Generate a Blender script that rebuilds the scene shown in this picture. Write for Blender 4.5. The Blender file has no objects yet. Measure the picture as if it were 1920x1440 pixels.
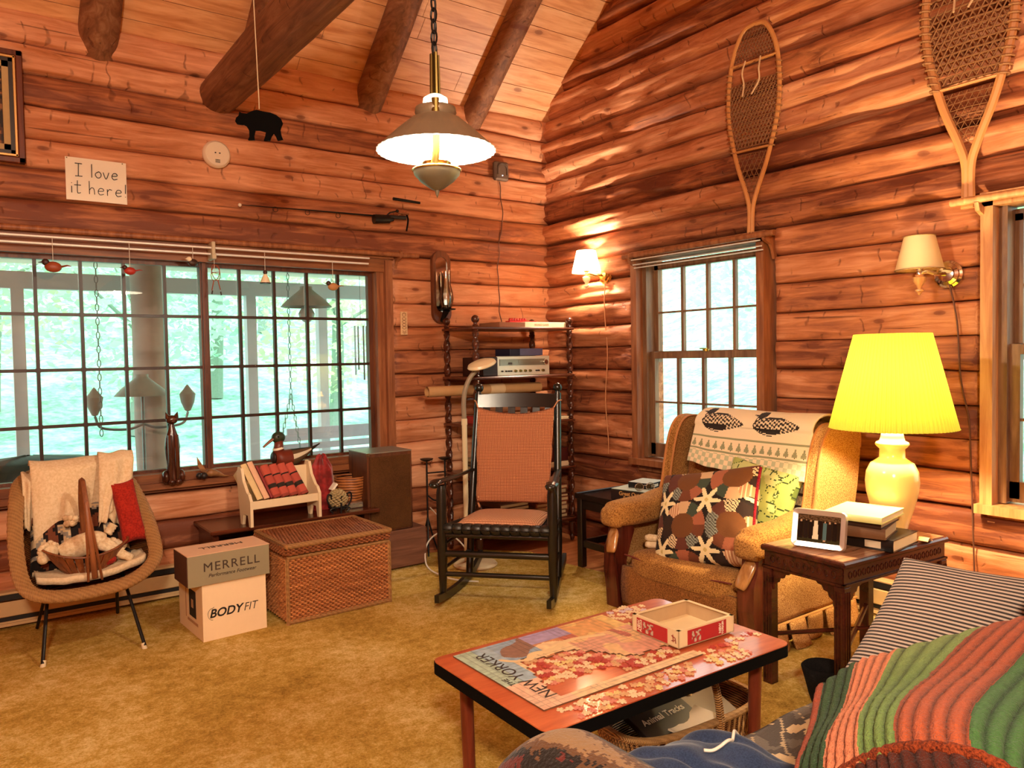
import bpy, bmesh, math, random
from mathutils import Vector, Matrix, noise
from math import sin, cos, pi, sqrt, radians, atan2
random.seed(7)
SC = bpy.context.scene
COL = SC.collection

# ---------------------------------------------------------------- camera, world, light, exposure
cam_d = bpy.data.cameras.new('camera'); cam = bpy.data.objects.new('camera', cam_d); COL.objects.link(cam)
CAMP = Vector((-3.767, -4.670, 1.32))
_yaw, _pitch, _roll = radians(36.0), radians(2.0), radians(1.0)
_f = Vector((sin(_yaw)*cos(_pitch), cos(_yaw)*cos(_pitch), -sin(_pitch)))
_r0 = Vector((cos(_yaw), -sin(_yaw), 0)); _u0 = _r0.cross(_f)
_r = _r0*cos(_roll) - _u0*sin(_roll); _u = _u0*cos(_roll) + _r0*sin(_roll)
M3 = Matrix((_r, _u, -_f)).transposed()
cam.matrix_world = Matrix.Translation(CAMP) @ M3.to_4x4()
cam_d.sensor_width = 36.0; cam_d.lens = 1440.0/1920.0*36.0
cam_d.clip_start = 0.05; cam_d.clip_end = 300
SC.camera = cam
SC.view_settings.view_transform = 'Standard'
SC.view_settings.look = 'None'
SC.view_settings.exposure = 0.85
SC.view_settings.gamma = 1.0
SC.view_settings.use_curve_mapping = False

world = bpy.data.worlds.new('overcast_sky'); SC.world = world; world.use_nodes = True
bg = world.node_tree.nodes['Background']
bg.inputs[0].default_value = (0.84, 1.0, 0.95, 1); bg.inputs[1].default_value = 2.15

def lamp(name, loc, power, color, radius=.04, kind='POINT', parent=None, rot=None, spot=None):
    d = bpy.data.lights.new(name, kind); d.energy = power; d.color = color
    if kind == 'POINT': d.shadow_soft_size = radius
    if kind == 'SPOT': d.shadow_soft_size = radius; d.spot_size = spot[0]; d.spot_blend = spot[1]
    o = bpy.data.objects.new(name, d); COL.objects.link(o); o.location = loc
    if rot: o.rotation_euler = rot
    if parent: o.parent = parent
    return o
WARM = (1.0, 0.83, 0.63)
P_PEND, P_TABLE, P_SCONCE, P_FILL = 240, 150, 55, 260

# ---------------------------------------------------------------- material helpers
MATS = {}
def rgb(h):
    h = h.lstrip('#'); c = [int(h[i:i+2], 16)/255 for i in (0, 2, 4)]
    return tuple(x/12.92 if x <= .04045 else ((x+.055)/1.055)**2.4 for x in c) + (1,)
class NG:
    def __init__(s, name):
        m = s.m = bpy.data.materials.new(name); m.use_nodes = True; s.t = m.node_tree
        s.n = s.t.nodes; s.b = s.n['Principled BSDF']; s.out = s.n['Material Output']; MATS[name] = m
    def add(s, typ, **k):
        nd = s.n.new(typ)
        for a, v in k.items():
            if a.startswith('_'): setattr(nd, a[1:], v)
            else:
                key = a.replace('__', ' ')
                s.set(nd.inputs[key], v)
        return nd
    def set(s, sock, v):
        if isinstance(v, bpy.types.NodeSocket): s.t.links.new(v, sock)
        elif isinstance(v, bpy.types.Node): s.t.links.new(v.outputs[0], sock)
        else: sock.default_value = v
    def math(s, op, a, b=0.0, clamp=False):
        nd = s.n.new('ShaderNodeMath'); nd.operation = op; nd.use_clamp = clamp
        s.set(nd.inputs[0], a); s.set(nd.inputs[1], b); return nd.outputs[0]
    def ramp(s, fac, stops, interp='LINEAR'):
        nd = s.n.new('ShaderNodeValToRGB'); nd.color_ramp.interpolation = interp; s.set(nd.inputs[0], fac)
        el = nd.color_ramp.elements
        while len(el) > 1: el.remove(el[-1])
        el[0].position = stops[0][0]; el[0].color = stops[0][1] if len(stops[0][1]) == 4 else (*stops[0][1], 1)
        for p, c in stops[1:]:
            e = el.new(p); e.color = c if len(c) == 4 else (*c, 1)
        return nd.outputs[0]
    def mix(s, fac, a, b, mode='MIX'):
        nd = s.n.new('ShaderNodeMix'); nd.data_type = 'RGBA'; nd.blend_type = mode
        s.set(nd.inputs[0], fac); s.set(nd.inputs[6], a); s.set(nd.inputs[7], b); return nd.outputs[2]
    def coord(s, kind='Object', scale=(1, 1, 1), rot=(0, 0, 0)):
        tc = s.n.new('ShaderNodeTexCoord'); mp = s.n.new('ShaderNodeMapping')
        s.t.links.new(tc.outputs[kind], mp.inputs[0]); mp.inputs['Scale'].default_value = scale
        mp.inputs['Rotation'].default_value = rot; return mp.outputs[0]
    def noise(s, vec, scale=5, detail=4, rough=.5, dist=0):
        nd = s.n.new('ShaderNodeTexNoise'); s.set(nd.inputs['Vector'], vec); nd.inputs['Scale'].default_value = scale
        nd.inputs['Detail'].default_value = detail; nd.inputs['Roughness'].default_value = rough
        nd.inputs['Distortion'].default_value = dist; return nd.outputs[0]
    def bump(s, h, strength=.3, dist=.01):
        nd = s.n.new('ShaderNodeBump'); s.set(nd.inputs['Height'], h); nd.inputs['Strength'].default_value = strength
        nd.inputs['Distance'].default_value = dist; s.t.links.new(nd.outputs[0], s.b.inputs['Normal']); return nd
    def base(s, c): s.set(s.b.inputs['Base Color'], c)
    def rough(s, v): s.set(s.b.inputs['Roughness'], v)

def plain(name, c, rough=.5, metal=0, spec=.5, emit=None, es=0, var=.08, bumps=0, scale=30):
    if name in MATS: return MATS[name]
    g = NG(name); c = rgb(c) if isinstance(c, str) else c
    nz = g.noise(g.coord(), scale, 3)
    g.base(g.mix(nz, tuple(x*(1-var) for x in c[:3])+(1,), tuple(min(1, x*(1+var)) for x in c[:3])+(1,)))
    g.rough(rough); g.b.inputs['Metallic'].default_value = metal
    g.b.inputs['Specular IOR Level'].default_value = spec
    if bumps: g.bump(nz, bumps, .003)
    if emit: g.b.inputs['Emission Color'].default_value = emit; g.b.inputs['Emission Strength'].default_value = es
    return g.m
def wood(name, dark, light, axis=0, rough=.45, scale=1.0, bumps=.15, knots=False, spec=.4):
    if name in MATS: return MATS[name]
    g = NG(name); sc = [14*scale]*3; sc[axis] = 1.3*scale
    v = g.coord('Object', tuple(sc))
    nz = g.noise(v, 2.2, 5, .6, .6)
    col = g.ramp(nz, [(.3, rgb(dark)), (.7, rgb(light))])
    g.base(col); g.rough(rough); g.bump(nz, bumps, .003); g.b.inputs['Specular IOR Level'].default_value = spec
    return g.m
def cloth(name, c1, c2=None, scale=160, rough=.95, bumps=.4, big=6, sheen=.05):
    if name in MATS: return MATS[name]
    g = NG(name); c1 = rgb(c1); c2 = rgb(c2) if c2 else tuple(x*.6 for x in c1[:3])+(1,)
    v = g.coord()
    nz = g.noise(v, scale, 2, .6); bg_ = g.noise(v, big, 3)
    f = g.math('ADD', g.math('MULTIPLY', nz, .7), g.math('MULTIPLY', bg_, .3))
    g.base(g.ramp(f, [(.38, c2), (.6, c1)])); g.rough(rough)
    g.b.inputs['Sheen Weight'].default_value = sheen; g.b.inputs['Specular IOR Level'].default_value = .15
    g.bump(nz, bumps, .004)
    return g.m
def vcol(name, rough=.8, bumps=.0, scale=200, spec=.3, fuzz=0, var=.0):
    """base colour from the mesh's own 'Col' attribute (prints, patterns, woven motifs)"""
    if name in MATS: return MATS[name]
    g = NG(name); at = g.add('ShaderNodeVertexColor', _layer_name='Col'); c = at.outputs[0]
    nz = g.noise(g.coord(), scale, 2)
    if var: c = g.mix(var, c, g.ramp(nz, [(.35, (.1, .1, .1)), (.65, (1, 1, 1))]), 'MULTIPLY')
    g.base(c); g.rough(rough); g.b.inputs['Specular IOR Level'].default_value = spec
    if bumps: g.bump(nz, bumps, .004)
    if fuzz: g.b.inputs['Sheen Weight'].default_value = fuzz*.12
    return g.m

# ---------------------------------------------------------------- mesh builder
class MB:
    def __init__(s): s.v = []; s.f = []; s.mi = []; s.mats = []; s.col = []; s.cur = 0; s.ccol = None; s.sm = []; s.smooth = False
    def mat(s, m):
        if m not in s.mats: s.mats.append(m)
        s.cur = s.mats.index(m); return s
    def face(s, idx):
        s.f.append(tuple(idx)); s.mi.append(s.cur); s.col.append(s.ccol); s.sm.append(s.smooth)
    def add(s, vs, fs, M=None):
        o = len(s.v)
        for v in vs:
            v = Vector(v); s.v.append(M @ v if M is not None else v)
        for f in fs: s.face([i+o for i in f])
    def box(s, c, d, rz=0, M=None, bev=0):
        x, y, z = d[0]/2, d[1]/2, d[2]/2
        T = Matrix.Translation(c) @ Matrix.Rotation(rz, 4, 'Z')
        if M is not None: T = M @ T
        if bev <= 0 or bev >= min(x, y, z):
            vs = [(i*x, j*y, k*z) for k in (-1, 1) for j in (-1, 1) for i in (-1, 1)]
            fs = [(0, 2, 3, 1), (4, 5, 7, 6), (0, 1, 5, 4), (2, 6, 7, 3), (0, 4, 6, 2), (1, 3, 7, 5)]
            s.add(vs, fs, T); return s
        b = bev; vs = []; fs = []
        for k in (-1, 1):
            for j in (-1, 1):
                for i in (-1, 1):
                    vs += [(i*x, j*(y-b), k*(z-b)), (i*(x-b), j*y, k*(z-b)), (i*(x-b), j*(y-b), k*z)]
        def q(i, j, k, a): return 3*((i > 0)+2*(j > 0)+4*(k > 0))+a
        R = (-1, 1)
        for i in R: fs.append([q(i, -1, -1, 0), q(i, 1, -1, 0), q(i, 1, 1, 0), q(i, -1, 1, 0)])
        for j in R: fs.append([q(-1, j, -1, 1), q(1, j, -1, 1), q(1, j, 1, 1), q(-1, j, 1, 1)])
        for k in R: fs.append([q(-1, -1, k, 2), q(1, -1, k, 2), q(1, 1, k, 2), q(-1, 1, k, 2)])
        for i in R:
            for j in R:
                fs.append([q(i, j, -1, 0), q(i, j, -1, 1), q(i, j, 1, 1), q(i, j, 1, 0)])
                fs.append([q(i, -1, j, 0), q(i, 1, j, 0), q(i, 1, j, 2), q(i, -1, j, 2)])
                fs.append([q(-1, i, j, 1), q(1, i, j, 1), q(1, i, j, 2), q(-1, i, j, 2)])
                for k in R: fs.append([q(i, j, k, 0), q(i, j, k, 1), q(i, j, k, 2)])
        s.add(vs, fs, T); return s
    def tube(s, pts, r, seg=8, cap=True, M=None, flat=1.0, up=None):
        pts = [Vector(p) for p in pts]; n = len(pts)
        rs = r if isinstance(r, (list, tuple)) else [r]*n
        t0 = (pts[1]-pts[0]).normalized()
        a = Vector(up) if up else (Vector((0, 0, 1)) if abs(t0.z) < .9 else Vector((1, 0, 0)))
        vs = []; fs = []
        for i in range(n):
            t = (pts[min(i+1, n-1)]-pts[max(i-1, 0)]).normalized()
            b = t.cross(a)
            if b.length < 1e-6: b = t.cross(Vector((0, 1, 0)))
            b.normalize(); a2 = b.cross(t).normalized()
            if not up: a = a2
            for k in range(seg):
                an = 2*pi*k/seg; vs.append(pts[i]+b*(rs[i]*cos(an))+a2*(rs[i]*flat*sin(an)))
        for i in range(n-1):
            for k in range(seg):
                k2 = (k+1) % seg; fs.append((i*seg+k, i*seg+k2, (i+1)*seg+k2, (i+1)*seg+k))
        if cap:
            fs.append(tuple(range(seg))[::-1]); fs.append(tuple((n-1)*seg+k for k in range(seg)))
        s.add(vs, [f[::-1] for f in fs], M); return s
    def cyl(s, p0, p1, r0, r1=None, seg=16, M=None): return s.tube([p0, p1], [r0, r1 if r1 is not None else r0], seg, True, M)
    def lathe(s, prof, c=(0, 0, 0), seg=24, M=None, fr=None):
        """prof: (radius, z) pairs from bottom to top; fr(angle, t)->radius factor"""
        vs = []; fs = []; n = len(prof)
        for i, (r, z) in enumerate(prof):
            for k in range(seg):
                a = 2*pi*k/seg; rr = r*(fr(a, i/(n-1)) if fr else 1)
                vs.append((c[0]+rr*cos(a), c[1]+rr*sin(a), c[2]+z))
        for i in range(n-1):
            for k in range(seg):
                k2 = (k+1) % seg; fs.append((i*seg+k, i*seg+k2, (i+1)*seg+k2, (i+1)*seg+k))
        if prof[0][0] > 1e-5: fs.append(tuple(range(seg))[::-1])
        if prof[-1][0] > 1e-5: fs.append(tuple((n-1)*seg+k for k in range(seg)))
        s.add(vs, fs, M); return s
    def shell(s, prof, c=(0, 0, 0), seg=24, M=None, fr=None):
        vs = []; fs = []; n = len(prof)
        for i, (r, z) in enumerate(prof):
            for k in range(seg):
                a = 2*pi*k/seg; rr = r*(fr(a, i/(n-1)) if fr else 1)
                vs.append((c[0]+rr*cos(a), c[1]+rr*sin(a), c[2]+z))
        for i in range(n-1):
            for k in range(seg):
                k2 = (k+1) % seg; fs.append((i*seg+k, i*seg+k2, (i+1)*seg+k2, (i+1)*seg+k))
        s.add(vs, fs, M); return s
    def ball(s, c, r, seg=14, M=None, sc=(1, 1, 1)):
        n = max(6, seg//2+1)
        T = Matrix.Translation(c) @ Matrix.Diagonal((*sc, 1))
        if M is not None: T = M @ T
        return s.lathe([(r*sin(pi*i/n), -r*cos(pi*i/n)) for i in range(n+1)], (0, 0, 0), seg, T)
    def prism(s, poly, h, M=None, z0=0):
        """extrude a 2D polygon (x, y) by h along z"""
        n = len(poly)
        vs = [(p[0], p[1], z0) for p in poly]+[(p[0], p[1], z0+h) for p in poly]
        ar = sum(poly[i][0]*poly[(i+1) % n][1]-poly[(i+1) % n][0]*poly[i][1] for i in range(n))
        fs = [tuple(range(n))[::-1], tuple(range(n, 2*n))]+[(i, (i+1) % n, n+(i+1) % n, n+i) for i in range(n)]
        if ar < 0: fs = [f[::-1] for f in fs]
        s.add(vs, fs, M); return s
    def grid(s, S, nu, nv, colf=None, M=None, wrapu=False, flip=False, mask=None):
        o = len(s.v)
        for j in range(nv+1):
            for i in range(nu+(0 if wrapu else 1)):
                v = Vector(S(i/nu, j/nv)); s.v.append(M @ v if M is not None else v)
        w = nu if wrapu else nu+1
        for j in range(nv):
            for i in range(nu):
                u, v = (i+.5)/nu, (j+.5)/nv
                if mask and not mask(u, v): continue
                i2 = (i+1) % w
                if colf: s.ccol = colf(u, v)
                q = (o+j*w+i, o+j*w+i2, o+(j+1)*w+i2, o+(j+1)*w+i)
                s.face(q[::-1] if flip else q)
        return s
    def slab(s, S, N, th, nu, nv, colf=None, colb=None):
        """closed thin sheet: S(u,v) shifted by +-N*th/2"""
        n = (N if callable(N) else (lambda u, v: Vector(N)))
        if isinstance(colf, tuple): cc = colf; colf = lambda u, v: cc
        s.grid(lambda u, v: Vector(S(u, v))+n(u, v)*th/2, nu, nv, colf)
        s.grid(lambda u, v: Vector(S(u, v))-n(u, v)*th/2, nu, nv, colb or colf, flip=True)
        E = [lambda a, k: (a, 0.0), lambda a, k: (1.0, a), lambda a, k: (1-a, 1.0), lambda a, k: (0.0, 1-a)]
        for e, cnt in zip(E, (nu, nv, nu, nv)):
            def Q(a, b, e=e):
                u, v = e(a, 0); return Vector(S(u, v))+n(u, v)*th*(b-.5)
            s.grid(Q, cnt, 1, (lambda a, b, e=e: colf(*e(a, 0))) if colf else None, flip=False)
        return s
    def build(s, name, parent=None, m=None, smooth=None, loc=None):
        me = bpy.data.meshes.new(name)
        me.from_pydata([tuple(v) for v in s.v], [], s.f)
        if m is not None: me.materials.append(m)
        else:
            for x in s.mats: me.materials.append(x)
            me.polygons.foreach_set('material_index', s.mi)
        if any(c is not None for c in s.col):
            ca = me.color_attributes.new('Col', 'FLOAT_COLOR', 'CORNER')
            buf = []
            for p, c in zip(s.f, s.col):
                c = c or (1, 1, 1)
                buf += list((c[0], c[1], c[2], 1.0))*len(p)
            ca.data.foreach_set('color', buf)
        bm = bmesh.new(); bm.from_mesh(me)
        bmesh.ops.remove_doubles(bm, verts=bm.verts, dist=1e-6)
        bmesh.ops.recalc_face_normals(bm, faces=bm.faces)
        if smooth is None:
            for f in bm.faces: f.smooth = True
            for e in bm.edges:
                if len(e.link_faces) == 2 and e.calc_face_angle(0) > .6: e.smooth = False
        else:
            for f in bm.faces: f.smooth = smooth
        bm.to_mesh(me); bm.free(); me.update()
        o = bpy.data.objects.new(name, me); COL.objects.link(o)
        if parent: o.parent = parent
        if loc: o.location = loc
        return o
def thing(name, label, cat, loc=(0, 0, 0), rz=0, group=None):
    o = bpy.data.objects.new(name, None); COL.objects.link(o); o.empty_display_size = .05
    o.location = loc; o.rotation_euler = (0, 0, rz); o['label'] = label; o['category'] = cat
    if group: o['group'] = group
    return o
def tag(o, label, cat, group=None, kind=None):
    o['label'] = label; o['category'] = cat
    if group: o['group'] = group
    if kind: o['kind'] = kind
    return o
def struct(o, label=None):
    o['kind'] = 'structure'
    if label: o['label'] = label
    return o
def kids(o): return [c for c in bpy.data.objects if c.parent is o]
def copy_tree(o, parent=None):
    c = o.copy(); COL.objects.link(c); c.parent = parent
    for k in kids(o): copy_tree(k, c)
    return c
def text(name, body, size, m, parent, loc, rot, ext=.0006, align='CENTER', shear=0, bold=0, spacing=1.0, sx=1.0):
    cu = bpy.data.curves.new(name, 'FONT'); cu.body = body; cu.size = size; cu.extrude = ext; cu.align_x = align
    cu.align_y = 'CENTER'; cu.shear = shear; cu.offset = bold; cu.space_character = spacing; cu.resolution_u = 4
    t = bpy.data.objects.new(name+'_tmp', cu); COL.objects.link(t)
    dg = bpy.context.evaluated_depsgraph_get(); me = bpy.data.meshes.new_from_object(t.evaluated_get(dg))
    bpy.data.objects.remove(t); me.name = name; me.materials.clear(); me.materials.append(m)
    o = bpy.data.objects.new(name, me); COL.objects.link(o); o.parent = parent; o.location = loc; o.rotation_euler = rot
    o.scale = (sx, 1, 1)
    return o
def lerp(a, b, t): return a+(b-a)*t
def cat_spline(pts, n=8, closed=False):
    P = [Vector(p) for p in pts]; out = []; N = len(P)
    rng = range(N if closed else N-1)
    for i in rng:
        p0 = P[(i-1) % N] if closed or i > 0 else P[0]*2-P[1]
        p1 = P[i]; p2 = P[(i+1) % N]; p3 = P[(i+2) % N] if closed or i+2 < N else P[-1]*2-P[-2]
        for k in range(n):
            t = k/n; t2 = t*t; t3 = t2*t
            out.append(.5*((2*p1)+(p2-p0)*t+(2*p0-5*p1+4*p2-p3)*t2+(3*p1-p0-3*p2+p3)*t3))
    if not closed: out.append(P[-1].copy())
    return out
def fz(x, y=0, z=0): return noise.noise(Vector((x, y, z)))
RX = lambda a: Matrix.Rotation(a, 4, 'X')
RY = lambda a: Matrix.Rotation(a, 4, 'Y')
RZ = lambda a: Matrix.Rotation(a, 4, 'Z')
TR = lambda x, y, z: Matrix.Translation((x, y, z))
# ---------------------------------------------------------------- log, plank, carpet materials
def log_mat(name, axis, dark, mid, light, seed=0, crackdist=.55):
    g = NG(name)
    s1 = [11, 11, 11]; s1[axis] = 1.0
    v = g.coord('Object', tuple(s1)); grain = g.noise(v, 2.4, 6, .62, .8)
    big = g.noise(g.coord(), 1.7+seed*.13, 3, .55)
    at = g.add('ShaderNodeAttribute', _attribute_name='tint')
    f = g.math('ADD', g.math('MULTIPLY', grain, .62), g.math('MULTIPLY', big, .38))
    f = g.math('ADD', f, g.math('MULTIPLY', at.outputs['Fac'], .30))
    col = g.ramp(f, [(.34, rgb(dark)), (.52, rgb(mid)), (.74, rgb(light))])
    # drying checks and peeling scallops: thin curved lines across the log
    s2 = [1.0, 1.0, 1.0]
    w = g.n.new('ShaderNodeTexWave'); w.bands_direction = 'XYZ'[axis]; w.inputs['Scale'].default_value = 3.2
    w.inputs['Distortion'].default_value = 5; w.inputs['Detail'].default_value = 2; w.inputs['Detail Scale'].default_value = 2.2
    g.t.links.new(g.coord('Object', (1, 1, 1)), w.inputs[0])
    line = g.ramp(w.outputs[0], [(.0, (1, 1, 1)), (.05, (0, 0, 0))])
    s6 = [3.0, 3.0, 3.0]; s6[axis] = 2.2
    msk = g.ramp(g.noise(g.coord('Object', (2.2 if axis == 0 else 3, 2.2 if axis == 1 else 3, 6.3)), 2.0+seed*.2, 2), [(.58, (0, 0, 0)), (.64, (1, 1, 1))])
    ln = g.math('MULTIPLY', line, msk)
    col = g.mix(g.math('MULTIPLY', ln, .5), col, rgb('#4a2010'))
    s3 = [6, 6, 6]; s3[axis] = 60.0 if False else 34
    # long thin cracks along the log
    s4 = [26, 26, 26]; s4[axis] = .7
    cr = g.noise(g.coord('Object', tuple(s4)), 1.6, 3, .6, .3)
    crk = g.ramp(cr, [(.285, (1, 1, 1)), (.325, (0, 0, 0))])
    col = g.mix(g.math('MULTIPLY', crk, .6), col, rgb('#3c170a'))
    # knots
    sx = g.n.new('ShaderNodeSeparateXYZ'); g.t.links.new(g.coord(), sx.inputs[0]); cx = g.n.new('ShaderNodeCombineXYZ'); g.t.links.new(g.math('MULTIPLY', sx.outputs[axis], 2.1), cx.inputs[0]); g.t.links.new(g.math('MULTIPLY', sx.outputs[2], 5.1), cx.inputs[1])
    vo = g.n.new('ShaderNodeTexVoronoi'); vo.voronoi_dimensions = '2D'; g.t.links.new(cx.outputs[0], vo.inputs[0]); vo.inputs['Scale'].default_value = 1.0
    kn = g.ramp(vo.outputs['Distance'], [(.0, (1, 1, 1)), (.05, (.8, .8, .8)), (.065, (.3, .3, .3)), (.13, (0, 0, 0))])
    sc_ = g.n.new('ShaderNodeSeparateColor'); g.t.links.new(vo.outputs['Color'], sc_.inputs[0]); kn = g.math('MULTIPLY', kn, g.math('GREATER_THAN', sc_.outputs[0], .42))
    col = g.mix(g.math('MULTIPLY', kn, .8), col, rgb('#5c230f'))
    g.base(col); g.rough(.62); g.b.inputs['Specular IOR Level'].default_value = .3
    h = g.math('SUBTRACT', g.math('MULTIPLY', f, .6), g.math('ADD', g.math('MULTIPLY', ln, .5), g.math('MULTIPLY', crk, .5)))
    g.bump(h, .55, .012)
    return g.m
LOGA = log_mat('log_wood_x', 0, '#743e26', '#b9744a', '#e6a880')
LOGB = log_mat('log_wood_y', 1, '#6e3822', '#b56e45', '#e6a67c', 2)
LOGR = log_mat('rafter_wood', 1, '#52301f', '#85573a', '#ae8260', 4)
g = NG('plank_wood')
grain = g.noise(g.coord('Object', (1.1, 10, 10)), 2.4, 6, .6, .6)
at = g.add('ShaderNodeAttribute', _attribute_name='tint')
f = g.math('ADD', grain, g.math('MULTIPLY', at.outputs['Fac'], .35))
col = g.ramp(f, [(.3, rgb('#c07c48')), (.55, rgb('#e2a876')), (.8, rgb('#f2c594'))])
vo = g.n.new('ShaderNodeTexVoronoi'); g.t.links.new(g.coord('Object', (2.2, 4.4, 4.4)), vo.inputs[0]); vo.inputs['Scale'].default_value = 1.2
kn = g.ramp(vo.outputs['Distance'], [(.0, (1, 1, 1)), (.08, (.8, .8, .8)), (.1, (.2, .2, .2)), (.16, (0, 0, 0))])
g.base(g.mix(g.math('MULTIPLY', kn, .75), col, rgb('#6e3013'))); g.rough(.45); g.bump(f, .1, .004); PLANK = g.m
g = NG('gold_carpet')
v = g.coord()
n1 = g.noise(v, 110, 3, .8); n2 = g.noise(v, 22, 5, .7); n3 = g.noise(v, 2.2, 4, .6)
f = g.math('ADD', g.math('ADD', g.math('MULTIPLY', n1, .35), g.math('MULTIPLY', n2, .3)), g.math('MULTIPLY', n3, .35))
g.base(g.ramp(f, [(.36, rgb('#8e6c2a')), (.5, rgb('#cfa850')), (.62, rgb('#f4dc98'))])); g.rough(1)
g.b.inputs['Specular IOR Level'].default_value = .05
g.bump(g.math('ADD', n1, g.math('MULTIPLY', n2, .8)), .9, .012); CARPET = g.m
FLOORW = wood('floor_boards', '#9c4f28', '#d08a55', 0, .35)
TRIM = wood('trim_wood', '#6e3a1e', '#a5673e', 2, .5)
TRIMX = wood('trim_wood_x', '#5e3119', '#93582f', 0, .5)
TRIMD = wood('dark_trim', '#3c1c0e', '#6d3a20', 2, .45)
SASH = wood('sash_wood', '#5c3a24', '#8f6a4a', 2, .45)
MUNT = wood('muntin_wood', '#1f100a', '#3c2014', 2, .4)
PINEM = wood('pine_trim', '#a8683c', '#d39c66', 2, .5)
g = NG('window_glass'); g.n.remove(g.b)
tr = g.add('ShaderNodeBsdfTransparent'); gl = g.add('ShaderNodeBsdfGlossy'); gl.inputs['Roughness'].default_value = .0
lw = g.add('ShaderNodeLayerWeight'); lw.inputs[0].default_value = .5
sch = g.math('ADD', .045, g.math('MULTIPLY', .95, g.math('POWER', lw.outputs['Facing'], 5.0)))
mx = g.n.new('ShaderNodeMixShader'); g.t.links.new(sch, mx.inputs[0])
g.t.links.new(tr.outputs[0], mx.inputs[1]); g.t.links.new(gl.outputs[0], mx.inputs[2]); g.t.links.new(mx.outputs[0], g.out.inputs[0])
GLASS = g.m

# ---------------------------------------------------------------- log walls
Z0, PIT = -.041, .158
def log_wall(name, axis, material, segs_fn, nlogs, dep_fn, seed, body):
    mb = MB(); mb.mat(material); tint = []
    def P(u, d, z): return (u, -d, z) if axis == 0 else (-d, u, z)
    for k in range(nlogs):
        z0, z1 = Z0+k*PIT, Z0+(k+1)*PIT
        tn = random.Random(seed*100+k).uniform(-.5, .5)
        for (a, b, ea, eb) in segs_fn(k):
            L = b-a; nu = max(4, int(L/.035)); nv = 12; o = len(mb.v)
            for j in range(nv+1):
                t = .5-.5*cos(pi*j/nv)
                for i in range(nu+1):
                    u = a+L*i/nu
                    w0 = .012*fz(u*.8, k*7.3, seed)+.005*fz(u*4, k*3.1, seed+5)
                    w1 = .012*fz(u*.8, (k+1)*7.3, seed)+.005*fz(u*4, (k+1)*3.1, seed+5)
                    z = lerp(z0+w0, z1+w1, t)
                    d = dep_fn(k, u, t)
                    for e, on in ((u-a, ea), (b-u, eb)):
                        if on and e < .032: d *= sqrt(max(0, 1-((.032-e)/.032)**2))
                    if j in (0, nv): d = -.014
                    mb.v.append(Vector(P(u, d, z)))
            for j in range(nv):
                for i in range(nu):
                    mb.face((o+j*(nu+1)+i, o+j*(nu+1)+i+1, o+(j+1)*(nu+1)+i+1, o+(j+1)*(nu+1)+i))
            tint += [tn+.25*fz(k*3.7, a)]*((nu+1)*(nv+1))
    nb = len(mb.v)
    for c, d in body: mb.box(c, d)
    tint += [0]*(len(mb.v)-nb)
    me = bpy.data.meshes.new(name); me.from_pydata([tuple(v) for v in mb.v], [], mb.f); me.materials.append(material)
    at = me.attributes.new('tint', 'FLOAT', 'POINT'); at.data.foreach_set('value', tint)
    me.polygons.foreach_set('use_smooth', [len(f) == 4 and f[0] < nb for f in mb.f]); me.update()
    o = bpy.data.objects.new(name, me); COL.objects.link(o); return struct(o)
def depA(k, u, t):
    d = .05*(max(0, 1-abs(2*t-1)**7))**.5
    return max(.002, d*(1+.35*fz(u*.7, k*5.5, 3))+.012*fz(u*2.5, t*3+k*11, 9)*min(1, 4*t*(1-t)*2))
def depB(k, u, t):
    amp = .050+.02*abs(fz(k*2.3, 4.4)) if k < 13 else .06+.05*abs(fz(k*1.7, 8.8))
    tt = min(1, max(0, t+ .12*fz(u*.6, k*3.3, 2)))
    prof = (max(0, 1-abs(2*tt-1)**(12 if k < 13 and u < -.95 else 3.4)))**.5
    d = amp*prof*(1+.5*fz(u*.6, k*9.1, 6))
    ridge = fz(u*1.3, t*2.2+k*13, 21)
    d += (.028 if (k > 12 or u > -.95) else .006)*(1 if ridge > .12 else (max(0, ridge)/.12)**.5)*min(1, 6*t*(1-t))
    d += (.003 if (k < 13 and u < -.95) else .008)*fz(u*7, t*6+k*5, 4)*min(1, 6*t*(1-t))
    return max(.002, d)
def segA(k):
    if 4 <= k <= 12: return [(-7.0, -3.76, 0, 1), (-1.40, 0.02, 1, 0)]
    return [(-7.0, 0.02, 0, 0)]
def segB(k):
    if 4 <= k <= 12: return [(-3.135, -2.035, 1, 1), (-.99, .02, 1, 0), (-7.0, -4.15, 0, 1)]
    return [(-7.0, .02, 0, 0)]
log_wall('wall_back', 0, LOGA, segA, 20, depA, 1,
    [((-3.5, .1, .295), (7, .16, .6)), ((-3.5, .1, 2.6), (7, .16, 1.2)), ((-5.35, .1, 1.3), (3.3, .16, 1.45)), ((-.71, .1, 1.3), (1.42, .16, 1.45))])
log_wall('wall_right', 1, LOGB, segB, 42, depB, 2,
    [((.1, -3.5, .295), (.16, 7, .6)), ((.1, -3.5, 4.4), (.16, 7, 4.8)), ((.1, -.5, 1.3), (.16, 1.02, 1.45)), ((.1, -2.6, 1.3), (.16, 1.08, 1.45)), ((.1, -5.55, 1.3), (.16, 2.9, 1.45))])
ROOMW = log_mat('far_wall_wood', 0, '#7a3c1c', '#b8703c', '#d89860', 3)
struct(MB().box((-7.08, -3.5, 3.2), (.16, 7.2, 6.6)).build('wall_left', m=ROOMW))
struct(MB().box((-3.5, -7.08, 3.2), (7.2, .16, 6.6)).build('wall_front', m=ROOMW))
struct(MB().box((-3.5, -3.5, -.06), (7.2, 7.2, .1)).build('floor', m=FLOORW))
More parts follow.
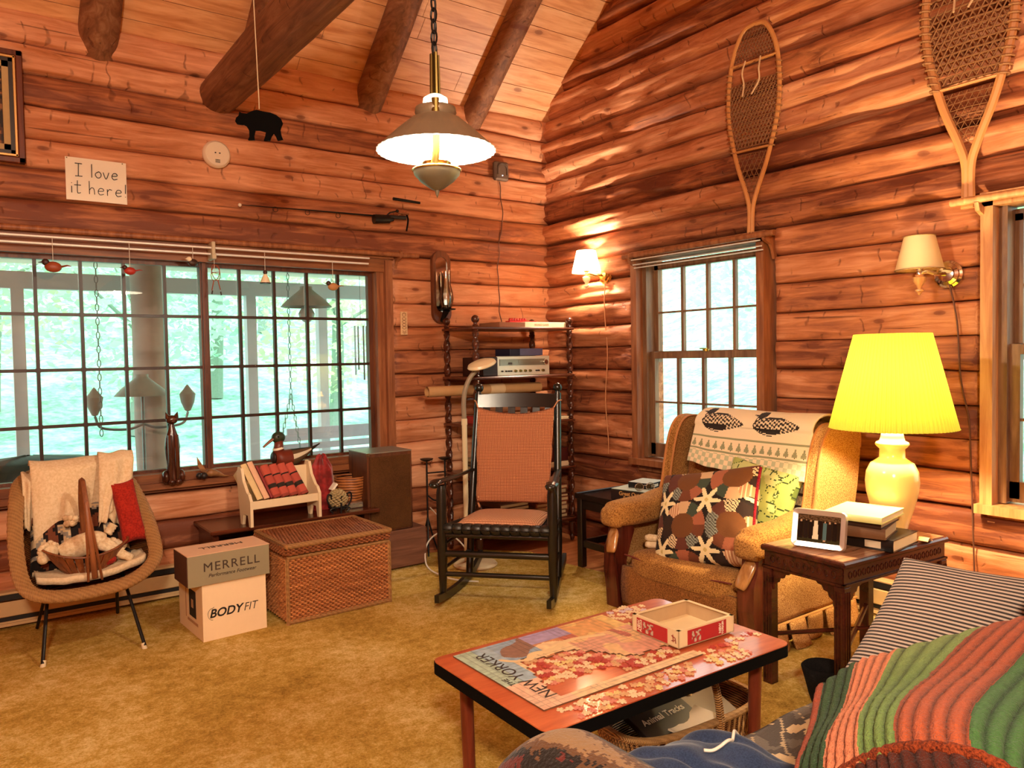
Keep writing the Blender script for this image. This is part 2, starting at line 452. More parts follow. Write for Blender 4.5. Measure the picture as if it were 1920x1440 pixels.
# carpet: wall-to-wall pile that stops at the board floor by the corner
mb = MB().mat(CARPET)
cp = [(-6.99, -6.99), (-.02, -6.99), (-.02, -2.2), (-.30, -1.65), (-.62, -1.25), (-.68, -.85), (-.66, -.58), (-.86, -.33), (-1.1, -.2), (-1.5, -.02), (-6.99, -.02)]
mb.prism(cp, .018, z0=-.012)
carpet = struct(mb.build('carpet', smooth=False)); carpet['label'] = 'gold cut-pile carpet across the room'
# the log course that fills the joint of the two walls: the plate log poking out at the top of the back wall
# ---------------------------------------------------------------- ceiling planks and log rafters
ZC, SL = 3.07, .85
def roof(y): return ZC+SL*(-y) if y > -3.5 else ZC+SL*3.5-(-y-3.5)*SL
mb = MB(); mb.mat(PLANK); tint = []
lb = .145; L = sqrt(1+SL*SL)
for side in (0, 1):
    n = int(3.6*L/lb)+1
    for i in range(n):
        s0 = i*lb; s1 = s0+lb-.004
        y0, y1 = -s0/L, -s1/L
        if side: y0, y1 = -7-y0, -7-y1
        cuts = [0.12]; rr = random.Random(i*3+side)
        x = .12-rr.uniform(.6, 2.4)
        while x > -7: cuts.append(x); x -= rr.uniform(1.6, 3.2)
        cuts.append(-7.1)
        for a, b in zip(cuts, cuts[1:]):
            o = len(mb.v)
            q = [(a, y0, roof(y0)), (b+.003, y0, roof(y0)), (b+.003, y1, roof(y1)), (a, y1, roof(y1))]
            e = .006
            nrm = Vector((0, -SL, -1)).normalized() if not side else Vector((0, SL, -1)).normalized()
            vs = [Vector(p) for p in q]+[Vector(p)+nrm*-.02 for p in q]
            mb.add(vs, [(0, 1, 2, 3), (7, 6, 5, 4), (0, 4, 5, 1), (1, 5, 6, 2), (2, 6, 7, 3), (3, 7, 4, 0)])
            tint += [rr.uniform(-.5, .5)]*8
nb = len(mb.v)
for side in (0, 1):
    ya, yb = (.2, -3.5) if not side else (-7.2, -3.5)
    za, zb = (roof(0)-.2*SL, roof(-3.5)) if not side else (roof(-7)-.2*SL, roof(-3.5))
    mb.add([(.3, ya, za+.03), (-7.2, ya, za+.03), (-7.2, yb, zb+.03), (.3, yb, zb+.03), (.3, ya, za+.12), (-7.2, ya, za+.12), (-7.2, yb, zb+.12), (.3, yb, zb+.12)],
           [(0, 1, 2, 3), (7, 6, 5, 4), (0, 4, 5, 1), (1, 5, 6, 2), (2, 6, 7, 3), (3, 7, 4, 0)])
tint += [0]*(len(mb.v)-nb)
ceil = mb.build('ceiling', smooth=False)
if len(ceil.data.vertices) == len(tint):
    at = ceil.data.attributes.new('tint', 'FLOAT', 'POINT'); at.data.foreach_set('value', tint)
struct(ceil)
def log_beam(name, p0, p1, r0, r1, seed, seg=28, n=60):
    p0, p1 = Vector(p0), Vector(p1); t = (p1-p0).normalized()
    a = Vector((1, 0, 0)); b = t.cross(a).normalized()
    mb = MB().mat(LOGR)
    mb.grid(lambda u, v: p0.lerp(p1, v)+(a*cos(2*pi*u)+b*sin(2*pi*u))*(lerp(r0, r1, v)*(1+.10*fz(cos(2*pi*u)*1.2+seed, sin(2*pi*u)*1.2, v*5)+.03*fz(u*9, v*30, seed))), seg, n, wrapu=True)
    mb.face([i for i in range(seg)]); mb.face([n*seg+i for i in range(seg)])
    o = mb.build(name); return o
for i, x in enumerate((-6.15, -5.38, -4.61, -3.84, -3.08, -2.27, -1.50, -.70)):
    r = [.09, .09, .09, .09, .095, .085, .10, .085][i]
    off = r*.55
    o = log_beam('trim_%d' % (i+1), (x, .02, ZC-off*1.3), (x, -3.5, roof(-3.5)-off*1.3), r, r*.95, i*3.1); struct(o, 'log rafter under the plank ceiling')
o = log_beam('trim_9', (-2.47, .03, 2.865), (-2.47, -6.98, 2.9), .105, .16, 77); struct(o, 'thick round log tie beam crossing the room')
# ---------------------------------------------------------------- window_1: the wide grid window of the back wall
w1 = bpy.data.objects.new('window_1', None); COL.objects.link(w1); w1['kind'] = 'structure'; w1['label'] = 'wide fixed window of small square panes in the log wall'
mb = MB().mat(TRIMX)
zt, zb, xl, xr = 2.0, .60, -3.74, -1.40
mb.box(((xl+xr)/2, .0, 1.945), (xr-xl, .14, .10)); mb.box(((xl+xr)/2, -.06, 2.0), (xr-xl+.02, .06, .04))
mb.box(((xl+xr)/2, .0, .655), (xr-xl, .16, .10)); mb.box(((xl+xr)/2, -.075, .64), (xr-xl+.02, .07, .035))
mb.mat(TRIM)
mb.box((xr-.025, -.02, 1.3), (.05, .14, 1.34)); mb.box((xr-.075, .0, 1.3), (.05, .11, 1.34)); mb.box((xl+.025, -.02, 1.3), (.05, .14, 1.34)); mb.box((xl+.07, .0, 1.3), (.05, .11, 1.34))
mb.build('casing', w1, smooth=False)
sash = MB().mat(TRIMD)
X0, PW = -2.573, .209
for half, (a, b) in enumerate(((X0-5*PW, X0), (X0, X0+5*PW))):
    sash.box(((a+b)/2, .03, 1.888), (b-a, .04, .03)); sash.box(((a+b)/2, .03, .705), (b-a, .04, .03))
sash.box((X0, .03, 1.3), (.045, .06, 1.2)); sash.box((X0-.005, -.005, 1.3), (.02, .03, 1.2)); sash.box((X0+5*PW+.012, .03, 1.3), (.03, .04, 1.2)); sash.box((X0-5*PW-.01, .03, 1.3), (.03, .04, 1.2))
sash.build('sash', w1, smooth=False)
m = MB().mat(MUNT)
for i in range(-4, 5):
    if i == 0: continue
    m.box((X0+i*PW, .03, 1.3), (.017, .028, 1.18))
for z in (1.587, 1.293, .996):
    m.box((X0, .03, z), (10*PW, .024, .017))
# rounded pane corners, as the putty leaves them
for i in range(-4, 5):
    for z in (1.587, 1.293, .996): m.lathe([(.012, -.006), (.012, .006)], (0, 0, 0), 10, TR(X0+i*PW, .03, z) @ RX(pi/2) @ Matrix.Diagonal((1.3, 1.3, 1.6, 1)))
m.build('muntin', w1, smooth=False)
MB().mat(GLASS).box((X0, .036, 1.3), (10*PW, .004, 1.18)).build('glass', w1, smooth=False)

# ---------------------------------------------------------------- double-hung windows of the right wall
def dh_window(name, y0, ncols, pw, label, frame_m, zt=1.88, zb=.73):
    """y0: edge of glass nearer the corner; panes run towards -y"""
    w = bpy.data.objects.new(name, None); COL.objects.link(w); w['kind'] = 'structure'; w['label'] = label
    y1 = y0-ncols*pw; ym = (y0+y1)/2; W = y0-y1; mb = MB().mat(frame_m)
    for y in (y0+.092, y1-.082): mb.box((-.03, y, 1.29), (.16, .05, 1.40))
    mb.box((-.03, ym, 1.97), (.16, W+.24, .06)); mb.box((-.04, ym, .615), (.19, W+.26, .04)); mb.box((-.02, ym, .575), (.10, W+.2, .05))
    mb.build('casing', w, smooth=False)
    s = MB().mat(SASH)
    for y in (y0+.05, y1-.05): s.box((.0, y, 1.3), (.10, .035, 1.32)); 
    for y in (y0+.022, y1-.022): s.box((.045, y, 1.59), (.035, .044, .64))
    s.box((.045, ym, zt+.025), (.035, W+.09, .05)); s.box((.045, ym, 1.325), (.035, W+.09, .035))
    for i in range(1, ncols): s.box((.045, y0-i*pw, 1.6), (.026, .02, .56))
    s.box((.045, ym, 1.597), (.022, W, .012))
    s.build('upper_sash', w, smooth=False)
    s = MB().mat(SASH)
    for y in (y0+.018, y1-.018): s.box((.0, y, 1.0), (.035, .05, .68))
    s.box((.0, ym, 1.315), (.038, W+.08, .042)); s.box((.0, ym, zb-.04), (.035, W+.09, .09))
    for i in range(1, ncols): s.box((.0, y0-i*pw, 1.0), (.026, .022, .60))
    s.box((.0, ym, 1.008), (.022, W, .012))
    s.build('lower_sash', w, smooth=False)
    MB().mat(GLASS).box((.05, ym, 1.6), (.003, W, .58)).box((.004, ym, 1.0), (.003, W, .58)).build('glass', w, smooth=False)
    l = MB().mat(plain('brass', '#b08a3c', .3, 1)); l.cyl((-.02, ym-.03, 1.336), (-.02, ym-.03, 1.35), .02); l.box((-.02, ym-.01, 1.353), (.012, .05, .008)); l.build('sash_lock', w)
    return w
dh_window('window_2', -1.112, 4, .203, 'double-hung window of small panes behind the wing armchair', TRIM)
dh_window('window_3', -3.262, 4, .203, 'double-hung window cut by the right edge of the photo', PINEM)
# white parting bead seen in the left jamb of both
for y in (-1.075, -3.225):
    pass

# ---------------------------------------------------------------- curtain rods
RODM = plain('white_rod', '#e8e2da', .35, .3)
def bracket(p, axis, parent, m):
    """curved wooden bracket holding the pole; axis 0: on back wall, 1: on right wall"""
    b = MB().mat(m)
    poly = [(0, 0), (-.02, .0), (-.035, .05), (-.055, .08), (-.11, .10), (-.125, .135), (-.10, .15), (-.085, .125), (-.06, .12), (0, .12)]
    M = TR(*p) @ (RZ(pi/2) if axis == 0 else RZ(0)) @ RX(pi/2) @ TR(0, 0, -.009)
    b.prism(poly, .018, M); return b.build('bracket', parent, smooth=False)
t = thing('curtain_rod', 'pair of long thin curtain rods across the wide pane grid window', 'curtain rod', (-2.5, 0, 2.0))
for z, y in ((-.035, -.165), (-.068, -.15)):
    MB().mat(RODM).cyl((-1.3, y, z), (.90, y, z), .006).build('rod', t)
MB().mat(TRIM).cyl((-1.24, -.12, .008), (1.28, -.12, .008), .016).build('pole', t)
bracket((1.145, -.02, -.11), 0, t, TRIM)
MB().mat(plain('bracket_grey', '#b9a98c', .6)).box((-.06, -.13, -.05), (.02, .10, .10), bev=.004).box((-.06, -.175, -.085), (.024, .03, .03), bev=.004).build('centre_bracket', t)
t = thing('curtain_rod', 'wooden pole and white rods over the window behind the armchair', 'curtain rod', (0, -1.53, 1.95))
MB().mat(TRIM).cyl((-.15, .56, .02), (-.15, -.60, .02), .017).build('pole', t)
for x, z in ((-.165, -.012), (-.15, -.042), (-.14, -.062)):
    MB().mat(RODM).cyl((x, .47, z), (x, -.52, z), .0038).build('rod', t)
bracket((-.04, .50, -.13), 1, t, TRIM); bracket((-.04, -.53, -.11), 1, t, TRIM)
t = thing('curtain_rod', 'pine pole and bracket over the window at the right edge', 'curtain rod', (0, -3.6, 1.95))
MB().mat(PINEM).cyl((-.15, .56, .02), (-.15, -.60, .02), .017).build('pole', t)
bracket((-.04, .45, -.13), 1, t, PINEM)

# ---------------------------------------------------------------- baseboard heaters
HB = plain('heater_beige', '#c9a878', .5); HD = plain('heater_slot', '#0e0a08', .6)
def heater(label, M, L, nm='baseboard_heater'):
    t = thing(nm, label, 'heater', (0, 0, 0)); t.matrix_world = M
    MB().mat(HB).box((L/2, -.035, .045), (L, .055, .02)).box((L/2, -.012, .10), (L, .012, .17)).box((L/2, -.068, .108), (L, .012, .075), bev=.004).box((L/2, -.035, .185), (L, .06, .012), bev=.003).box((L/2, -.07, .03), (L, .008, .014)).build('cover', t, smooth=False)
    MB().mat(HD).box((L/2, -.04, .165), (L-.01, .05, .028)).box((L/2, -.045, .058), (L-.01, .045, .02)).build('slot', t, smooth=False)
    return t
heater('beige baseboard heater along the window wall behind the wicker chair', TR(-5.2, -.05, 0), 3.7)
heater('baseboard heater along the right wall behind the end table', TR(-.05, -2.25, 0) @ RZ(-pi/2), 3.6)
BLACK = plain('matte_black', '#070606', .9, spec=.1); INK = plain('ink', '#14100f', .7)
PAPER = plain('paper', '#efe6d4', .9, var=.02); IRON = plain('dark_iron', '#15110f', .5, .4)
BRASS = plain('antique_brass', '#7c6a38', .35, .9); BRASSB = plain('bright_brass', '#d8b060', .22, 1); CHROME = plain('chrome', '#d9cfc4', .12, 1)
WIREM = plain('brown_wire', '#5a3322', .6); CORDW = plain('white_cord', '#e6dccb', .6)
# handwritten sign, strokes drawn as ink lines
sg = thing('wall_sign', 'small white paper sign handwritten "I love it here!" on the log wall', 'sign', (-3.118, -.063, 2.292))
mb = MB().mat(PAPER); mb.slab(lambda u, v: ((u-.5)*.287, -.006*sin(pi*u)*(1-v), (v-.5)*.222), (0, -1, 0), .0012, 8, 8); mb.build('paper', sg)
STR = {'I': [[(0, 1), (.5, 1)], [(.25, 1), (.22, 0)], [(0, 0), (.5, .02)]], 'l': [[(.1, 1.05), (.08, 0)]],
 'o': [[(.25, .5), (.08, .38), (.05, .2), (.2, .02), (.4, .1), (.45, .35), (.3, .52), (.2, .46)]], 'v': [[(0, .5), (.2, 0), (.42, .52)]],
 'e': [[(.05, .28), (.4, .33), (.36, .5), (.15, .5), (.03, .25), (.15, .02), (.42, .08)]], 'i': [[(.1, .5), (.1, 0)], [(.1, .72), (.11, .76)]],
 't': [[(.22, .95), (.2, .1), (.3, 0), (.42, .05)], [(0, .6), (.45, .62)]], 'h': [[(.05, 1), (.05, 0)], [(.05, .3), (.2, .5), (.36, .42), (.4, 0)]],
 'r': [[(.05, .5), (.06, 0)], [(.06, .3), (.2, .5), (.38, .46)]], '!': [[(.12, 1), (.1, .3)], [(.1, .02), (.1, .05)]]}
def strokes(mb, body, x, z, h, r, w=.62):
    for ch in body:
        if ch == ' ': x += h*.42; continue
        for st in STR[ch]:
            pts = cat_spline([(x+p[0]*h, -.005, z+p[1]*h) for p in st], 5) if len(st) > 2 else [Vector((x+p[0]*h, -.005, z+p[1]*h)) for p in st]
            mb.tube(pts, r, 6, flat=.4)
        x += h*{'l': .3, 'i': .28, '!': .3, 'I': .66, 't': .55}.get(ch, w)
mb = MB().mat(INK); strokes(mb, 'I love', -.100, .014, .066, .0046, .60); strokes(mb, 'it here!', -.125, -.074, .068, .0046, .62); mb.build('lettering', sg)
MB().mat(plain('grey_print', '#8a7c70', .8)).box((.01, -.0025, -.094), (.10, .001, .004)).build('small_print', sg)
mb = MB().mat(BRASS); [mb.ball((x, -.004, .105), .003) for x in (-.136, .125)]; mb.build('tack', sg)
# smoke detector
sd = thing('smoke_detector', 'round white smoke detector on the logs beside the bear', 'smoke detector', (-2.497, -.045, 2.518))
MB().mat(plain('cream_plastic', '#ead9c0', .4, var=.02)).lathe([(.076, 0), (.079, .012), (.076, .028), (.066, .038), (.0, .040)], M=RX(pi/2), seg=40).build('body', sd)
MB().mat(INK).box((-.012, -.041, .004), (.008, .002, .006)).box((.012, -.041, .004), (.008, .002, .006)).box((0, -.040, -.035), (.026, .002, .003)).box((0, -.040, -.042), (.026, .002, .003)).box((0, -.0395, -.049), (.026, .002, .003)).build('vent', sd)
# framed picture cut by the left edge
pf = thing('picture_frame', 'dark picture with gilt wooden frame at the upper left corner', 'picture', (-3.80, -.06, 2.615))
mb = MB(); mb.mat(wood('frame_wood', '#3a170b', '#6e3017', 2, .35))
W, H = .73, .56
for s in (-1, 1):
    mb.box((s*(W/2-.015), -.012, 0), (.03, .03, H), bev=.004); mb.box((0, -.012, s*(H/2-.015)), (W, .03, .03), bev=.004)
mb.mat(plain('gilt', '#c9a468', .35, .7))
for s in (-1, 1):
    mb.box((s*(W/2-.037), -.02, 0), (.012, .02, H-.06), bev=.002); mb.box((0, -.02, s*(H/2-.037)), (W-.06, .02, .012), bev=.002)
mb.mat(plain('frame_black', '#1b0f0a', .4))
for s in (-1, 1):
    mb.box((s*(W/2-.052), -.014, 0), (.018, .02, H-.08)); mb.box((0, -.014, s*(H/2-.052)), (W-.08, .02, .018))
mb.mat(plain('linen_mat', '#b79c6e', .8))
for s in (-1, 1):
    mb.box((s*(W/2-.075), -.01, 0), (.028, .02, H-.11)); mb.box((0, -.01, s*(H/2-.075)), (W-.11, .02, .028))
mb.build('frame', pf, smooth=False)
def paintc(u, v):
    n = fz(u*6, v*5, 3)+.6*fz(u*17, v*15, 9)
    if n > .22: return rgb('#8a5a32')
    if n > .05: return rgb('#4a2a14')
    return rgb('#1c0d07')
VP = vcol('painted', .5)
MB().mat(VP).grid(lambda u, v: ((u-.5)*(W-.18), -.004, (v-.5)*(H-.18)), 60, 46, paintc).build('painting', pf)
# fishing rod with reel
fr_ = thing('fishing_rod', 'fishing rod with spinning reel hung level on the log wall', 'fishing rod', (-1.75, -.085, 2.25))
MB().mat(IRON).tube([(-.62, 0, -.012), (-.2, 0, -.002), (.20, 0, .004), (.24, 0, .004)], [.0025, .004, .006, .007], 8).build('rod', fr_)
MB().mat(plain('ivory', '#e8d8c0', .4)).ball((-.63, 0, -.013), .011).build('tip', fr_)
mb = MB().mat(IRON)
for x in (-.42, -.22, -.02): mb.tube([(x+.015*cos(a), .0, -.018+.015*sin(a)) for a in [2*pi*i/12 for i in range(13)]], .0018, 6)
mb.build('line_guide', fr_)
mb = MB().mat(plain('cork_black', '#1d1512', .7)); mb.cyl((.24, 0, .004), (.46, 0, .012), .012, .014); mb.build('grip', fr_)
mb = MB().mat(IRON); mb.cyl((.22, -.015, -.02), (.33, -.015, -.012), .03, .026, 20); mb.cyl((.33, -.015, -.012), (.36, -.015, -.01), .018, .012, 16)
mb.tube([(.30, -.015, .0), (.33, -.03, .03), (.37, -.04, .04)], .005, 8); mb.ball((.375, -.045, .042), .011)
mb.build('reel', fr_)
mb = MB().mat(CHROME); mb.tube([(.40, -.01, .02), (.43, -.02, .05), (.43, -.02, .10)], .004, 8); mb.cyl((.40, -.02, .038), (.47, -.02, .036), .009, .009, 10); mb.build('crank', fr_)
MB().mat(IRON).cyl((.36, -.02, .125), (.56, -.02, .118), .010, .008, 10).build('crank_handle', fr_)
MB().mat(BLACK).tube(cat_spline([(.46, 0, .05), (.475, -.005, .0), (.465, 0, -.075)], 6), .006, 8).build('wall_hook', fr_)
# small speaker on the wall with its wire
sp = thing('wall_speaker', 'small grey speaker unit with a ring face high on the logs', 'speaker', (-.50, -.055, 2.672))
GREYB = plain('speaker_taupe', '#5d4a3c', .55)
mb = MB().mat(GREYB); mb.box((0, -.022, 0), (.125, .045, .135), bev=.012)
mb.build('housing', sp)
mb = MB().mat(plain('speaker_ring', '#4b3b30', .5))
pts = [(-.04, -.046, -.03), (-.04, -.046, .012)]+[(-.04*cos(a), -.046, .012+.04*sin(a)) for a in [pi*i/8 for i in range(1, 8)]]+[(.04, -.046, .012), (.04, -.046, -.03)]
mb.tube(pts, .006, 8); mb.build('ring', sp)
MB().mat(plain('led', '#ffffff', .3, emit=(.8, .9, 1, 1), es=2)).ball((.0, -.047, -.035), .004).build('indicator_light', sp)
zz = 2.605; pts = []
for i in range(34):
    t = i/33; z = lerp(2.60, 1.56, t)
    pts.append((-.50+.02*sin(t*7)-.015*t+.02*fz(t*6, 2), -.062-.006*sin(t*40), z))
tag(MB().mat(WIREM).tube(pts, .0035, 6).build('speaker_wire'), 'thin twisted wire running down the logs from the small speaker', 'wire')
# mirrored candle sconce
cs = thing('candle_sconce', 'arched wooden mirror sconce with a glass chimney on the log wall', 'candle sconce', (-1.022, -.06, 1.81))
CSW = wood('sconce_wood', '#4a2415', '#7a4528', 2, .35)
def arch(w, h, n=14):
    r = w/2; p = [(r*cos(a), h/2-r+r*sin(a)) for a in [pi*i/n for i in range(n+1)]]
    return p+[(-r*cos(a), -(h/2-r)-r*sin(a)) for a in [pi*i/n for i in range(n+1)]]
M = RX(pi/2)
outer, inner = arch(.145, .50), arch(.095, .40)
inner = [(x, y+.03 if y < 0 else y+.01) for x, y in inner]
mb = MB().mat(CSW); mb.prism(outer, .02, M)
n = len(outer)
for z0, z1, A_, B_ in ((.02, .03, outer, inner),):
    vs = [M @ Vector((p[0], p[1], z1)) for p in A_]+[M @ Vector((p[0], p[1], z1)) for p in B_]+[M @ Vector((p[0], p[1], .019)) for p in A_]+[M @ Vector((p[0], p[1], .019)) for p in B_]
    fs = []
    for i in range(n):
        j = (i+1) % n; fs += [(i, j, n+j, n+i), (2*n+i, 2*n+j, j, i), (n+i, n+j, 3*n+j, 3*n+i)]
    mb.add(vs, fs)
mb.build('back_panel', cs)
MB().mat(plain('mirror', '#e9dfd0', .06, 1)).prism([(x*.99, y*.99) for x, y in inner], .0015, M, z0=.0205).build('mirror', cs)
MB().mat(IRON).lathe([(.06, 0), (.064, .006), (.03, .008), (.0, .008)], (.0, -.085, -.158)).tube([(0, -.025, -.23), (0, -.05, -.20), (0, -.085, -.16)], [.02, .016, .025], 10).cyl((0, -.085, -.155), (0, -.085, -.125), .013).build('candle_cup', cs)
g = NG('clear_glass'); g.n.remove(g.b); tr = g.add('ShaderNodeBsdfTransparent'); tr.inputs[0].default_value = (.93, .92, .88, 1); gl = g.add('ShaderNodeBsdfGlossy'); gl.inputs['Roughness'].default_value = .03
lw = g.add('ShaderNodeLayerWeight'); lw.inputs[0].default_value = .55; mx = g.n.new('ShaderNodeMixShader'); g.t.links.new(g.math('ADD', lw.outputs['Fresnel'], .06, True), mx.inputs[0]); g.t.links.new(tr.outputs[0], mx.inputs[1]); g.t.links.new(gl.outputs[0], mx.inputs[2]); g.t.links.new(mx.outputs[0], g.out.inputs[0]); CLEAR = g.m
MB().mat(CLEAR).shell([(.033, -.148), (.04, -.12), (.05, -.085), (.045, -.04), (.032, .01), (.029, .06), (.031, .11)], (0, -.085, 0), 24).build('glass_chimney', cs, smooth=True)
# thermometer strip
th = thing('thermometer', 'small cream strip plaque nailed beside the wide window', 'plaque', (-1.31, -.062, 1.56))
MB().mat(plain('plaque_cream', '#dcb98c', .6)).box((0, -.004, 0), (.052, .006, .155), bev=.002).build('plate', th)
mb = MB().mat(plain('plaque_mark', '#8a5c3a', .7))
for z in (.055, .03, .01, -.01, -.03): mb.tube([(.014*cos(a), -.008, z+.009*sin(a)) for a in [2*pi*i/10 for i in range(11)]], .0016, 5)
for z, s in ((.068, 1), (-.055, -1), (-.065, -1)): mb.tube([(-.014, -.008, z-.006*s), (0, -.008, z+.006*s), (.014, -.008, z-.006*s)], .0016, 5)
mb.build('ornament', th)
# ---- hanging bear silhouette
bt = thing('hanging_bear', 'flat black bear silhouette hanging on a pale string', 'ornament', (-2.70, -1.445, 2.30))
bear = [(-.098, .018), (-.094, .032), (-.083, .042), (-.08, .058), (-.070, .052), (-.05, .050), (-.03, .060), (-.01, .066), (.015, .060), (.045, .055), (.07, .045), (.088, .03), (.095, .012), (.089, .0), (.084, -.015), (.088, -.04), (.094, -.055), (.072, -.060), (.066, -.045), (.056, -.03), (.048, -.04), (.040, -.060), (.016, -.060), (.022, -.045), (.026, -.025), (.0, -.018), (-.018, -.018), (-.024, -.04), (-.022, -.058), (-.048, -.058), (-.042, -.045), (-.042, -.02), (-.052, -.002), (-.066, .006), (-.08, .006), (-.092, .008)]
Mb = RZ(-.55) @ RX(pi/2)
MB().mat(BLACK).prism(bear, .012, Mb, z0=-.006).build('bear', bt, smooth=False)
MB().mat(plain('jute', '#d6c4a0', .8)).tube([(0, 0, .07), (.0, .0, .10), (-.02, 0, .9), (-.02, 0, roof(-1.445)-2.30)], .0022, 6).build('string', bt)
# ---- small ornaments hung from the curtain rod
def orn(x, z, label, build, name='hanging_ornament', top=1.96):
    t = thing(name, label, 'ornament', (x, -.165, z)); build(t, top-z); return t
def string(t, h, r=.0015): MB().mat(plain('thread', '#cfc4b4', .7)).tube([(0, 0, .02), (0, 0, h)], r, 5).build('thread', t)
OC = {'rust': plain('orn_rust', '#8a3c1c', .5), 'red': plain('orn_red', '#a1281c', .5), 'cream': plain('orn_cream', '#e2cfae', .6), 'dark': plain('orn_dark', '#33190f', .5), 'tan': plain('orn_tan', '#b07a48', .6)}
def bird(t, h, body, head, s=1, rz=0):
    string(t, h); M = RZ(rz) @ Matrix.Scale(s, 4)
    MB().mat(OC[body]).ball((0, 0, 0), .026, 14, M, (1.2, .75, .85)).tube([(.02, 0, 0), (.05, 0, .008), (.065, 0, .006)], [.012, .009, .003], 8, M=M, flat=.4).build('body', t)
    MB().mat(OC[head]).ball((-.026, 0, .018), .014, 12, M).tube([(-.036, 0, .018), (-.052, 0, .016)], [.004, .001], 6, M=M).build('head', t)
orn(-3.342, 1.815, 'rust bell shaped bird ornament hanging leftmost in the wide window', lambda t, h: bird(t, h, 'rust', 'dark', 1.25))
orn(-2.99, 1.813, 'small dark red bird ornament hanging before the log porch post', lambda t, h: bird(t, h, 'red', 'dark', .95))
orn(-2.67, 1.875, 'black and white bird ornament hanging just left of the window mullion', lambda t, h: bird(t, h, 'dark', 'cream', 1.0, .5))
def angel(t, h):
    string(t, h); MB().mat(OC['cream']).lathe([(.03, -.045), (.028, -.035), (.016, -.005), (.008, .01)]).build('gown', t)
    MB().mat(OC['dark']).lathe([(.031, -.047), (.031, -.04)]).ball((0, 0, .02), .013).build('head', t)
    MB().mat(OC['red']).ball((0, 0, -.012), .012).build('heart', t)
orn(-2.269, 1.822, 'little cream bell figure hanging on a white ribbon in the window', angel)
orn(-1.85, 1.775, 'tan finch ornament hanging rightmost in the wide window', lambda t, h: bird(t, h, 'tan', 'dark', 1.1), top=1.93)
def minishoe(t, h):
    string(t, h)
    mb = MB().mat(OC['rust'])
    for s, x in ((1, 0), (-1, .012)):
        R_ = RY(.22*s)
        pts = [(x+.022*sin(a)*1.0, .004*s, .025+.045*cos(a)) for a in [pi*2*i/16 for i in range(17)]]
        mb.tube([R_ @ Vector(p) for p in pts], .0022, 6); mb.tube([R_ @ Vector((x, .004*s, -.02)), R_ @ Vector((x, .004*s, -.075))], .003, 6)
        mb.tube([R_ @ Vector((x-.02, .004*s, .025)), R_ @ Vector((x+.02, .004*s, .025))], .0018, 5)
    mb.build('frame', t)
    MB().mat(OC['dark']).tube([(-.014, 0, -.075), (-.018, 0, -.095)], .004, 6).tube([(.03, 0, -.08), (.034, 0, -.10)], .004, 6).build('tail_tip', t)
orn(-2.556, 1.80, 'pair of tiny rust snowshoes hanging at the window mullion', minishoe)
# ---------------------------------------------------------------- snowshoes
def snowshoe(label, top, tailz, y, halfw, x, wide_z, tilt=0, webz=(0, 0), bold=1.0, col='#c98a50'):
    t = thing('snowshoe', label, 'snowshoe', (x, y, wide_z), 0, 'snowshoes on the right wall')
    SW = plain('ash_wood_'+('a' if bold < 1.2 else 'b'), col, .45)
    H = top-wide_z; D = wide_z-tailz
    right = [(0, H), (halfw*.45, H*.93), (halfw*.85, H*.55), (halfw, 0), (halfw*.93, -D*.22), (halfw*.6, -D*.48), (halfw*.22, -D*.68), (.011, -D*.80), (.011, -D)]
    def half(s): return cat_spline([(0, s*-p[0], p[1]) for p in right], 7)
    mb = MB().mat(SW)
    for s in (1, -1): mb.tube(half(s), .0135*bold, 8, flat=.8, up=(1, 0, 0))
    mb.build('frame', t)
    R_ = half(1)
    def wid(z):
        best = 0
        for p in R_:
            if abs(p.z-z) < .03: best = max(best, abs(p.y))
        return best
    zc = H*.42; z2 = -D*.40
    MB().mat(SW).tube([(0, -wid(zc), zc), (0, wid(zc), zc)], .012, 8, flat=.6).tube([(0, -wid(z2), z2), (0, wid(z2), z2)], .012, 8, flat=.6).build('crossbar', t)
    def web(z0, z1, step, r, name, ang=1.0):
        mb = MB().mat(plain('rawhide_'+name, '#7c5233' if name == 'toe_webbing' else '#8a5c38', .7))
        zs = z0
        while zs < z1:
            w = wid(zs)*.94
            if w > .015: mb.tube([(.003*sin(zs*200), -w, zs), (-.003, 0, zs+.004), (.003, w, zs)], r, 5, flat=.7)
            zs += step
        k = -40
        for sgn in (1, -1):
            for k in range(-40, 41):
                y0 = k*step*1.05; pts = []
                z = z0
                while z <= z1:
                    yy = y0+sgn*(z-(z0+z1)/2)*ang*.55
                    w = wid(z)*.95
                    if abs(yy) < w: pts.append((.002*sgn, yy, z))
                    elif pts: 
                        break
                    z += .012
                if len(pts) > 1: mb.tube([pts[0], pts[len(pts)//2], pts[-1]] if len(pts) > 2 else pts, r*.9, 5, flat=.7)
        mb.build(name, t)
    web(zc+.02, H*.95, .020, .0022, 'toe_webbing'); web(z2+.015, zc-.10, .0225*bold, .0040*bold, 'body_webbing'); web(-D*.68, z2-.02, .03, .0022, 'tail_webbing')
    mb = MB().mat(plain('rawhide_wrap', '#9c6c44', .7))
    z = z2
    while z < zc-.02:
        w = wid(z)
        for s in (-1, 1): mb.tube([(.016*cos(a)*bold, s*w+.016*bold*sin(a), z+.004*sin(a)) for a in [2*pi*i/8 for i in range(9)]], .004*bold, 5)
        z += .034
    mb.build('wrapping', t)
    mb = MB().mat(plain('binding_leather', '#d2b08a', .6))
    for s in (-1, 1): mb.tube(cat_spline([(-.01, s*.05, zc+.01), (-.03, s*.055, zc-.06), (-.02, s*.05, zc-.12), (-.03, s*.03+.02, zc-.19)], 5), .005, 6)
    mb.build('binding', t)
    t.rotation_euler = (tilt, 0, 0)
    return t
snowshoe('narrow wooden snowshoe hanging above the window behind the armchair', 3.15, 1.955, -1.965, .168, -.10, 2.80, .03)
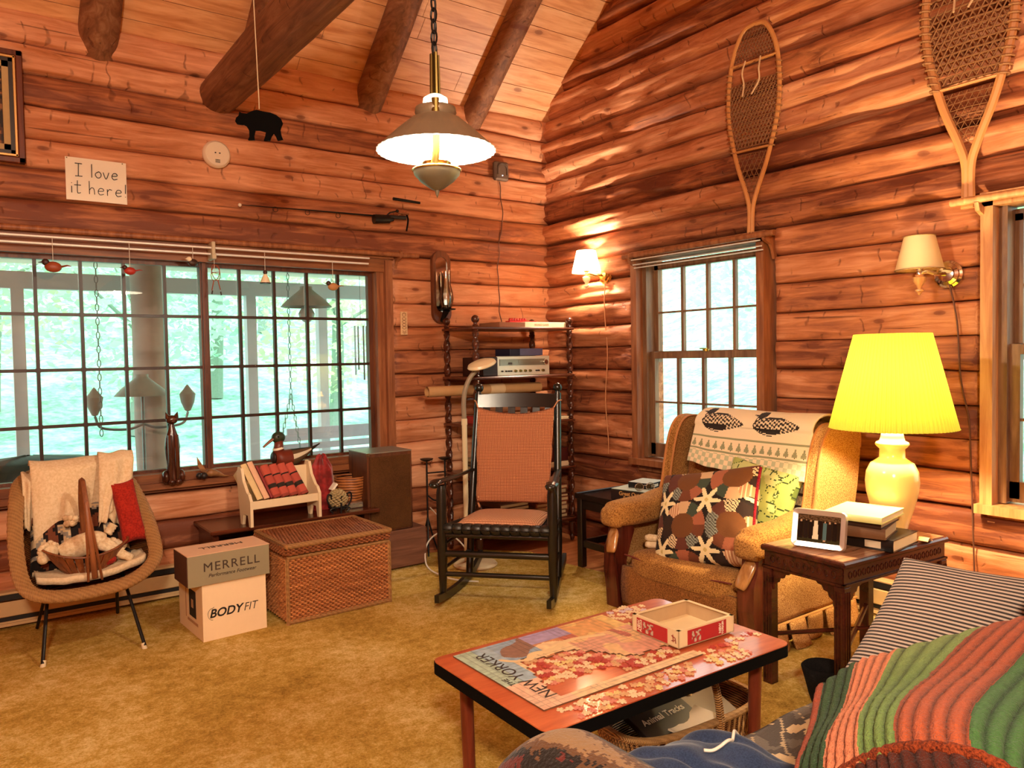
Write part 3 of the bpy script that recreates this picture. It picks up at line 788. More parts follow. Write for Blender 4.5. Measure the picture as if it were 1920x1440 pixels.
snowshoe('wider wooden snowshoe with coarse lacing, cut by the top right corner', 3.20, 1.945, -3.09, .185, -.10, 2.86, 0, bold=1.45, col='#cf9058')
# ---------------------------------------------------------------- wall sconces
def sconce(label, y, z, lit):
    t = thing('wall_sconce', label, 'wall lamp', (0, y, z))
    mb = MB().mat(CHROME if not lit else BRASSB)
    mb.lathe([(.0, 0), (.062, 0), (.062, .008), (.052, .014), (.050, .022), (.036, .028), (.034, .036), (.0, .04)], (0, 0, 0), 32, TR(-.055, 0, 0) @ RY(-pi/2))
    mb.build('wall_plate', t)
    mb = MB().mat(BRASSB if lit else CHROME); mb.tube(cat_spline([(-.09, 0, 0), (-.13, .02, .0), (-.16, .05, .012), (-.165, .075, .0)], 6), .009, 10)
    mb.lathe([(.0, -.005), (.012, 0), (.012, .03), (.02, .034), (.02, .04), (.0, .04)], (-.165, .08, -.005)); mb.build('arm', t)
    mb = MB().mat(plain('sconce_porcelain', '#e8d0a8', .3) if lit else wood('sconce_turned', '#b97a48', '#e0ac74', 2, .3))
    mb.lathe([(.0, -.095), (.006, -.09), (.010, -.08), (.018, -.075), (.018, -.068), (.008, -.064), (.012, -.05), (.026, -.03), (.028, -.012), (.016, -.006), (.02, 0), (.0, .002)], (-.165, .08, 0)); mb.build('drop_finial', t)
    nm = 'lit_shade' if lit else 'cream_shade'
    if nm not in MATS:
        g = NG(nm); g.base((.9, .72, .42, 1) if not lit else (.98, .9, .75, 1)); g.rough(.8)
        g.b.inputs['Transmission Weight'].default_value = 0
        tl = g.add('ShaderNodeBsdfTranslucent'); tl.inputs[0].default_value = (1, .85, .6, 1); mx = g.n.new('ShaderNodeMixShader'); mx.inputs[0].default_value = .5
        g.t.links.new(g.b.outputs[0], mx.inputs[1]); g.t.links.new(tl.outputs[0], mx.inputs[2]); g.t.links.new(mx.outputs[0], g.out.inputs[0])
        if lit: g.b.inputs['Emission Color'].default_value = (1, .88, .66, 1); g.b.inputs['Emission Strength'].default_value = 2.2
    MB().mat(MATS[nm]).shell([(.102, .022), (.065, .175)], (-.165, .08, 0), 40).build('shade', t, smooth=True)
    mb = MB().mat(plain('shade_trim', '#8a6a3c', .6))
    for r, zz in ((.103, .022), (.066, .175)): mb.tube([(-.165+r*cos(a), .08+r*sin(a), zz) for a in [2*pi*i/36 for i in range(37)]], .0025, 5)
    mb.build('shade_trim', t)
    if lit:
        MB().mat(plain('bulb_glow', '#ffffff', .3, emit=(1, .85, .6, 1), es=15)).ball((-.165, .08, .085), .022).build('bulb', t)
        lamp('sconce_light', (-.165, .08, .10), P_SCONCE, WARM, .03, parent=t)
    else: MB().mat(plain('bulb_off', '#e8dfd0', .2)).ball((-.165, .08, .085), .022).build('bulb', t)
    return t
sconce('lit wall sconce with a glowing white shade left of the window', -.70, 1.88, True)
sconce('unlit wall sconce with a cream shade between the two right-hand windows', -2.99, 1.665, False)
pts = [(-.07, -.725+.012*sin(i*.5), 1.83-i*.052) for i in range(24)]
tag(MB().mat(plain('sconce_cord', '#c88a5c', .6)).tube(cat_spline([(-.085, p[1], p[2]) for p in pts], 3), .0035, 6).build('lamp_cord'), 'pale cord hanging from the lit sconce down the logs', 'cord')
pts = [(-.075, -3.0-.012*i-.01*sin(i*.9), 1.62-i*.085) for i in range(8)]+[(-.075, -3.09-.003*i, .95-.09*i) for i in range(10)]
tag(MB().mat(WIREM).tube(cat_spline(pts, 3), .004, 6).build('lamp_cord'), 'brown cord hanging from the unlit sconce down the logs', 'cord')
# ---------------------------------------------------------------- pendant lamp
PX, PY, PZ = -2.575, -2.665, 1.945
pd = thing('pendant_lamp', 'hanging lamp with a wide metal shade and lit white underside', 'pendant lamp', (PX, PY, PZ))
g = NG('pendant_shade'); geo = g.add('ShaderNodeNewGeometry')
SHO = plain('shade_bronze', '#8a7a62', .4, .35); SHI = plain('shade_enamel', '#fff6e6', .5, emit=(1, .9, .72, 1), es=1.6)
def scal(a, t): return 1+.012*cos(a*36)*(1-t)
MB().mat(SHO).shell([(.178, -.003), (.16, .012), (.12, .05), (.075, .088), (.056, .098), (.062, .108), (.060, .122), (.05, .126)], (0, 0, 0), 96, fr=scal).build('shade', pd, smooth=True)
MB().mat(SHI).shell([(.176, -.006), (.158, .008), (.118, .045), (.073, .083), (.05, .092)], (0, 0, 0), 96, fr=scal).build('shade_lining', pd, smooth=True)
mb = MB().mat(BRASS)
for s in (-1, 1): mb.tube(cat_spline([(s*.012, -.0, .28), (s*.014, 0, .15), (s*.012, 0, .09), (s*.020, 0, .03), (s*.022, 0, -.05)], 5), .006, 8, flat=.5)
mb.build('harp', pd)
MB().mat(BRASS).tube(cat_spline([(-.03, -.05, .135), (-.03, -.05, .05), (-.028, -.045, -.02), (-.03, -.035, -.06)], 5), .011, 8, flat=.35, up=(.6, .8, 0)).build('strap', pd)
MB().mat(BRASS).tube([(0, 0, .14), (0, 0, .285)], .014, 10, flat=.5).build('stem', pd)
MB().mat(CLEAR).shell([(.036, -.05), (.04, -.02), (.036, .02), (.026, .08), (.024, .13)], (0, 0, 0), 24).build('chimney', pd, smooth=True)
MB().mat(plain('smoke_bell_glass', '#fff2dc', .3, emit=(1, .88, .62, 1), es=2.5)).lathe([(.022, .125), (.038, .132), (.036, .15), (.02, .16), (.0, .162)]).build('smoke_bell', pd)
MB().mat(plain('bulb_glow_strong', '#ffffff', .3, emit=(1, .9, .7, 1), es=30)).ball((0, 0, .01), .034).build('bulb', pd)
MB().mat(BRASSB).lathe([(.04, -.052), (.044, -.04), (.036, -.034)]).build('burner', pd)
MB().mat(plain('font_pewter', '#7c7664', .42, .5)).lathe([(.0, -.145), (.004, -.135), (.007, -.122), (.022, -.115), (.05, -.095), (.068, -.075), (.071, -.062), (.06, -.055), (.0, -.053)], seg=40).build('oil_font', pd)
MB().mat(BRASSB).tube([(.071*cos(a), .071*sin(a), -.062) for a in [2*pi*i/40 for i in range(41)]], .0035, 6).build('font_rim', pd)
mb = MB().mat(IRON); z = .285; i = 0
topz = roof(PY)-PZ-.05
def link(mb, c, h, w, r, rot):
    pts = []
    for a in [2*pi*i/12 for i in range(13)]:
        pts.append(Vector(c)+Vector((w*cos(a)*cos(rot), w*cos(a)*sin(rot), h*sin(a))))
    mb.tube(pts, r, 6, cap=False)
while z < topz:
    link(mb, (0, 0, z+.012), .021, .010, .0032, (i % 2)*pi/2+.4); z += .033; i += 1
mb.build('chain', pd)
MB().mat(plain('lamp_wire', '#201814', .6)).tube([(.006*sin(t*9), .006*cos(t*9), lerp(.27, topz, t/20)) for t in range(21)], .0025, 6).build('cord', pd)
lamp('pendant_light', (0, 0, -.01), P_PEND, WARM, .05, parent=pd)
# ---------------------------------------------------------------- wicker materials
def wicker(name, c1, c2, axis=2, sc=1.0, bands=42):
    if name in MATS: return MATS[name]
    g = NG(name)
    v = g.coord('Object', (1, 1, 1))
    w = g.n.new('ShaderNodeTexWave'); w.bands_direction = 'XYZ'[axis]; w.inputs['Scale'].default_value = bands*sc; w.inputs['Distortion'].default_value = 1.2; w.inputs['Detail'].default_value = 2; g.t.links.new(v, w.inputs[0])
    w2 = g.n.new('ShaderNodeTexWave'); w2.bands_direction = 'DIAGONAL'; w2.inputs['Scale'].default_value = 14*sc; w2.inputs['Distortion'].default_value = 2; g.t.links.new(v, w2.inputs[0])
    nz = g.noise(v, 40, 3)
    f = g.math('ADD', g.math('MULTIPLY', w.outputs[0], .6), g.math('ADD', g.math('MULTIPLY', w2.outputs[0], .2), g.math('MULTIPLY', nz, .3)))
    g.base(g.ramp(f, [(.2, rgb(c2)), (.75, rgb(c1))])); g.rough(.5); g.bump(f, .8, .006); return g.m
WICK = wicker('honey_wicker', '#c08a4e', '#5c3416'); WICKD = wicker('dark_wicker', '#8a5428', '#30170a')
CANE = wicker('wrapped_cane', '#d2a064', '#7a4a22', 0, 1.6, 60)
# ---------------------------------------------------------------- wicker bucket chair
wc = thing('wicker_chair', 'round wicker bucket chair with thin black legs at the left edge', 'chair', (-3.295, -.6, 0))
rim = [(-.01, -.20, .303), (-.17, -.195, .312), (-.252, -.15, .355), (-.274, -.03, .48), (-.262, .12, .66), (-.225, .27, .765), (-.10, .34, .80), (.10, .34, .80), (.215, .27, .745), (.268, .12, .61), (.285, -.04, .475), (.264, -.145, .388), (.155, -.198, .325)]
RIM = cat_spline(rim, 6, closed=True); nR = len(RIM); CEN = Vector((0, .08, .54)); DIRN = Vector((0, .62, -.52)).normalized()
mb = MB().mat(CANE)
def rimtube(mb, P, r, seg=12):
    n = len(P); vs = []; fs = []
    for i in range(n):
        t = (P[(i+1) % n]-P[i-1]).normalized(); a = (P[i]-CEN).normalized(); b = t.cross(a).normalized(); a = b.cross(t)
        for k in range(seg):
            an = 2*pi*k/seg; rr = r*(1+.05*sin(i*3.1)); vs.append(P[i]+a*rr*1.25*cos(an)+b*rr*.8*sin(an))
    for i in range(n):
        for k in range(seg): fs.append((i*seg+k, i*seg+(k+1) % seg, ((i+1) % n)*seg+(k+1) % seg, ((i+1) % n)*seg+k))
    mb.add(vs, fs)
rimtube(mb, [p for p in cat_spline(rim, 14, closed=True)], .026); mb.build('rim', wc, smooth=True)
def bucket(u, v, off=0):
    i = u*nR; a = RIM[int(i) % nR]; b = RIM[(int(i)+1) % nR]; p = a.lerp(b, i-int(i))
    q = p.lerp(CEN, v**1.6*1.0); return q+DIRN*((.24+off)*sin(min(1, v)*pi/2)**.8)
MB().mat(WICKD).grid(lambda u, v: bucket(u, v), 60, 14, wrapu=True).grid(lambda u, v: bucket(u, v, .012), 60, 14, wrapu=True).build('bucket', wc, smooth=True)
mb = MB().mat(IRON)
for sx in (-1, 1):
    fx = -.202 if sx < 0 else .199; fy = -.18 if sx < 0 else -.227
    bx, by = sx*.18, .38
    mb.tube([(sx*.15, .04, .33), (fx, fy, .018)], .008, 8); mb.tube([(sx*.14, .10, .33), (bx, by, .018)], .008, 8)
mb.build('legs_frame', wc)
for sx in (-1, 1):
    fx = -.202 if sx < 0 else .199; fy = -.18 if sx < 0 else -.227
    MB().mat(plain('rubber_cream', '#d9c8a4', .6)).cyl((fx, fy, 0), (fx-.006*sx, fy+.01, .03), .012, .010).build('foot_cap', wc)
# quilt / dark print cushion inside
def floral(u, v):
    n = fz(u*7, v*7, 5); m2 = fz(u*19, v*19, 2)
    if n > .18: return rgb('#c9b08a') if m2 > 0 else rgb('#8a8378')
    if n < -.25: return rgb('#6b3a24')
    return rgb('#1a1210')
VCL = vcol('printed_cloth', .95, .4, 300, fuzz=.2)
def pillow(mb, w, h, th, colf, M=None, nu=40, nv=40, pinch=.08, side2=None):
    def S(s):
        def f(u, v):
            a, b = 2*u-1, 2*v-1
            e = (max(0, 1-abs(a)**2.6)*max(0, 1-abs(b)**2.6))**.5
            k = 1-pinch*(1-abs(b)**2)*abs(a) ; k2 = 1-pinch*(1-abs(a)**2)*abs(b)
            wr = .006*fz(a*3, b*3, s*4)*e
            return (a*w/2*k, b*h/2*k2, s*(th/2*e**.75+wr))
        return f
    mb.grid(S(1), nu, nv, colf, M); mb.grid(S(-1), nu, nv, side2 or colf, M, flip=True); return mb
t = pillow(MB().mat(VCL), .44, .40, .12, floral, TR(-3.30, -.44, .52) @ RX(radians(62))).build('cushion', smooth=True)
tag(t, 'dark floral cushion half hidden at the back of the wicker chair', 'cushion')
RED = cloth('red_knit', '#a52a1c', '#801c14', 120)
t = pillow(MB().mat(RED), .11, .32, .09, None, TR(-3.10, -.54, .60) @ RY(-.12) @ RX(radians(66))).build('red_cushion', smooth=True)
tag(t, 'narrow red ribbed cushion at the right side of the wicker chair', 'cushion')
CANV = cloth('cream_canvas', '#e0c8a4', '#d0b48c', 90, bumps=.25, big=9)
mb = MB().mat(CANV)
# canvas cloth folded over the chair back
def drape(x0, x1, ztop, hang, y0, seed, skew=0):
    def S(u, v):
        x = lerp(x0, x1, u)+skew*v
        if v < .25: a = v/.25; y = y0+.10-.12*a; z = ztop-.02+.03*sin(a*pi)
        else: a = (v-.25)/.75; y = y0-.02-.05*a-.02*sin(a*2+u*3); z = ztop-.02-hang*a*(1+.10*sin(u*5+seed))
        f = .020*fz(u*3.2+seed, v*1.5, seed)+.012*sin(u*16+seed+v*3)*v
        return (x, y+f, z+.5*f)
    return S
mb.slab(drape(-3.492, -3.10, .855, .33, -.40, 1.3), (0, -1, 0), .004, 40, 26)
mb.slab(drape(-3.525, -3.46, .80, .25, -.38, 4.1), (0, -1, 0), .004, 10, 20)
mb.slab(drape(-3.20, -3.045, .875, .26, -.435, 7.7, -.03), (0, -1, 0), .004, 20, 22)
mb.slab(drape(-3.18, -3.085, .76, .19, -.455, 2.7, -.05), (0, -1, 0), .004, 14, 18)
tag(mb.build('canvas_cloth', smooth=True), 'cream canvas cloth folded over the back of the wicker chair', 'cloth')
mb = MB().mat(CANV)
mb.slab(lambda u, v: (lerp(-3.50, -3.05, u), lerp(-.72, -.52, v)+.05*(u-.5)**2*4, .335+.02*v+.03*u+.10*(u-.5)**2+.012*fz(u*7, v*3, 8)-.015*v), (0, 0, 1), .03, 40, 12)
tag(mb.build('white_cloth', smooth=True), 'thin cream cloth laid along the front rim of the wicker chair', 'cloth')
# handled basket on the chair seat
bk = thing('handled_basket', 'shallow dark splint basket with a tall arched handle on the wicker chair', 'basket', (-3.297, -.62, .345))
SPL = wood('splint', '#5a2d14', '#8f5228', 2, .45)
mb = MB().mat(SPL); NB = 26
for k in range(NB):
    a0, a1 = 2*pi*(k+.08)/NB, 2*pi*(k+.92)/NB
    def S(u, v, a0=a0, a1=a1):
        a = lerp(a0, a1, u); r = .05+.085*v**.8
        z = .10*v**1.3+.045*cos(a)**2*v; return (1.20*r*cos(a)*(1+.1*v), .8*r*sin(a), z)
    mb.slab(S, lambda u, v, a=(a0+a1)/2: Vector((cos(a), sin(a), -.4)).normalized(), .003, 2, 6)
mb.lathe([(.0, 0), (.055, 0), (.055, .004), (.0, .004)], M=Matrix.Diagonal((1.2, .8, 1, 1)))
mb.build('side', bk, smooth=False)
mb = MB().mat(SPL)
for rr, zz in ((.135, .10),):
    mb.tube([(1.32*rr*cos(a), .8*rr*sin(a), zz+.045*cos(a)**2) for a in [2*pi*i/48 for i in range(49)]], .006, 8, flat=.7)
mb.build('rim', bk)
hp = cat_spline([(.02, -.112, .0), (.012, -.12, .12), (.0, -.10, .30), (-.005, -.03, .42), (-.005, .0, .44), (-.005, .03, .42), (0, .10, .30), (.012, .12, .12), (.02, .112, .0)], 6)
MB().mat(SPL).tube(hp, .0125, 8, flat=.45, up=(0, 1, 0)).tube([(p.x+.004+.024*max(0, 1-p.z/.36), p.y*.98-.006, p.z-.01) for p in hp[:17]], .006, 6).tube([(p.x-.004-.024*max(0, 1-p.z/.36), p.y*.98-.006, p.z-.01) for p in hp[:17]], .006, 6).build('handle', bk)
# stuffed lamb doll lying in the basket
PLUSH = cloth('cream_plush', '#e4d0ac', '#cdb088', 60, bumps=.9)
lb = thing('stuffed_toy', 'cream plush lamb toy lying across the handled basket', 'soft toy', (-3.30, -.60, .46))
mb = MB().mat(PLUSH); mb.tube(cat_spline([(-.10, 0, -.01), (-.04, 0, .01), (.04, .01, .025), (.09, .01, .02)], 6), [.035+.018*sin(pi*i/18) for i in range(19)], 16)
mb.build('body', lb, smooth=True)
mb = MB().mat(PLUSH); mb.ball((-.145, -.01, .01), .042, 16, sc=(1, .9, 1)).ball((-.17, -.035, -.015), .024)
for i in range(14): a = i*2.4; mb.ball((-.145+.034*cos(a), -.01+.028*sin(a*1.7), .02+.026*sin(a)), .014, 10)
mb.build('head', lb, smooth=True)
mb = MB().mat(PLUSH)
for x, y, z, x2, y2, z2 in ((.08, -.02, .03, .15, -.05, -.03), (.10, .02, .05, .13, .03, .09), (.05, -.04, .02, .19, -.06, -.065), (.11, 0, .02, .17, .02, -.02)):
    mb.tube([(lerp(x, x2, t/7), lerp(y, y2, t/7), lerp(z, z2, t/7)) for t in range(8)], [.018+.004*(i % 2) for i in range(8)], 10)
mb.build('leg', lb, smooth=True)
t = MB().mat(RED).ball((-3.22, -.66, .405), .035, sc=(1.3, .8, .7)).build('red_ball'); tag(t, 'small red toy tucked into the handled basket under the lamb', 'toy')
mb = MB().mat(cloth('fluff_cream', '#e0c8a2', '#b08c62', 40)); [mb.ball((-3.345+.02*cos(i*2.2), -.52+.012*sin(i*1.3), .585+.014*sin(i*2.9)), .015, 10) for i in range(9)]
tag(mb.build('flower_trim', smooth=True), 'pale cloth flowers showing above the lamb toy', 'ornament')
# ---------------------------------------------------------------- boxes
CARD = plain('cream_card', '#ecd2ac', .8, var=.03)
bf = thing('carton', 'white cardboard carton printed with the word BODYFIT on the carpet', 'box', (-2.709, -.915, .006), radians(3.2))
mb = MB().mat(CARD)
w, d, h = .305, .37, .268
mb.box((0, d/2, h/2), (w, d, h)); mb.build('carton_body', bf, smooth=False)
MB().mat(plain('card_edge', '#cdb08a', .8)).box((0, d/2, h+.002), (w+.002, d+.002, .004)).build('flap', bf, smooth=False)
MB().mat(plain('label_black', '#1c1614', .7)).box((-w/2-.001, .15, .15), (.002, .10, .13)).build('side_label', bf)
MB().mat(plain('label_tan', '#b58c68', .8)).box((-w/2-.0015, .15, .06), (.002, .16, .012)).box((-w/2-.0015, .25, .15), (.002, .012, .17)).box((-w/2-.0015, .15, .15), (.003, .03, .04)).build('side_print', bf)
text('lettering_body', 'BODY', .056, INK, bf, (-.046, -.001, .125), (pi/2, 0, 0), bold=.0012, shear=.25)
text('lettering_fit', 'FIT', .056, INK, bf, (.072, -.001, .125), (pi/2, 0, 0), shear=.25, bold=-.0006, sx=.9)
MB().mat(INK).tube([(-.100+.0, -.0012, .157)]+[(-.107-.022*cos(a), -.0012, .125+.028*sin(a)) for a in [pi/2-pi*i/14 for i in range(15)]][::1], .002, 5, flat=.3).build('logo_arc', bf)
mr = thing('shoe_box', 'flat MERRELL shoe box in grey and tan on top of the white carton', 'box', (-2.733, -.93, .277), radians(2.6))
w, d, h = .385, .22, .145
mb = MB().mat(plain('khaki_card', '#8e8468', .75, var=.03)); mb.box((0, d/2, h/2), (w, d, h)); mb.build('box_body', mr, smooth=False)
MB().mat(plain('lid_pink', '#dcb290', .75, var=.03)).box((0, d/2, h+.001), (w+.003, d+.003, .003)).build('box_top', mr, smooth=False)
MB().mat(plain('box_end_brown', '#4c2a1a', .75)).box((-w/2-.001, d/2, h*.5), (.003, d-.01, h-.004)).build('box_end', mr, smooth=False)
INKB = plain('ink_brown', '#3a2a20', .7)
text('lettering', 'MERRELL', .058, INKB, mr, (.01, -.001, .082), (pi/2, 0, 0), sx=1.05, spacing=1.15)
text('lettering_tagline', 'Performance Footwear', .024, INKB, mr, (.012, -.001, .042), (pi/2, 0, 0), shear=.3)
text('lettering_top', 'MERRELL', .05, INKB, mr, (0, d*.55, h+.0035), (0, 0, pi), sx=1.05)
# ---------------------------------------------------------------- wicker hamper
hm = thing('wicker_hamper', 'large rectangular wicker hamper with a hinged lid on the carpet', 'hamper', (-2.178, -.94, .006), radians(1.2))
w, d, h = .565, .44, .345
mb = MB().mat(WICK)
# woven body: geometry of horizontal strands over upright stakes
def woven(mb, x0, x1, y, z0, z1, stakes, rows, face='y', flipw=0):
    for r in range(rows):
        z = lerp(z0, z1, (r+.5)/rows)
        n = stakes*2; pts = []
        for i in range(n+1):
            s = lerp(x0, x1, i/n); off = .008*(1 if (i+r) % 2 else -1)
            pts.append((s, y-abs(flipw)*0-off, z) if face == 'y' else (y-off, s, z))
        mb.tube(pts, (z1-z0)/rows*.56, 5)
HW = wood('hamper_willow', '#7c4424', '#d8935a', 0, .4, 2.0, .5)
body_ = MB().mat(HW)
body_.box((0, d/2, h/2), (w-.02, d-.02, h-.01))
woven(body_, -w/2, w/2, 0.0, .015, h-.02, 19, 30); woven(body_, .0, d, -w/2, .015, h-.02, 14, 30, 'x')
body_.build('basket_body', hm)
mb = MB().mat(CANE)
for x in (-w/2, w/2): mb.tube([(x, 0, .0), (x, 0, h-.015)], .011, 8)
mb.tube([(-w/2, 0, .012), (w/2, 0, .012)], .013, 8); mb.tube([(-w/2, 0, h-.012), (w/2, 0, h-.012)], .010, 8)
mb.build('corner_post', hm)
mb = MB().mat(wood('hamper_lid_willow', '#5c2e1a', '#b87448', 1, .4, 2.0, .5))
LH = .055
mb.box((0, d/2, h+LH/2+.002), (w+.0, d, LH-.012))
woven(mb, -w/2, w/2, -.012, h+.004, h+LH-.01, 19, 5); woven(mb, 0, d, -w/2-.008, h+.004, h+LH-.01, 14, 5, 'x')
# lid top weave: strands run front to back
n = 64
for i in range(n):
    x = lerp(-w/2+.01, w/2-.01, i/(n-1)); pts = []
    for j in range(13):
        pts.append((x, lerp(.0, d, j/12), h+LH-.004+.004*(1 if (i+j) % 2 else -1)))
    mb.tube(pts, .0048, 5)
mb.build('lid', hm)
mb = MB().mat(CANE); z = h+LH-.006
mb.tube([(-w/2-.004, -.012, z), (w/2+.004, -.012, z), ], .014, 10); mb.tube([(w/2+.004, -.012, z), (w/2+.004, d, z)], .012, 10); mb.tube([(-w/2-.004, -.012, z), (-w/2-.004, d, z)], .012, 10); mb.tube([(-w/2, d, z), (w/2, d, z)], .012, 10)
mb.build('lid_border', hm)
# ---------------------------------------------------------------- low bench under the window
BEN = wood('bench_wood', '#2c120a', '#5e2a16', 0, .25, spec=.6)
be = thing('low_bench', 'long low dark wooden bench below the wide window', 'bench', (-2.22, -.27, 0))
MB().mat(BEN).box((0.02, 0, .408), (.99, .37, .024), bev=.006).build('bench_top', be)
for s in (-1, 1): MB().mat(BEN).box((s*.44, 0, .2), (.03, .30, .39)).build('leg', be)
MB().mat(BEN).box((0, .14, .2), (.86, .02, .36)).build('back_board', be)
# ---------------------------------------------------------------- loudspeaker on a wooden box
ls = thing('loudspeaker', 'brown box loudspeaker with cloth front right of the bench', 'speaker', (-1.60, -.25, .255), 0)
SPW = wood('speaker_cabinet', '#3a1f12', '#6a3c22', 2, .4); SPC = cloth('speaker_cloth', '#5b3a1c', '#3c230f', 400, bumps=.1, sheen=0)
MB().mat(SPW).box((0, 0, .245), (.305, .27, .49), bev=.004).build('cabinet', ls)
MB().mat(SPC).box((0, -.137, .24), (.275, .008, .455)).build('grille', ls)
MB().mat(plain('speaker_top_grey', '#7d776a', .4)).box((0, 0, .4915), (.306, .272, .006)).build('top_panel', ls)
MB().mat(CHROME).box((-.148, -.137, .485), (.02, .006, .02)).build('corner_badge', ls)
tag(MB().mat(wood('plain_crate', '#5a3626', '#8a5c44', 0, .6)).box((-1.52, -.27, .135), (.32, .26, .235), bev=.004).box((-1.52, -.24, .012), (.27, .2, .024)).build('wooden_box', smooth=False), 'greyish wooden box holding up the loudspeaker', 'box')
# ---------------------------------------------------------------- white book rack with books
wr = thing('book_rack', 'small white painted bench-shaped book rack on the low bench', 'book rack', (-2.29, -.40, .42), radians(4))
WHT = plain('cream_paint', '#e4cfa8', .55, var=.03)
def endp(x):
    mb = MB().mat(WHT)
    prof = [(-.07, 0), (-.045, 0), (-.03, .06), (.03, .06), (.05, 0), (.075, 0), (.085, .12), (.13, .27), (.10, .335), (.05, .33), (.015, .26), (-.025, .21), (-.04, .19), (-.075, .16)]
    mb.prism(prof, .016, TR(x, 0, 0) @ RZ(pi/2) @ RX(pi/2), z0=-.008)
    return mb
for x in (-.20, .20):
    m_ = MB().mat(WHT)
    prof = [(-.07, 0), (-.045, 0), (-.03, .06), (.03, .06), (.05, 0), (.075, 0), (.10, .14), (.12, .27), (.10, .315), (.055, .31), (.03, .24), (-.02, .185), (-.045, .175), (-.07, .14)]
    m_.prism(prof, .016, Matrix(((0, 0, 1, x-.008), (1, 0, 0, 0), (0, 1, 0, 0), (0, 0, 0, 1)))); m_.build('end_panel', wr, smooth=False)
MB().mat(WHT).box((0, -.055, .115), (.40, .012, .045), bev=.003).build('front_rail', wr); MB().mat(WHT).box((0, .02, .10), (.39, .14, .010)).build('rack_shelf', wr); MB().mat(WHT).box((0, .09, .20), (.39, .010, .18)).build('back_rail', wr)
TART = vcol('tartan_cloth', .8, .2, 300)
def plaid(u, v):
    a = v
    if .30 < a < .42 : return rgb('#2a2018')
    if .66 < a < .72: return rgb('#1f1814')
    if .42 < a < .66: return rgb('#a8483a')
    return rgb('#b4503f') if a > .1 else rgb('#8a3a2e')
def book_up(label, x, w, h, d, cover, lean, M0, group, pages='#cdb083', colf=None, name='book'):
    """book standing on the rack; spine faces -y"""
    t = thing(name, label, 'book', (0, 0, 0), 0, group); t.matrix_world = M0 @ TR(x, 0, 0) @ RY(lean)
    mb = MB(); mb.mat(TART if colf else cover)
    th = .0025
    for s in (-1, 1): mb.slab(lambda u, v, s=s: (s*(w/2-th/2), lerp(-d/2, d/2, u), lerp(0, h, v)), (s, 0, 0), th, 1, 24 if colf else 1, colf)
    def sp(u, v): a = (u-.5)*pi; return (sin(a)*(w/2-th/2), -d/2-cos(a)*.005, lerp(0, h, v))
    mb.slab(sp, lambda u, v: Vector((sin((u-.5)*pi), -cos((u-.5)*pi), 0)), th, 8, 24 if colf else 1, colf)
    mb.build('cover', t)
    MB().mat(plain('pages_'+pages, pages, .9)).box((0, .001, h/2), (w-2*th, d-.006, h-.008)).build('pages', t, smooth=False)
    return t
Mr = TR(-2.29, -.40, .42) @ RZ(radians(4)) @ TR(0, .015, .107) @ RX(-radians(32))
BK = {'cream': plain('book_cream', '#d8c08c', .7), 'pink': plain('book_blush', '#dbae8c', .7), 'red': plain('book_red', '#7e1c1c', .6), 'tartan': plain('book_dark', '#241712', .6)}
xx = -.158
specs = [('olive cream book leaning leftmost in the white rack', .036, .225, BK['cream'], None), ('pale blush book second from left in the white rack', .034, .235, BK['pink'], None), ('thin plain red book between the blush book and the tartan books', .016, .205, BK['red'], None)]
for lab, w, h, c, cf in specs:
    book_up(lab, xx+w/2, w, h, .13, c, -.20, Mr, 'books in the white rack'); xx += w+.004
for i, nm in enumerate(('first', 'second', 'third', 'rightmost')):
    w = .044; book_up('%s of the four red tartan books in the white rack%s' % (nm, '' if nm == 'rightmost' else ', counting from the left'), xx+w/2, w, .205, .13, BK['red'], -.16 if i < 3 else -.24, Mr, 'books in the white rack', colf=plaid); xx += w+(.006 if i < 2 else .02)
# ---------------------------------------------------------------- things on the sill
cf = thing('cat_figure', 'tall slender dark wooden cat figure sitting on the window sill', 'figurine', (-2.80, -.125, .655))
CATW = wood('cat_wood', '#2a110a', '#5c2c18', 2, .22, spec=.6)
prof = [(.0, 0), (.045, 0), (.048, .012), (.043, .04), (.030, .10), (.036, .15), (.040, .20), (.035, .25), (.022, .29), (.014, .32), (.012, .335)]
MB().mat(CATW).lathe(prof, M=Matrix.Diagonal((1, .75, 1, 1)), seg=28).tube(cat_spline([(-.02, -.035, .30-.03), (-.022, -.042, .15), (-.02, -.040, .02)], 6), .012, 8).tube(cat_spline([(.014, -.035, .27), (.016, -.042, .15), (.016, -.040, .02)], 6), .012, 8).ball((-.04, -.005, .035), .035, sc=(.6, 1, 1.1)).ball((.04, -.005, .035), .035, sc=(.6, 1, 1.1)).ball((.016, -.045, .012), .016).ball((-.018, -.045, .012), .016).build('body', cf)
mb = MB().mat(CATW).ball((0, -.008, .352), .03, 18, sc=(1.05, .8, .85))
for s in (-1, 1): mb.lathe([(.016, 0), (.010, .016), (.0, .036)], M=TR(s*.021, -.006, .362) @ RY(s*.30), seg=10)
mb.ball((0, -.03, .345), .010)
mb.build('head', cf)
bc = thing('bird_carving', 'small carved wooden bird with raised tail on the sill beside the cat', 'figurine', (-2.60, -.135, .665))
BIRW = wood('bird_wood', '#6a4526', '#b08050', 0, .4)
MB().mat(BIRW).tube(cat_spline([(-.03, 0, .022), (.0, 0, .028), (.035, 0, .018), (.07, 0, .004), (.10, 0, .0)], 5), [.010, .014, .018, .021, .023, .024, .022, .02, .019, .017, .016, .014, .012, .01, .008, .006, .005, .004, .003, .002, .001][:21], 12).build('body', bc, smooth=True)
MB().mat(BIRW).prism([(-.02, .03), (-.055, .09), (-.075, .125), (-.072, .07), (-.055, .04)], .008, RX(pi/2), z0=-.004).build('tail', bc)
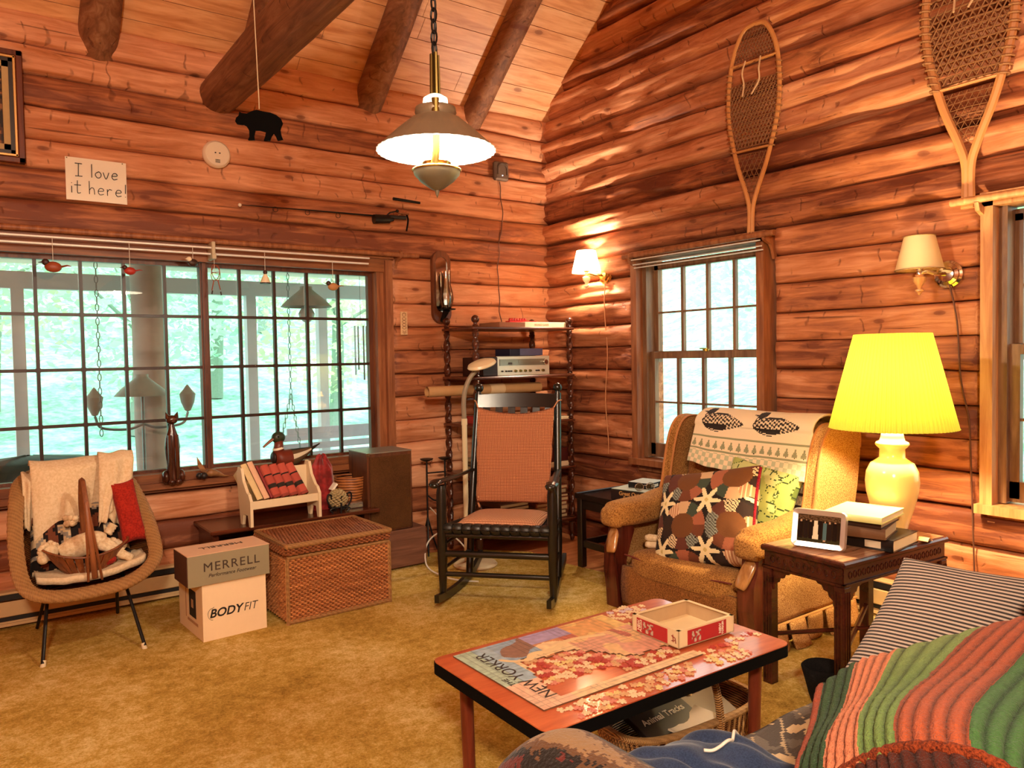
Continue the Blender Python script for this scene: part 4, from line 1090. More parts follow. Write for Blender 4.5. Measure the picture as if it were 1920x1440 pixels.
MB().mat(plain('dark_nut', '#1d0f09', .5)).ball((-.045, -.02, .016), .02).ball((-.065, .0, .016), .018).build('base_stone', bc)
dk = thing('duck_decoy', 'painted mallard duck decoy behind the book rack at the window', 'duck decoy', (-2.14, -.17, .70), radians(4))
DG = plain('duck_green', '#2a3420', .4); DR = plain('duck_chestnut', '#6b2a18', .45); DY = plain('duck_bill', '#8a4a30', .4); DW = plain('duck_white', '#e6dcc4', .5)
pts = cat_spline([(-.11, 0, .05), (-.06, 0, .035), (0, 0, .04), (.07, 0, .06), (.13, 0, .085), (.18, 0, .11)], 5)
rr = [.045, .06, .068, .072, .074, .075, .074, .073, .072, .07, .068, .064, .06, .055, .05, .044, .038, .032, .026, .02, .014, .012, .010, .008, .006, .005]
MB().mat(vcol('duck_paint', .45)).grid(lambda u, v: (lambda P_, r: (P_.x, P_.y+r*.8*cos(2*pi*u), P_.z+r*.8*sin(2*pi*u)))(pts[min(len(pts)-1, int(v*(len(pts)-1)+.5))], rr[min(len(rr)-1, int(v*(len(pts)-1)+.5))]), 24, 25, lambda u, v: rgb('#6b2a18') if v < .35 else (rgb('#2b1c12') if (.15 < u < .35) or (v > .75) else (rgb('#d8ccb0') if abs(u-.08) < .06 or abs(u-.45) < .05 else rgb('#5c4630'))), wrapu=True).ball((-.115, 0, .05), .036, sc=(.4, 1, 1)).build('body', dk, smooth=True)
MB().mat(DW).lathe([(.033, 0), (.030, .012)], M=TR(-.085, 0, .098) @ RY(-.2)).build('collar', dk)
MB().mat(DR).tube([(-.085, 0, .07), (-.082, 0, .115), (-.08, 0, .15)], [.036, .028, .026], 14).build('neck', dk, smooth=True)
MB().mat(DG).ball((-.082, 0, .168), .036, 18, sc=(1.15, .85, 1)).build('head', dk, smooth=True)
MB().mat(DY).tube([(-.11, 0, .165), (-.14, 0, .145), (-.175, 0, .118)], [.016, .013, .009], 10, flat=.6).build('bill', dk)
mb = MB().mat(BLACK); [mb.ball((-.095, s*.029, .175), .005) for s in (-1, 1)]; mb.build('eye', dk)
# red gift bag, pine cone holder, basket, foil block on the bench
rb = MB().mat(cloth('red_satin', '#a82a28', '#6b1414', 20, .45, .2, 5, .5))
rb.grid(lambda u, v: (lambda a, r, z: (-1.985+r*cos(a), -.24+.5*r*sin(a), .42+z))(2*pi*u, (.062+.02*sin(v*pi)+.012*sin(6*2*pi*u)*v-.035*max(0, v-.8)*5)*(1-.2*v), .32*v*(1+.06*sin(2*pi*u*2))), 40, 20, wrapu=True)
tag(rb.build('red_bag', smooth=True), 'crumpled red fabric bag standing right of the book rack', 'bag')
pc = thing('pine_cone_holder', 'black wire holder with a large pale pine cone on the bench', 'ornament', (-1.945, -.375, .42))
mb = MB().mat(plain('cone_pale', '#a89468', .7)); 
for k in range(110):
    a = k*2.39996; t = k/110; r = .012+.045*sin(pi*(.15+.8*t)); z = .035+.095*t
    mb.lathe([(.010, -.004), (.008, .004), (.0, .009)], M=TR(r*cos(a), r*sin(a), z) @ RZ(a) @ RY(1.1) @ Matrix.Diagonal((.8, 1.2, 1, 1)), seg=6)
mb.ball((0, 0, .08), .042, sc=(1, 1, 1.2)); mb.build('pine_cone', pc)
mb = MB().mat(IRON)
for s in (-1, 1):
    mb.tube(cat_spline([(s*.02, -.02, .012), (s*.05, -.03, .03), (s*.075, -.03, .075), (s*.07, -.03, .11), (s*.05, -.03, .105), (s*.052, -.03, .085)], 5), .005, 6)
    mb.tube(cat_spline([(s*.045, -.035, .0), (s*.06, -.035, .02), (s*.03, -.035, .03), (0, -.035, .028)], 5), .005, 6)
mb.tube([(.0, -.05, .0), (.0, -.055, .10)], .006, 6); mb.tube([(.055*cos(a), .04*sin(a), .03) for a in [2*pi*i/20 for i in range(21)]], .004, 6)
mb.build('wire_frame', pc)
tag(MB().mat(wicker('reed_basket', '#b5713a', '#5e2f14', 2, .6, 30)).shell([(.07, 0), (.085, .06), (.10, .15), (.098, .16), (.08, .06), (.066, .004)], (-1.80, -.24, .445), 32).lathe([(.0, 0), (.07, 0), (.07, .004), (.0, .004)], (-1.80, -.24, .445)).build('woven_basket', smooth=True), 'small brown woven basket at the back right of the bench', 'basket')
tag(MB().mat(plain('foil', '#b9b5ae', .25, .8, bumps=.6, scale=60)).box((-1.83, -.33, .438), (.12, .05, .034), bev=.004).build('foil_package', smooth=False), 'small silvery package in front of the woven basket', 'package')
tag(MB().mat(PAPER).box((0, 0, 0), (.012, .05, .05)).build('gift_tag'), 'small white card tag sticking out above the pine cone', 'tag').matrix_world = TR(-1.955, -.34, .565) @ RY(.7)
# ---------------------------------------------------------------- iron candle stand
st = thing('candle_stand', 'slim black iron candle stand with two cups beside the loudspeaker', 'candle stand', (-1.215, -.165, 0))
mb = MB().mat(IRON); mb.tube([(0, 0, .02), (0, 0, .63)], .006, 8); mb.tube([(.13, -.02, .36), (.13, -.02, .63)], .006, 8); mb.tube(cat_spline([(0, 0, .40), (.06, -.01, .36), (.13, -.02, .40)], 6), .005, 8); mb.tube([(0, 0, .55), (.13, -.02, .55)], .005, 8)
mb.build('stem', st)
for x, y in ((0, 0), (.13, -.02)): MB().mat(IRON).lathe([(.0, .625), (.02, .63), (.042, .642), (.045, .648), (.0, .645)], (x, y, 0)).build('cup', st)
mb = MB().mat(IRON)
for a in (0, 2.1, 4.2): mb.tube(cat_spline([(0, 0, .25), (.03*cos(a), .03*sin(a), .14), (.06*cos(a), .06*sin(a), .05), (.085*cos(a), .085*sin(a), .005)], 5), .006, 8)
mb.build('tripod_foot', st)
# ---------------------------------------------------------------- etagere with barley-twist posts
EW = wood('etagere_wood', '#2a110a', '#5e2e1a', 2, .3, spec=.5)
EWX = wood('etagere_shelf', '#3c1b10', '#6e3a22', 0, .3, spec=.5)
et = thing('etagere', 'dark open shelf stand with barley-twist posts in the corner', 'shelf stand', (-.61, -.30, 0))
ZS = [.16, .53, .865, 1.185, 1.515]
def twist_post(x, y):
    mb = MB().mat(EW)
    mb.lathe([(.0, 0), (.012, .004), (.020, .03), (.013, .045), (.018, .06), (.024, .08), (.024, .13), (.018, .135)], (x, y, 0), 14)
    for a, b in zip(ZS, ZS[1:]):
        z0, z1 = a+.03, b-.03
        mb.lathe([(.016, a+.012), (.022, a+.018), (.016, a+.026), (.02, z0)], (x, y, 0), 14)
        mb.lathe([(.02, z1), (.016, b-.024), (.022, b-.018), (.016, b-.010)], (x, y, 0), 14)
        n = 40
        def S(u, v, z0=z0, z1=z1):
            z = lerp(z0, z1, v); th = 2*pi*u; ph = z*75
            r = .0175+.0065*cos(2*(th-ph*.5)); return (x+r*cos(th), y+r*sin(th), z)
        mb.grid(S, 16, n, wrapu=True)
    mb.lathe([(.016, 1.525), (.020, 1.532), (.012, 1.542), (.012, 1.548)], (x, y, 0), 14); mb.ball((x, y, 1.572), .027, 16)
    return mb
for x, y in ((-.40, -.18), (.40, -.18), (-.40, .18), (.34, .18)): twist_post(x, y).build('post', et)
for z in ZS: MB().mat(EWX).box((0, 0, z), (.86, .40, .018), bev=.005).build('shelf', et)
# things on the etagere (world coordinates)
def game_box(name, label, c, d, col, rz=0, cat='box', group=None, band=None, txt=None, tcol=None):
    t = thing(name, label, cat, (c[0], c[1], c[2]), rz, group)
    MB().mat(plain('card_'+col.strip('#'), col, .6, var=.04)).box((0, 0, d[2]/2), d, bev=.002).build('box_body', t, smooth=False)
    if band: MB().mat(plain('band_'+band.strip('#'), band, .6)).box((0, -d[1]/2-.0006, d[2]/2), (d[0]*.9, .001, d[2]*.5)).build('label_band', t, smooth=False)
    if txt: text('lettering', txt, d[2]*.55, plain('ink_'+tcol.strip('#'), tcol, .6), t, (-d[0]*.1, -d[1]/2-.001, d[2]*.5), (pi/2, 0, 0))
    return t
zt = ZS[4]+.0095
game_box('game_box', 'flat brown game box at the left of the top shelf', (-.655, -.33, zt), (.29, .24, .033), '#8a5636', .02, group='boxes on the etagere')
game_box('game_box', 'cream flat board-game box on the top shelf', (-.40, -.345, zt), (.36, .22, .036), '#e8d3ab', -.02, group='boxes on the etagere', txt='BOARD GAME', tcol='#b0a080')
t = thing('card_rack', 'red toothed plastic rack lying on the top-shelf boxes', 'rack', (-.51, -.27, zt+.0365))
mb = MB().mat(plain('red_plastic', '#b2201c', .35)); mb.box((.03, 0, .008), (.24, .05, .014)); mb.build('tray', t)
for i in range(7): MB().mat(MATS['red_plastic']).ball((-.075+i*.022, -.01, .022), .011, 10, sc=(1, 1, 1.3)).build('peg', t)
zt = ZS[3]+.0095
rc = thing('stereo_receiver', 'silver-fronted stereo receiver with a tuning dial on the etagere', 'stereo receiver', (-.552, -.35, zt), .0)
MB().mat(plain('receiver_case', '#1d0d08', .5)).box((0, .10, .066), (.45, .26, .128), bev=.003).build('case', rc, smooth=False)
MB().mat(plain('brushed_silver', '#e6dfc8', .35, .3, var=.02)).box((0, -.034, .066), (.455, .012, .132), bev=.002).build('front_panel', rc, smooth=False)
MB().mat(plain('dial_glass', '#8c8672', .15, .3)).box((-.01, -.041, .09), (.39, .004, .044)).build('tuning_dial', rc)
mb = MB().mat(plain('dial_marks', '#4c463c', .4)); mb.box((-.12, -.0435, .082), (.035, .002, .016)); mb.box((.03, -.0435, .087), (.21, .001, .001)); mb.box((-.05, -.0435, .095), (.0015, .001, .02)); mb.box((.0, -.0435, .078), (.30, .001, .001)); mb.box((-.207, -.0415, .09), (.004, .002, .045)); mb.build('dial_marking', rc, smooth=False)
MB().mat(CHROME).cyl((.178, -.04, .09), (.178, -.068, .09), .017, .016, 24).build('tuning_knob', rc)
for i, x in enumerate((-.19, -.157, -.135, -.115, -.075, -.033, .008, .05, .105, .125, .165)):
    big = i in (4, 5, 6, 7, 10); MB().mat(MATS['antique_brass'] if big else IRON).cyl((x, -.04, .03), (x, -.056, .03), .0095 if big else .005, .008 if big else .0045, 14).build('knob', rc)
t = game_box('game_box', 'dark navy box on top of the stereo receiver', (-.52, -.28, zt+.1345), (.27, .18, .048), '#1c1a2e', .0, group='boxes on the etagere')
MB().mat(plain('navy_sheen', '#5a5878', .3)).box((.05, -.0905, .026), (.20, .002, .048)).build('front_label', t)
tag(MB().mat(wood('dark_box', '#1d0c07', '#3a1a0f', 0, .4)).box((-.88, -.33, zt+.065), (.12, .25, .125), bev=.003).build('record_case', smooth=False), 'dark wooden case left of the stereo receiver', 'box')
# rolled paper tube lying across, poking out left of the posts
tb = thing('paper_roll', 'long rolled brown paper tube lying through the etagere', 'paper roll', (-.80, -.44, 1.10))
RO = plain('kraft_paper', '#b98a58', .75, var=.06)
MB().mat(RO).shell([(.034, -.50), (.035, 0), (.034, .42)], (0, 0, 0), 28, TR(.0, .10, .005) @ RZ(.0) @ RY(pi/2)).shell([(.029, -.50), (.029, .42)], (0, 0, 0), 28, TR(.0, .10, .005) @ RY(pi/2)).build('tube', tb, smooth=True)
MB().mat(plain('kraft_light', '#d8b487', .75)).shell([(.0365, -.02), (.0365, .10)], (0, 0, 0), 28, TR(-.0, .10, .005) @ RY(pi/2)).build('paper_band', tb, smooth=True)
tag(MB().mat(EWX).box((-.61, -.34, 1.046), (.80, .06, .012)).build('support_board', smooth=False), 'narrow dark board under the rolled paper tube', 'board')
zt = ZS[2]+.0095
game_box('game_box', 'red box at the left end of the middle shelf', (-.88, -.36, zt), (.14, .22, .05), '#9c2a20', 0, group='boxes on the etagere')
game_box('game_box', 'flat pale box at the right end of the middle shelf', (-.30, -.38, zt), (.16, .20, .02), '#e2cfa8', 0, group='boxes on the etagere')
def flat_stack(cx, cy, z, n, w, d, labs, cols, group, cat='magazine', name='magazine', th=(.008, .02), seed=0):
    r = random.Random(seed)
    for i in range(n):
        h = r.uniform(*th); rz = r.uniform(-.08, .08)
        c = cols[i % len(cols)]
        t = thing(name, labs(i, n), cat, (cx+r.uniform(-.01, .01), cy+r.uniform(-.01, .01), z), rz, group)
        MB().mat(plain('mag_'+c.strip('#'), c, .6)).box((0, 0, h/2), (w*r.uniform(.92, 1), d, h), bev=min(.0015, h*.3)).build('cover', t, smooth=False)
        MB().mat(plain('mag_pages', '#cbb48a', .9)).box((0, -.0, h/2), (w*.985*.93, d+.003, h*.6)).build('pages', t, smooth=False)
        z += h+.0006
    return z
z4 = ZS[1]+.0095
game_box('game_box', 'dark red book-like box on the fourth shelf, right', (-.36, -.34, z4+.035), (.28, .24, .095), '#4e1512', .05, group='boxes on the etagere')
game_box('game_box', 'cream white box under the dark red one on the etagere', (-.36, -.35, z4), (.31, .25, .034), '#ead8b4', .02, group='boxes on the etagere')
ordw = ['lowest', 'second lowest', 'third lowest', 'fourth lowest', 'fifth lowest', 'sixth lowest', 'seventh lowest', 'topmost']
flat_stack(-.86, -.33, z4, 7, .20, .24, lambda i, n: '%s paper of the left-hand stack on the fourth shelf' % (ordw[i] if i < n-1 else 'topmost'), ['#8a7a58', '#6b4a30', '#b09a70', '#4a3a2a'], 'magazines on the etagere', seed=3)
z5 = ZS[0]+.0095
flat_stack(-.37, -.33, z5, 8, .27, .27, lambda i, n: '%s magazine of the right-hand stack on the bottom shelf' % ordw[i if i < n-1 else 7], ['#7a3c24', '#5c2c1c', '#a08060', '#8a4a30'], 'magazines on the etagere', th=(.018, .034), seed=5)
flat_stack(-.72, -.33, z5, 6, .26, .27, lambda i, n: '%s magazine of the middle stack on the bottom shelf' % ordw[i if i < n-1 else 7], ['#5c2c1c', '#3f2016', '#6b4630'], 'magazines on the etagere', th=(.018, .03), seed=6)
# ---------------------------------------------------------------- magnifier floor lamp
fl = thing('floor_lamp', 'cream reading lamp on a tall pole behind the rocking chair', 'floor lamp', (-1.185, -.60, 0))
CRP = plain('cream_metal', '#dcc59c', .35, var=.02); GRP = plain('taupe_gooseneck', '#8d7a62', .45)
MB().mat(CRP).lathe([(.0, .006), (.135, .006), (.14, .016), (.13, .028), (.06, .036), (.03, .045), (.0, .045)], (.05, -.02, 0), 40).build('base', fl)
MB().mat(CRP).cyl((0, 0, .04), (0, 0, .93), .0165, .0165, 20).cyl((0, 0, .90), (0, 0, .94), .019, .019, 20).build('pole', fl)
MB().mat(GRP).tube(cat_spline([(0, 0, .94), (-.002, 0, 1.04), (.008, -.005, 1.12), (.035, -.015, 1.19), (.07, -.03, 1.235), (.085, -.04, 1.245)], 6), .015, 14).build('gooseneck', fl)
Mh = TR(.10, -.06, 1.275) @ RY(-.30) @ RX(.15)
MB().mat(CRP).lathe([(.0, .03), (.05, .027), (.085, .014), (.092, .0), (.088, -.006)], M=Mh @ Matrix.Diagonal((1.08, .85, 1, 1)), seg=40).build('lamp_head', fl)
MB().mat(plain('led_panel', '#c9b48c', .4)).lathe([(.0, -.004), (.088, -.005)], M=Mh @ Matrix.Diagonal((1.06, .82, 1, 1)), seg=40).build('lens', fl)
pts = cat_spline([(-1.12, -.60, .02), (-1.20, -.52, .16), (-1.27, -.42, .20), (-1.33, -.35, .12), (-1.42, -.50, .03), (-1.44, -.72, .016), (-1.40, -.86, .014), (-1.33, -.95, .014)], 8)
tag(MB().mat(CORDW).tube(pts, .005, 8).build('power_cord'), 'white power cord looping on the carpet left of the rocking chair', 'cord')
pts = cat_spline([(-1.20, -.20, .30), (-1.24, -.25, .33), (-1.18, -.28, .25), (-1.14, -.30, .18)], 8)
tag(MB().mat(CORDW).tube(pts, .004, 8).build('power_cord'), 'short white cord bundled at the foot of the candle stand', 'cord')
# ---------------------------------------------------------------- rocking chair
rk = thing('rocking_chair', 'black slat-back rocking chair with rust checked cushions', 'rocking chair', (-1.478, -1.357, 0), radians(-48))
RB_ = plain('black_lacquer', '#14110c', .28, spec=.6)
def pz(z): return z+.045
FX = .300
for s in (-1, 1):
    MB().mat(RB_).lathe([(.012, .04), (.018, .06), (.024, .18), (.027, .30), (.027, .60), (.020, .64), (.0, .645)], (s*FX, 0, 0), 16).build('front_post', rk)
    bp = cat_spline([(s*.262, .40, .055), (s*.262, .44, .25), (s*.258, .47, .46), (s*.250, .545, .80), (s*.243, .62, 1.10)], 8)
    MB().mat(RB_).tube(bp, .0215, 14).tube([(s*.243, .62, 1.10), (s*.2425, .6225, 1.112)], [.013, .013], 12).ball((s*.242, .628, 1.135), .028, 16).build('back_post', rk)
    # rocker runner
    pr = []; n = 26
    for i in range(n+1):
        y = lerp(-.13, .68, i/n); zc = .012+.34*((y-.20)**2)*.9
        pr.append((y, zc))
    poly = [(y, z) for y, z in pr]+[(y, z+.042) for y, z in reversed(pr)]
    xo = s*(FX-.004)
    mb = MB().mat(RB_); L0 = len(poly)
    sh = lambda y: -s*.034*max(0, min(1, (y)/.45))
    vs = [(xo-.012+sh(y), y, z) for y, z in poly]+[(xo+.012+sh(y), y, z) for y, z in poly]
    m2 = len(pr); fs = []
    for i in range(m2-1):
        a, b, c, d = i, i+1, L0-2-i, L0-1-i
        fs += [(a, b, c, d), (L0+d, L0+c, L0+b, L0+a), (a, L0+a, L0+b, b), (d, c, L0+c, L0+d)]
    fs += [(0, L0-1, 2*L0-1, L0), (m2-1, L0+m2-1, L0+m2, m2)]
    mb.add(vs, fs); mb.build('rocker', rk)
    # arm
    arm = cat_spline([(s*(FX+.008), -.105, .660), (s*(FX+.010), -.05, .668), (s*(FX), .05, .662), (s*.275, .30, .655), (s*.256, .515, .655)], 6)
    MB().mat(RB_).tube(arm, [.016]+[.03]*4+[.033]*4+[.028]*8+[.019]*(len(arm)-17), 14, flat=.45, up=(0, 0, 1)).ball((s*(FX+.006), -.10, .656), .022, 12, sc=(1.1, 1, .7)).build('arm', rk)
    # side rungs
    for z, z2 in ((.19, .17), (.32, .30)): MB().mat(RB_).cyl((s*FX, 0, z), (s*.262, .44, z2+.02), .010).build('side_rung', rk)
    MB().mat(RB_).cyl((s*FX, 0, .415), (s*.260, .46, .375), .014).build('seat_rail', rk)
for z, r in ((.165, .013), (.275, .017), (.375, .013)): MB().mat(RB_).cyl((-FX, 0, z), (FX, 0, z), r).build('front_rung', rk)
MB().mat(RB_).cyl((-FX, -.004, .412), (FX, -.004, .412), .019).build('seat_front_rail', rk)
MB().mat(RB_).cyl((-.262, .43, .16), (.262, .43, .16), .011).build('back_rung', rk)
# woven splint seat
mb = MB().mat(plain('seat_splint', '#1a1710', .45))
for i in range(11):
    x = lerp(-.262, .262, i/10)
    mb.tube(cat_spline([(x*.92, .45, .39), (x, .2, .395), (x, .02, .432), (x, -.022, .43), (x, -.03, .408), (x, -.012, .388), (x, .05, .385)], 4), .0235, 8, flat=.22, up=(0, 0, 1))
mb.grid(lambda u, v: (lerp(-.27, .27, u)*(1-.10*v), lerp(0, .46, v), lerp(.412, .38, v)), 4, 4); mb.build('woven_seat', rk)
CHK = NG('rust_check'); v = CHK.coord('Object')
ck = None
w_ = []
for ax in (0, 2):
    w = CHK.n.new('ShaderNodeTexWave'); w.bands_direction = 'XYZ'[ax]; w.inputs['Scale'].default_value = 36; w.inputs['Distortion'].default_value = .15; CHK.t.links.new(v, w.inputs[0]); w_.append(w.outputs[0])
w = CHK.n.new('ShaderNodeTexWave'); w.bands_direction = 'Y'; w.inputs['Scale'].default_value = 36; CHK.t.links.new(v, w.inputs[0])
ma = CHK.ramp(w_[0], [(.62, (0, 0, 0)), (.8, (1, 1, 1))]); mb2 = CHK.ramp(w_[1], [(.62, (0, 0, 0)), (.8, (1, 1, 1))])
mx_ = CHK.math('MAXIMUM', ma, mb2)
CHK.base(CHK.mix(mx_, rgb('#dc9464'), rgb('#7c422a'))); CHK.rough(.95); CHK.bump(mx_, .6, .004); CHKM = CHK.m
CH2 = NG('rust_check_seat'); v = CH2.coord('Object'); outs = []
for ax in (0, 1):
    w = CH2.n.new('ShaderNodeTexWave'); w.bands_direction = 'XYZ'[ax]; w.inputs['Scale'].default_value = 36; CH2.t.links.new(v, w.inputs[0]); outs.append(CH2.ramp(w.outputs[0], [(.62, (0, 0, 0)), (.8, (1, 1, 1))]))
mm = CH2.math('MAXIMUM', outs[0], outs[1]); CH2.base(CH2.mix(mm, rgb('#e4ac80'), rgb('#9a6044'))); CH2.rough(.95); CH2.bump(mm, .5, .004)
def seatc(s):
    def f(u, v):
        a, b = 2*u-1, 2*v-1; e = (max(0, 1-abs(a)**3)*max(0, 1-abs(b)**3))**.5
        return (a*.225*(1-.06*v), .235+b*.215, .437-.04*v*.5+(s*.012 if s < 0 else .045*e-.022*(1-a*a)*(1-b*b)) - .004*(1-e))
    return f
MB().mat(CH2.m).grid(seatc(1), 30, 30).grid(seatc(-1), 30, 30, flip=True).build('seat_cushion', rk, smooth=True)
# slats and crest
def by(z): return lerp(.47, .62, (z-.46)/.64)
MB().mat(RB_).slab(lambda u, v: (lerp(-.24, .24, u), by(lerp(1.02, 1.095, v))-.02+.03*(1-(2*u-1)**2), lerp(1.02, 1.095, v)+.008*(1-(2*u-1)**2)*v), (0, -1, 0), .014, 16, 2).build('crest_rail', rk)
MB().mat(RB_).slab(lambda u, v: (lerp(-.255, .255, u), by(lerp(.50, .54, v))+.015*(1-(2*u-1)**2), lerp(.50, .54, v)), (0, -1, 0), .014, 12, 1).build('lower_rail', rk)
for i in range(6):
    x = lerp(-.19, .19, i/5); q = .03*(1-(x/.24)**2)
    MB().mat(RB_).slab(lambda u, v, x=x, q=q: (x+(u-.5)*.043, by(lerp(.53, 1.03, v))-.012+q, lerp(.53, 1.03, v)), (0, -1, 0), .010, 1, 8).build('back_slat', rk)
def backc(s):
    def f(u, v):
        a, b = 2*u-1, 2*v-1; e = (max(0, 1-abs(a)**5)*max(0, 1-abs(b)**5))**.5
        zt_ = .985+.040*a*a; z = lerp(.475, zt_, v); w = .215+.018*v+.006*fz(v*5, s)
        return (a*w, by(z)-.052+.012*(1-a*a)+s*-.016*e-.01*sin(v*pi)*.8, z)
    return f
MB().mat(CHKM).grid(backc(1), 40, 40).grid(backc(-1), 40, 40, flip=True).build('back_cushion', rk, smooth=True)
TIE = plain('rust_tie', '#c8885c', .9)
for s in (-1, 1):
    MB().mat(TIE).tube(cat_spline([(s*.230, by(1.02)-.055, 1.02), (s*.250, by(1.05)-.03, 1.055), (s*.268, by(1.05), 1.06), (s*.25, by(1.04)+.02, 1.05)], 5), .0035, 6).build('tie', rk)
    MB().mat(TIE).tube(cat_spline([(s*.205, by(.5)-.06, .505), (s*.215, by(.5)-.03, .47), (s*.20, by(.48)-.05, .445)], 5), .006, 6).build('lower_tie', rk)
# ---------------------------------------------------------------- dark tray table in the corner
ct = thing('side_table', 'black side table with a raised rim left of the wing armchair', 'table', (-.385, -1.36, 0), radians(0))
CTW = plain('black_stain', '#1a0d09', .3, spec=.6)
MB().mat(CTW).box((0, 0, .447), (.55, .64, .016)).build('table_top', ct, smooth=False)
mb = MB().mat(CTW)
for s in (-1, 1): mb.box((s*.272, 0, .452), (.012, .64, .034), bev=.003); mb.box((0, s*.317, .452), (.55, .012, .034), bev=.003)
mb.build('raised_rim', ct, smooth=False)
MB().mat(CTW).box((-.25, 0, .405), (.016, .57, .065)).build('apron', ct, smooth=False); MB().mat(CTW).box((.25, 0, .405), (.016, .57, .065)).build('apron', ct, smooth=False)
MB().mat(CTW).box((0, -.292, .405), (.49, .016, .065)).build('apron', ct, smooth=False); MB().mat(CTW).box((0, .292, .405), (.49, .016, .065)).build('apron', ct, smooth=False)
for sx in (-1, 1):
    for sy in (-1, 1): MB().mat(CTW).box((sx*.248, sy*.29, .222), (.045, .045, .435), bev=.006).build('leg', ct)
MB().mat(CTW).box((0, -.29, .155), (.46, .022, .04)).build('stretcher', ct); MB().mat(CTW).box((0, .29, .155), (.46, .022, .04)).build('stretcher', ct); MB().mat(CTW).box((-.248, .0, .155), (.022, .54, .04)).build('stretcher', ct)
mb = MB().mat(CHROME); mb.tube(cat_spline([(-.262, .03, .422), (-.278, .02, .412), (-.281, -.02, .405), (-.278, -.06, .404), (-.262, -.07, .406)], 5), .0055, 8); mb.ball((-.261, .03, .424), .011); mb.ball((-.261, -.07, .408), .011); mb.build('handle', ct)
gb = thing('game_box', 'dark green boxed trivia game with cream lettering on the black side table', 'game', (-.42, -1.415, .4565), radians(12))
GG = plain('trivia_green', '#22382c', .45, var=.15)
MB().mat(GG).box((0, 0, .033), (.30, .30, .064), bev=.002).build('box_body', gb, smooth=False)
MB().mat(plain('trivia_lid', '#c8cfbe', .3)).box((0, 0, .0655), (.296, .296, .002)).build('lid_top', gb, smooth=False)
MB().mat(plain('trivia_brown', '#241410', .5)).box((-.151, 0, .032), (.001, .296, .058)).build('side_panel', gb, smooth=False)
LC = plain('cream_ink', '#e0c49a', .6); LO = plain('ochre_ink', '#b8894e', .6)
text('lettering_front', 'Great Outdoors', .033, LC, gb, (.0, -.152, .043), (pi/2, 0, 0), bold=.001); text('lettering_front_low', 'Sporting Trivia', .030, LC, gb, (.01, -.152, .017), (pi/2, 0, 0), bold=.001)
text('lettering_side', 'Great Outdoors', .033, LO, gb, (-.1525, -.02, .043), (pi/2, 0, -pi/2), bold=.001); text('lettering_side_low', 'Sporting Trivia', .030, LO, gb, (-.1525, -.03, .017), (pi/2, 0, -pi/2), bold=.001)
bb = thing('book', 'small black boxed book with a glossy white top on the trivia game', 'book', (-.40, -1.40, .5235), radians(14))
MB().mat(plain('near_black', '#120f0f', .35)).box((0, 0, .017), (.17, .15, .034), bev=.002).build('cover', bb, smooth=False)
MB().mat(plain('gloss_white', '#d8dccf', .2)).box((0, 0, .0345), (.166, .146, .001)).build('top_label', bb, smooth=False)
text('lettering', 'PUZZLES', .020, PAPER, bb, (-.03, -.076, .017), (pi/2, 0, 0), bold=.0006)
MB().mat(PAPER).box((.074, -.0755, .018), (.012, .001, .026)).build('spine_label', bb)
gs = thing('eyeglasses', 'wire eyeglasses resting on the green trivia game box', 'eyeglasses', (-.515, -1.50, .524), radians(-25))
mb = MB().mat(CHROME)
for s in (-1, 1): mb.tube([(s*.034+.026*cos(a), 0, .024+.022*sin(a)) for a in [2*pi*i/24 for i in range(25)]], .0016, 6)
mb.tube(cat_spline([(-.009, 0, .028), (0, -.003, .034), (.009, 0, .028)], 4), .0016, 6); mb.build('frame', gs)
for s in (-1, 1):
    MB().mat(CLEAR).lathe([(.0, 0), (.025, 0), (.025, .001), (.0, .001)], M=TR(s*.034, .0, .024) @ RX(pi/2)).build('lens', gs)
    MB().mat(IRON).tube(cat_spline([(s*.06, 0, .028), (s*.062, .06, .016), (s*.058, .11, .004)], 5), .0018, 6).build('temple', gs)
# ---------------------------------------------------------------- wing armchair
AC = thing('wing_armchair', 'gold tweed wing armchair with wooden arm fronts by the window', 'armchair', (-.62, -2.17, 0))
TW = cloth('gold_tweed', '#b98545', '#6b4018', 170, bumps=.6, big=3); TWD = cloth('brown_tweed', '#a06a34', '#5c3413', 200, bumps=.5, big=3)
SPK = NG('speckled_tweed'); v = SPK.coord(); n1 = SPK.noise(v, 230, 2, .7)
SPK.base(SPK.ramp(n1, [(.38, rgb('#8c5424')), (.50, rgb('#bd8848')), (.60, rgb('#d0a060'))])); SPK.rough(.95); SPK.bump(n1, .6, .004); SPKM = SPK.m
RW = wood('armchair_wood', '#38100a', '#6e3222', 2, .22, scale=.6, spec=.6); RWL = wood('arm_front_wood', '#8a5428', '#c08a50', 2, .2, spec=.6); PIPE = plain('piping_red', '#6b2418', .7)
def rbox(c, d, r, n=8, defo=None, m=None):
    """superellipsoid block with soft edges"""
    mb = MB().mat(m)
    def S(u, v):
        th = 2*pi*u; ph = pi*(v-.5); e = r
        def sg(x, p): return (abs(x)**p)*(1 if x >= 0 else -1)
        x, y, z = sg(cos(ph), e)*sg(cos(th), e), sg(cos(ph), e)*sg(sin(th), e), sg(sin(ph), e)
        p = Vector((c[0]+x*d[0]/2, c[1]+y*d[1]/2, c[2]+z*d[2]/2))
        return defo(p, x, y, z) if defo else p
    mb.grid(S, 64, 32, wrapu=True); return mb
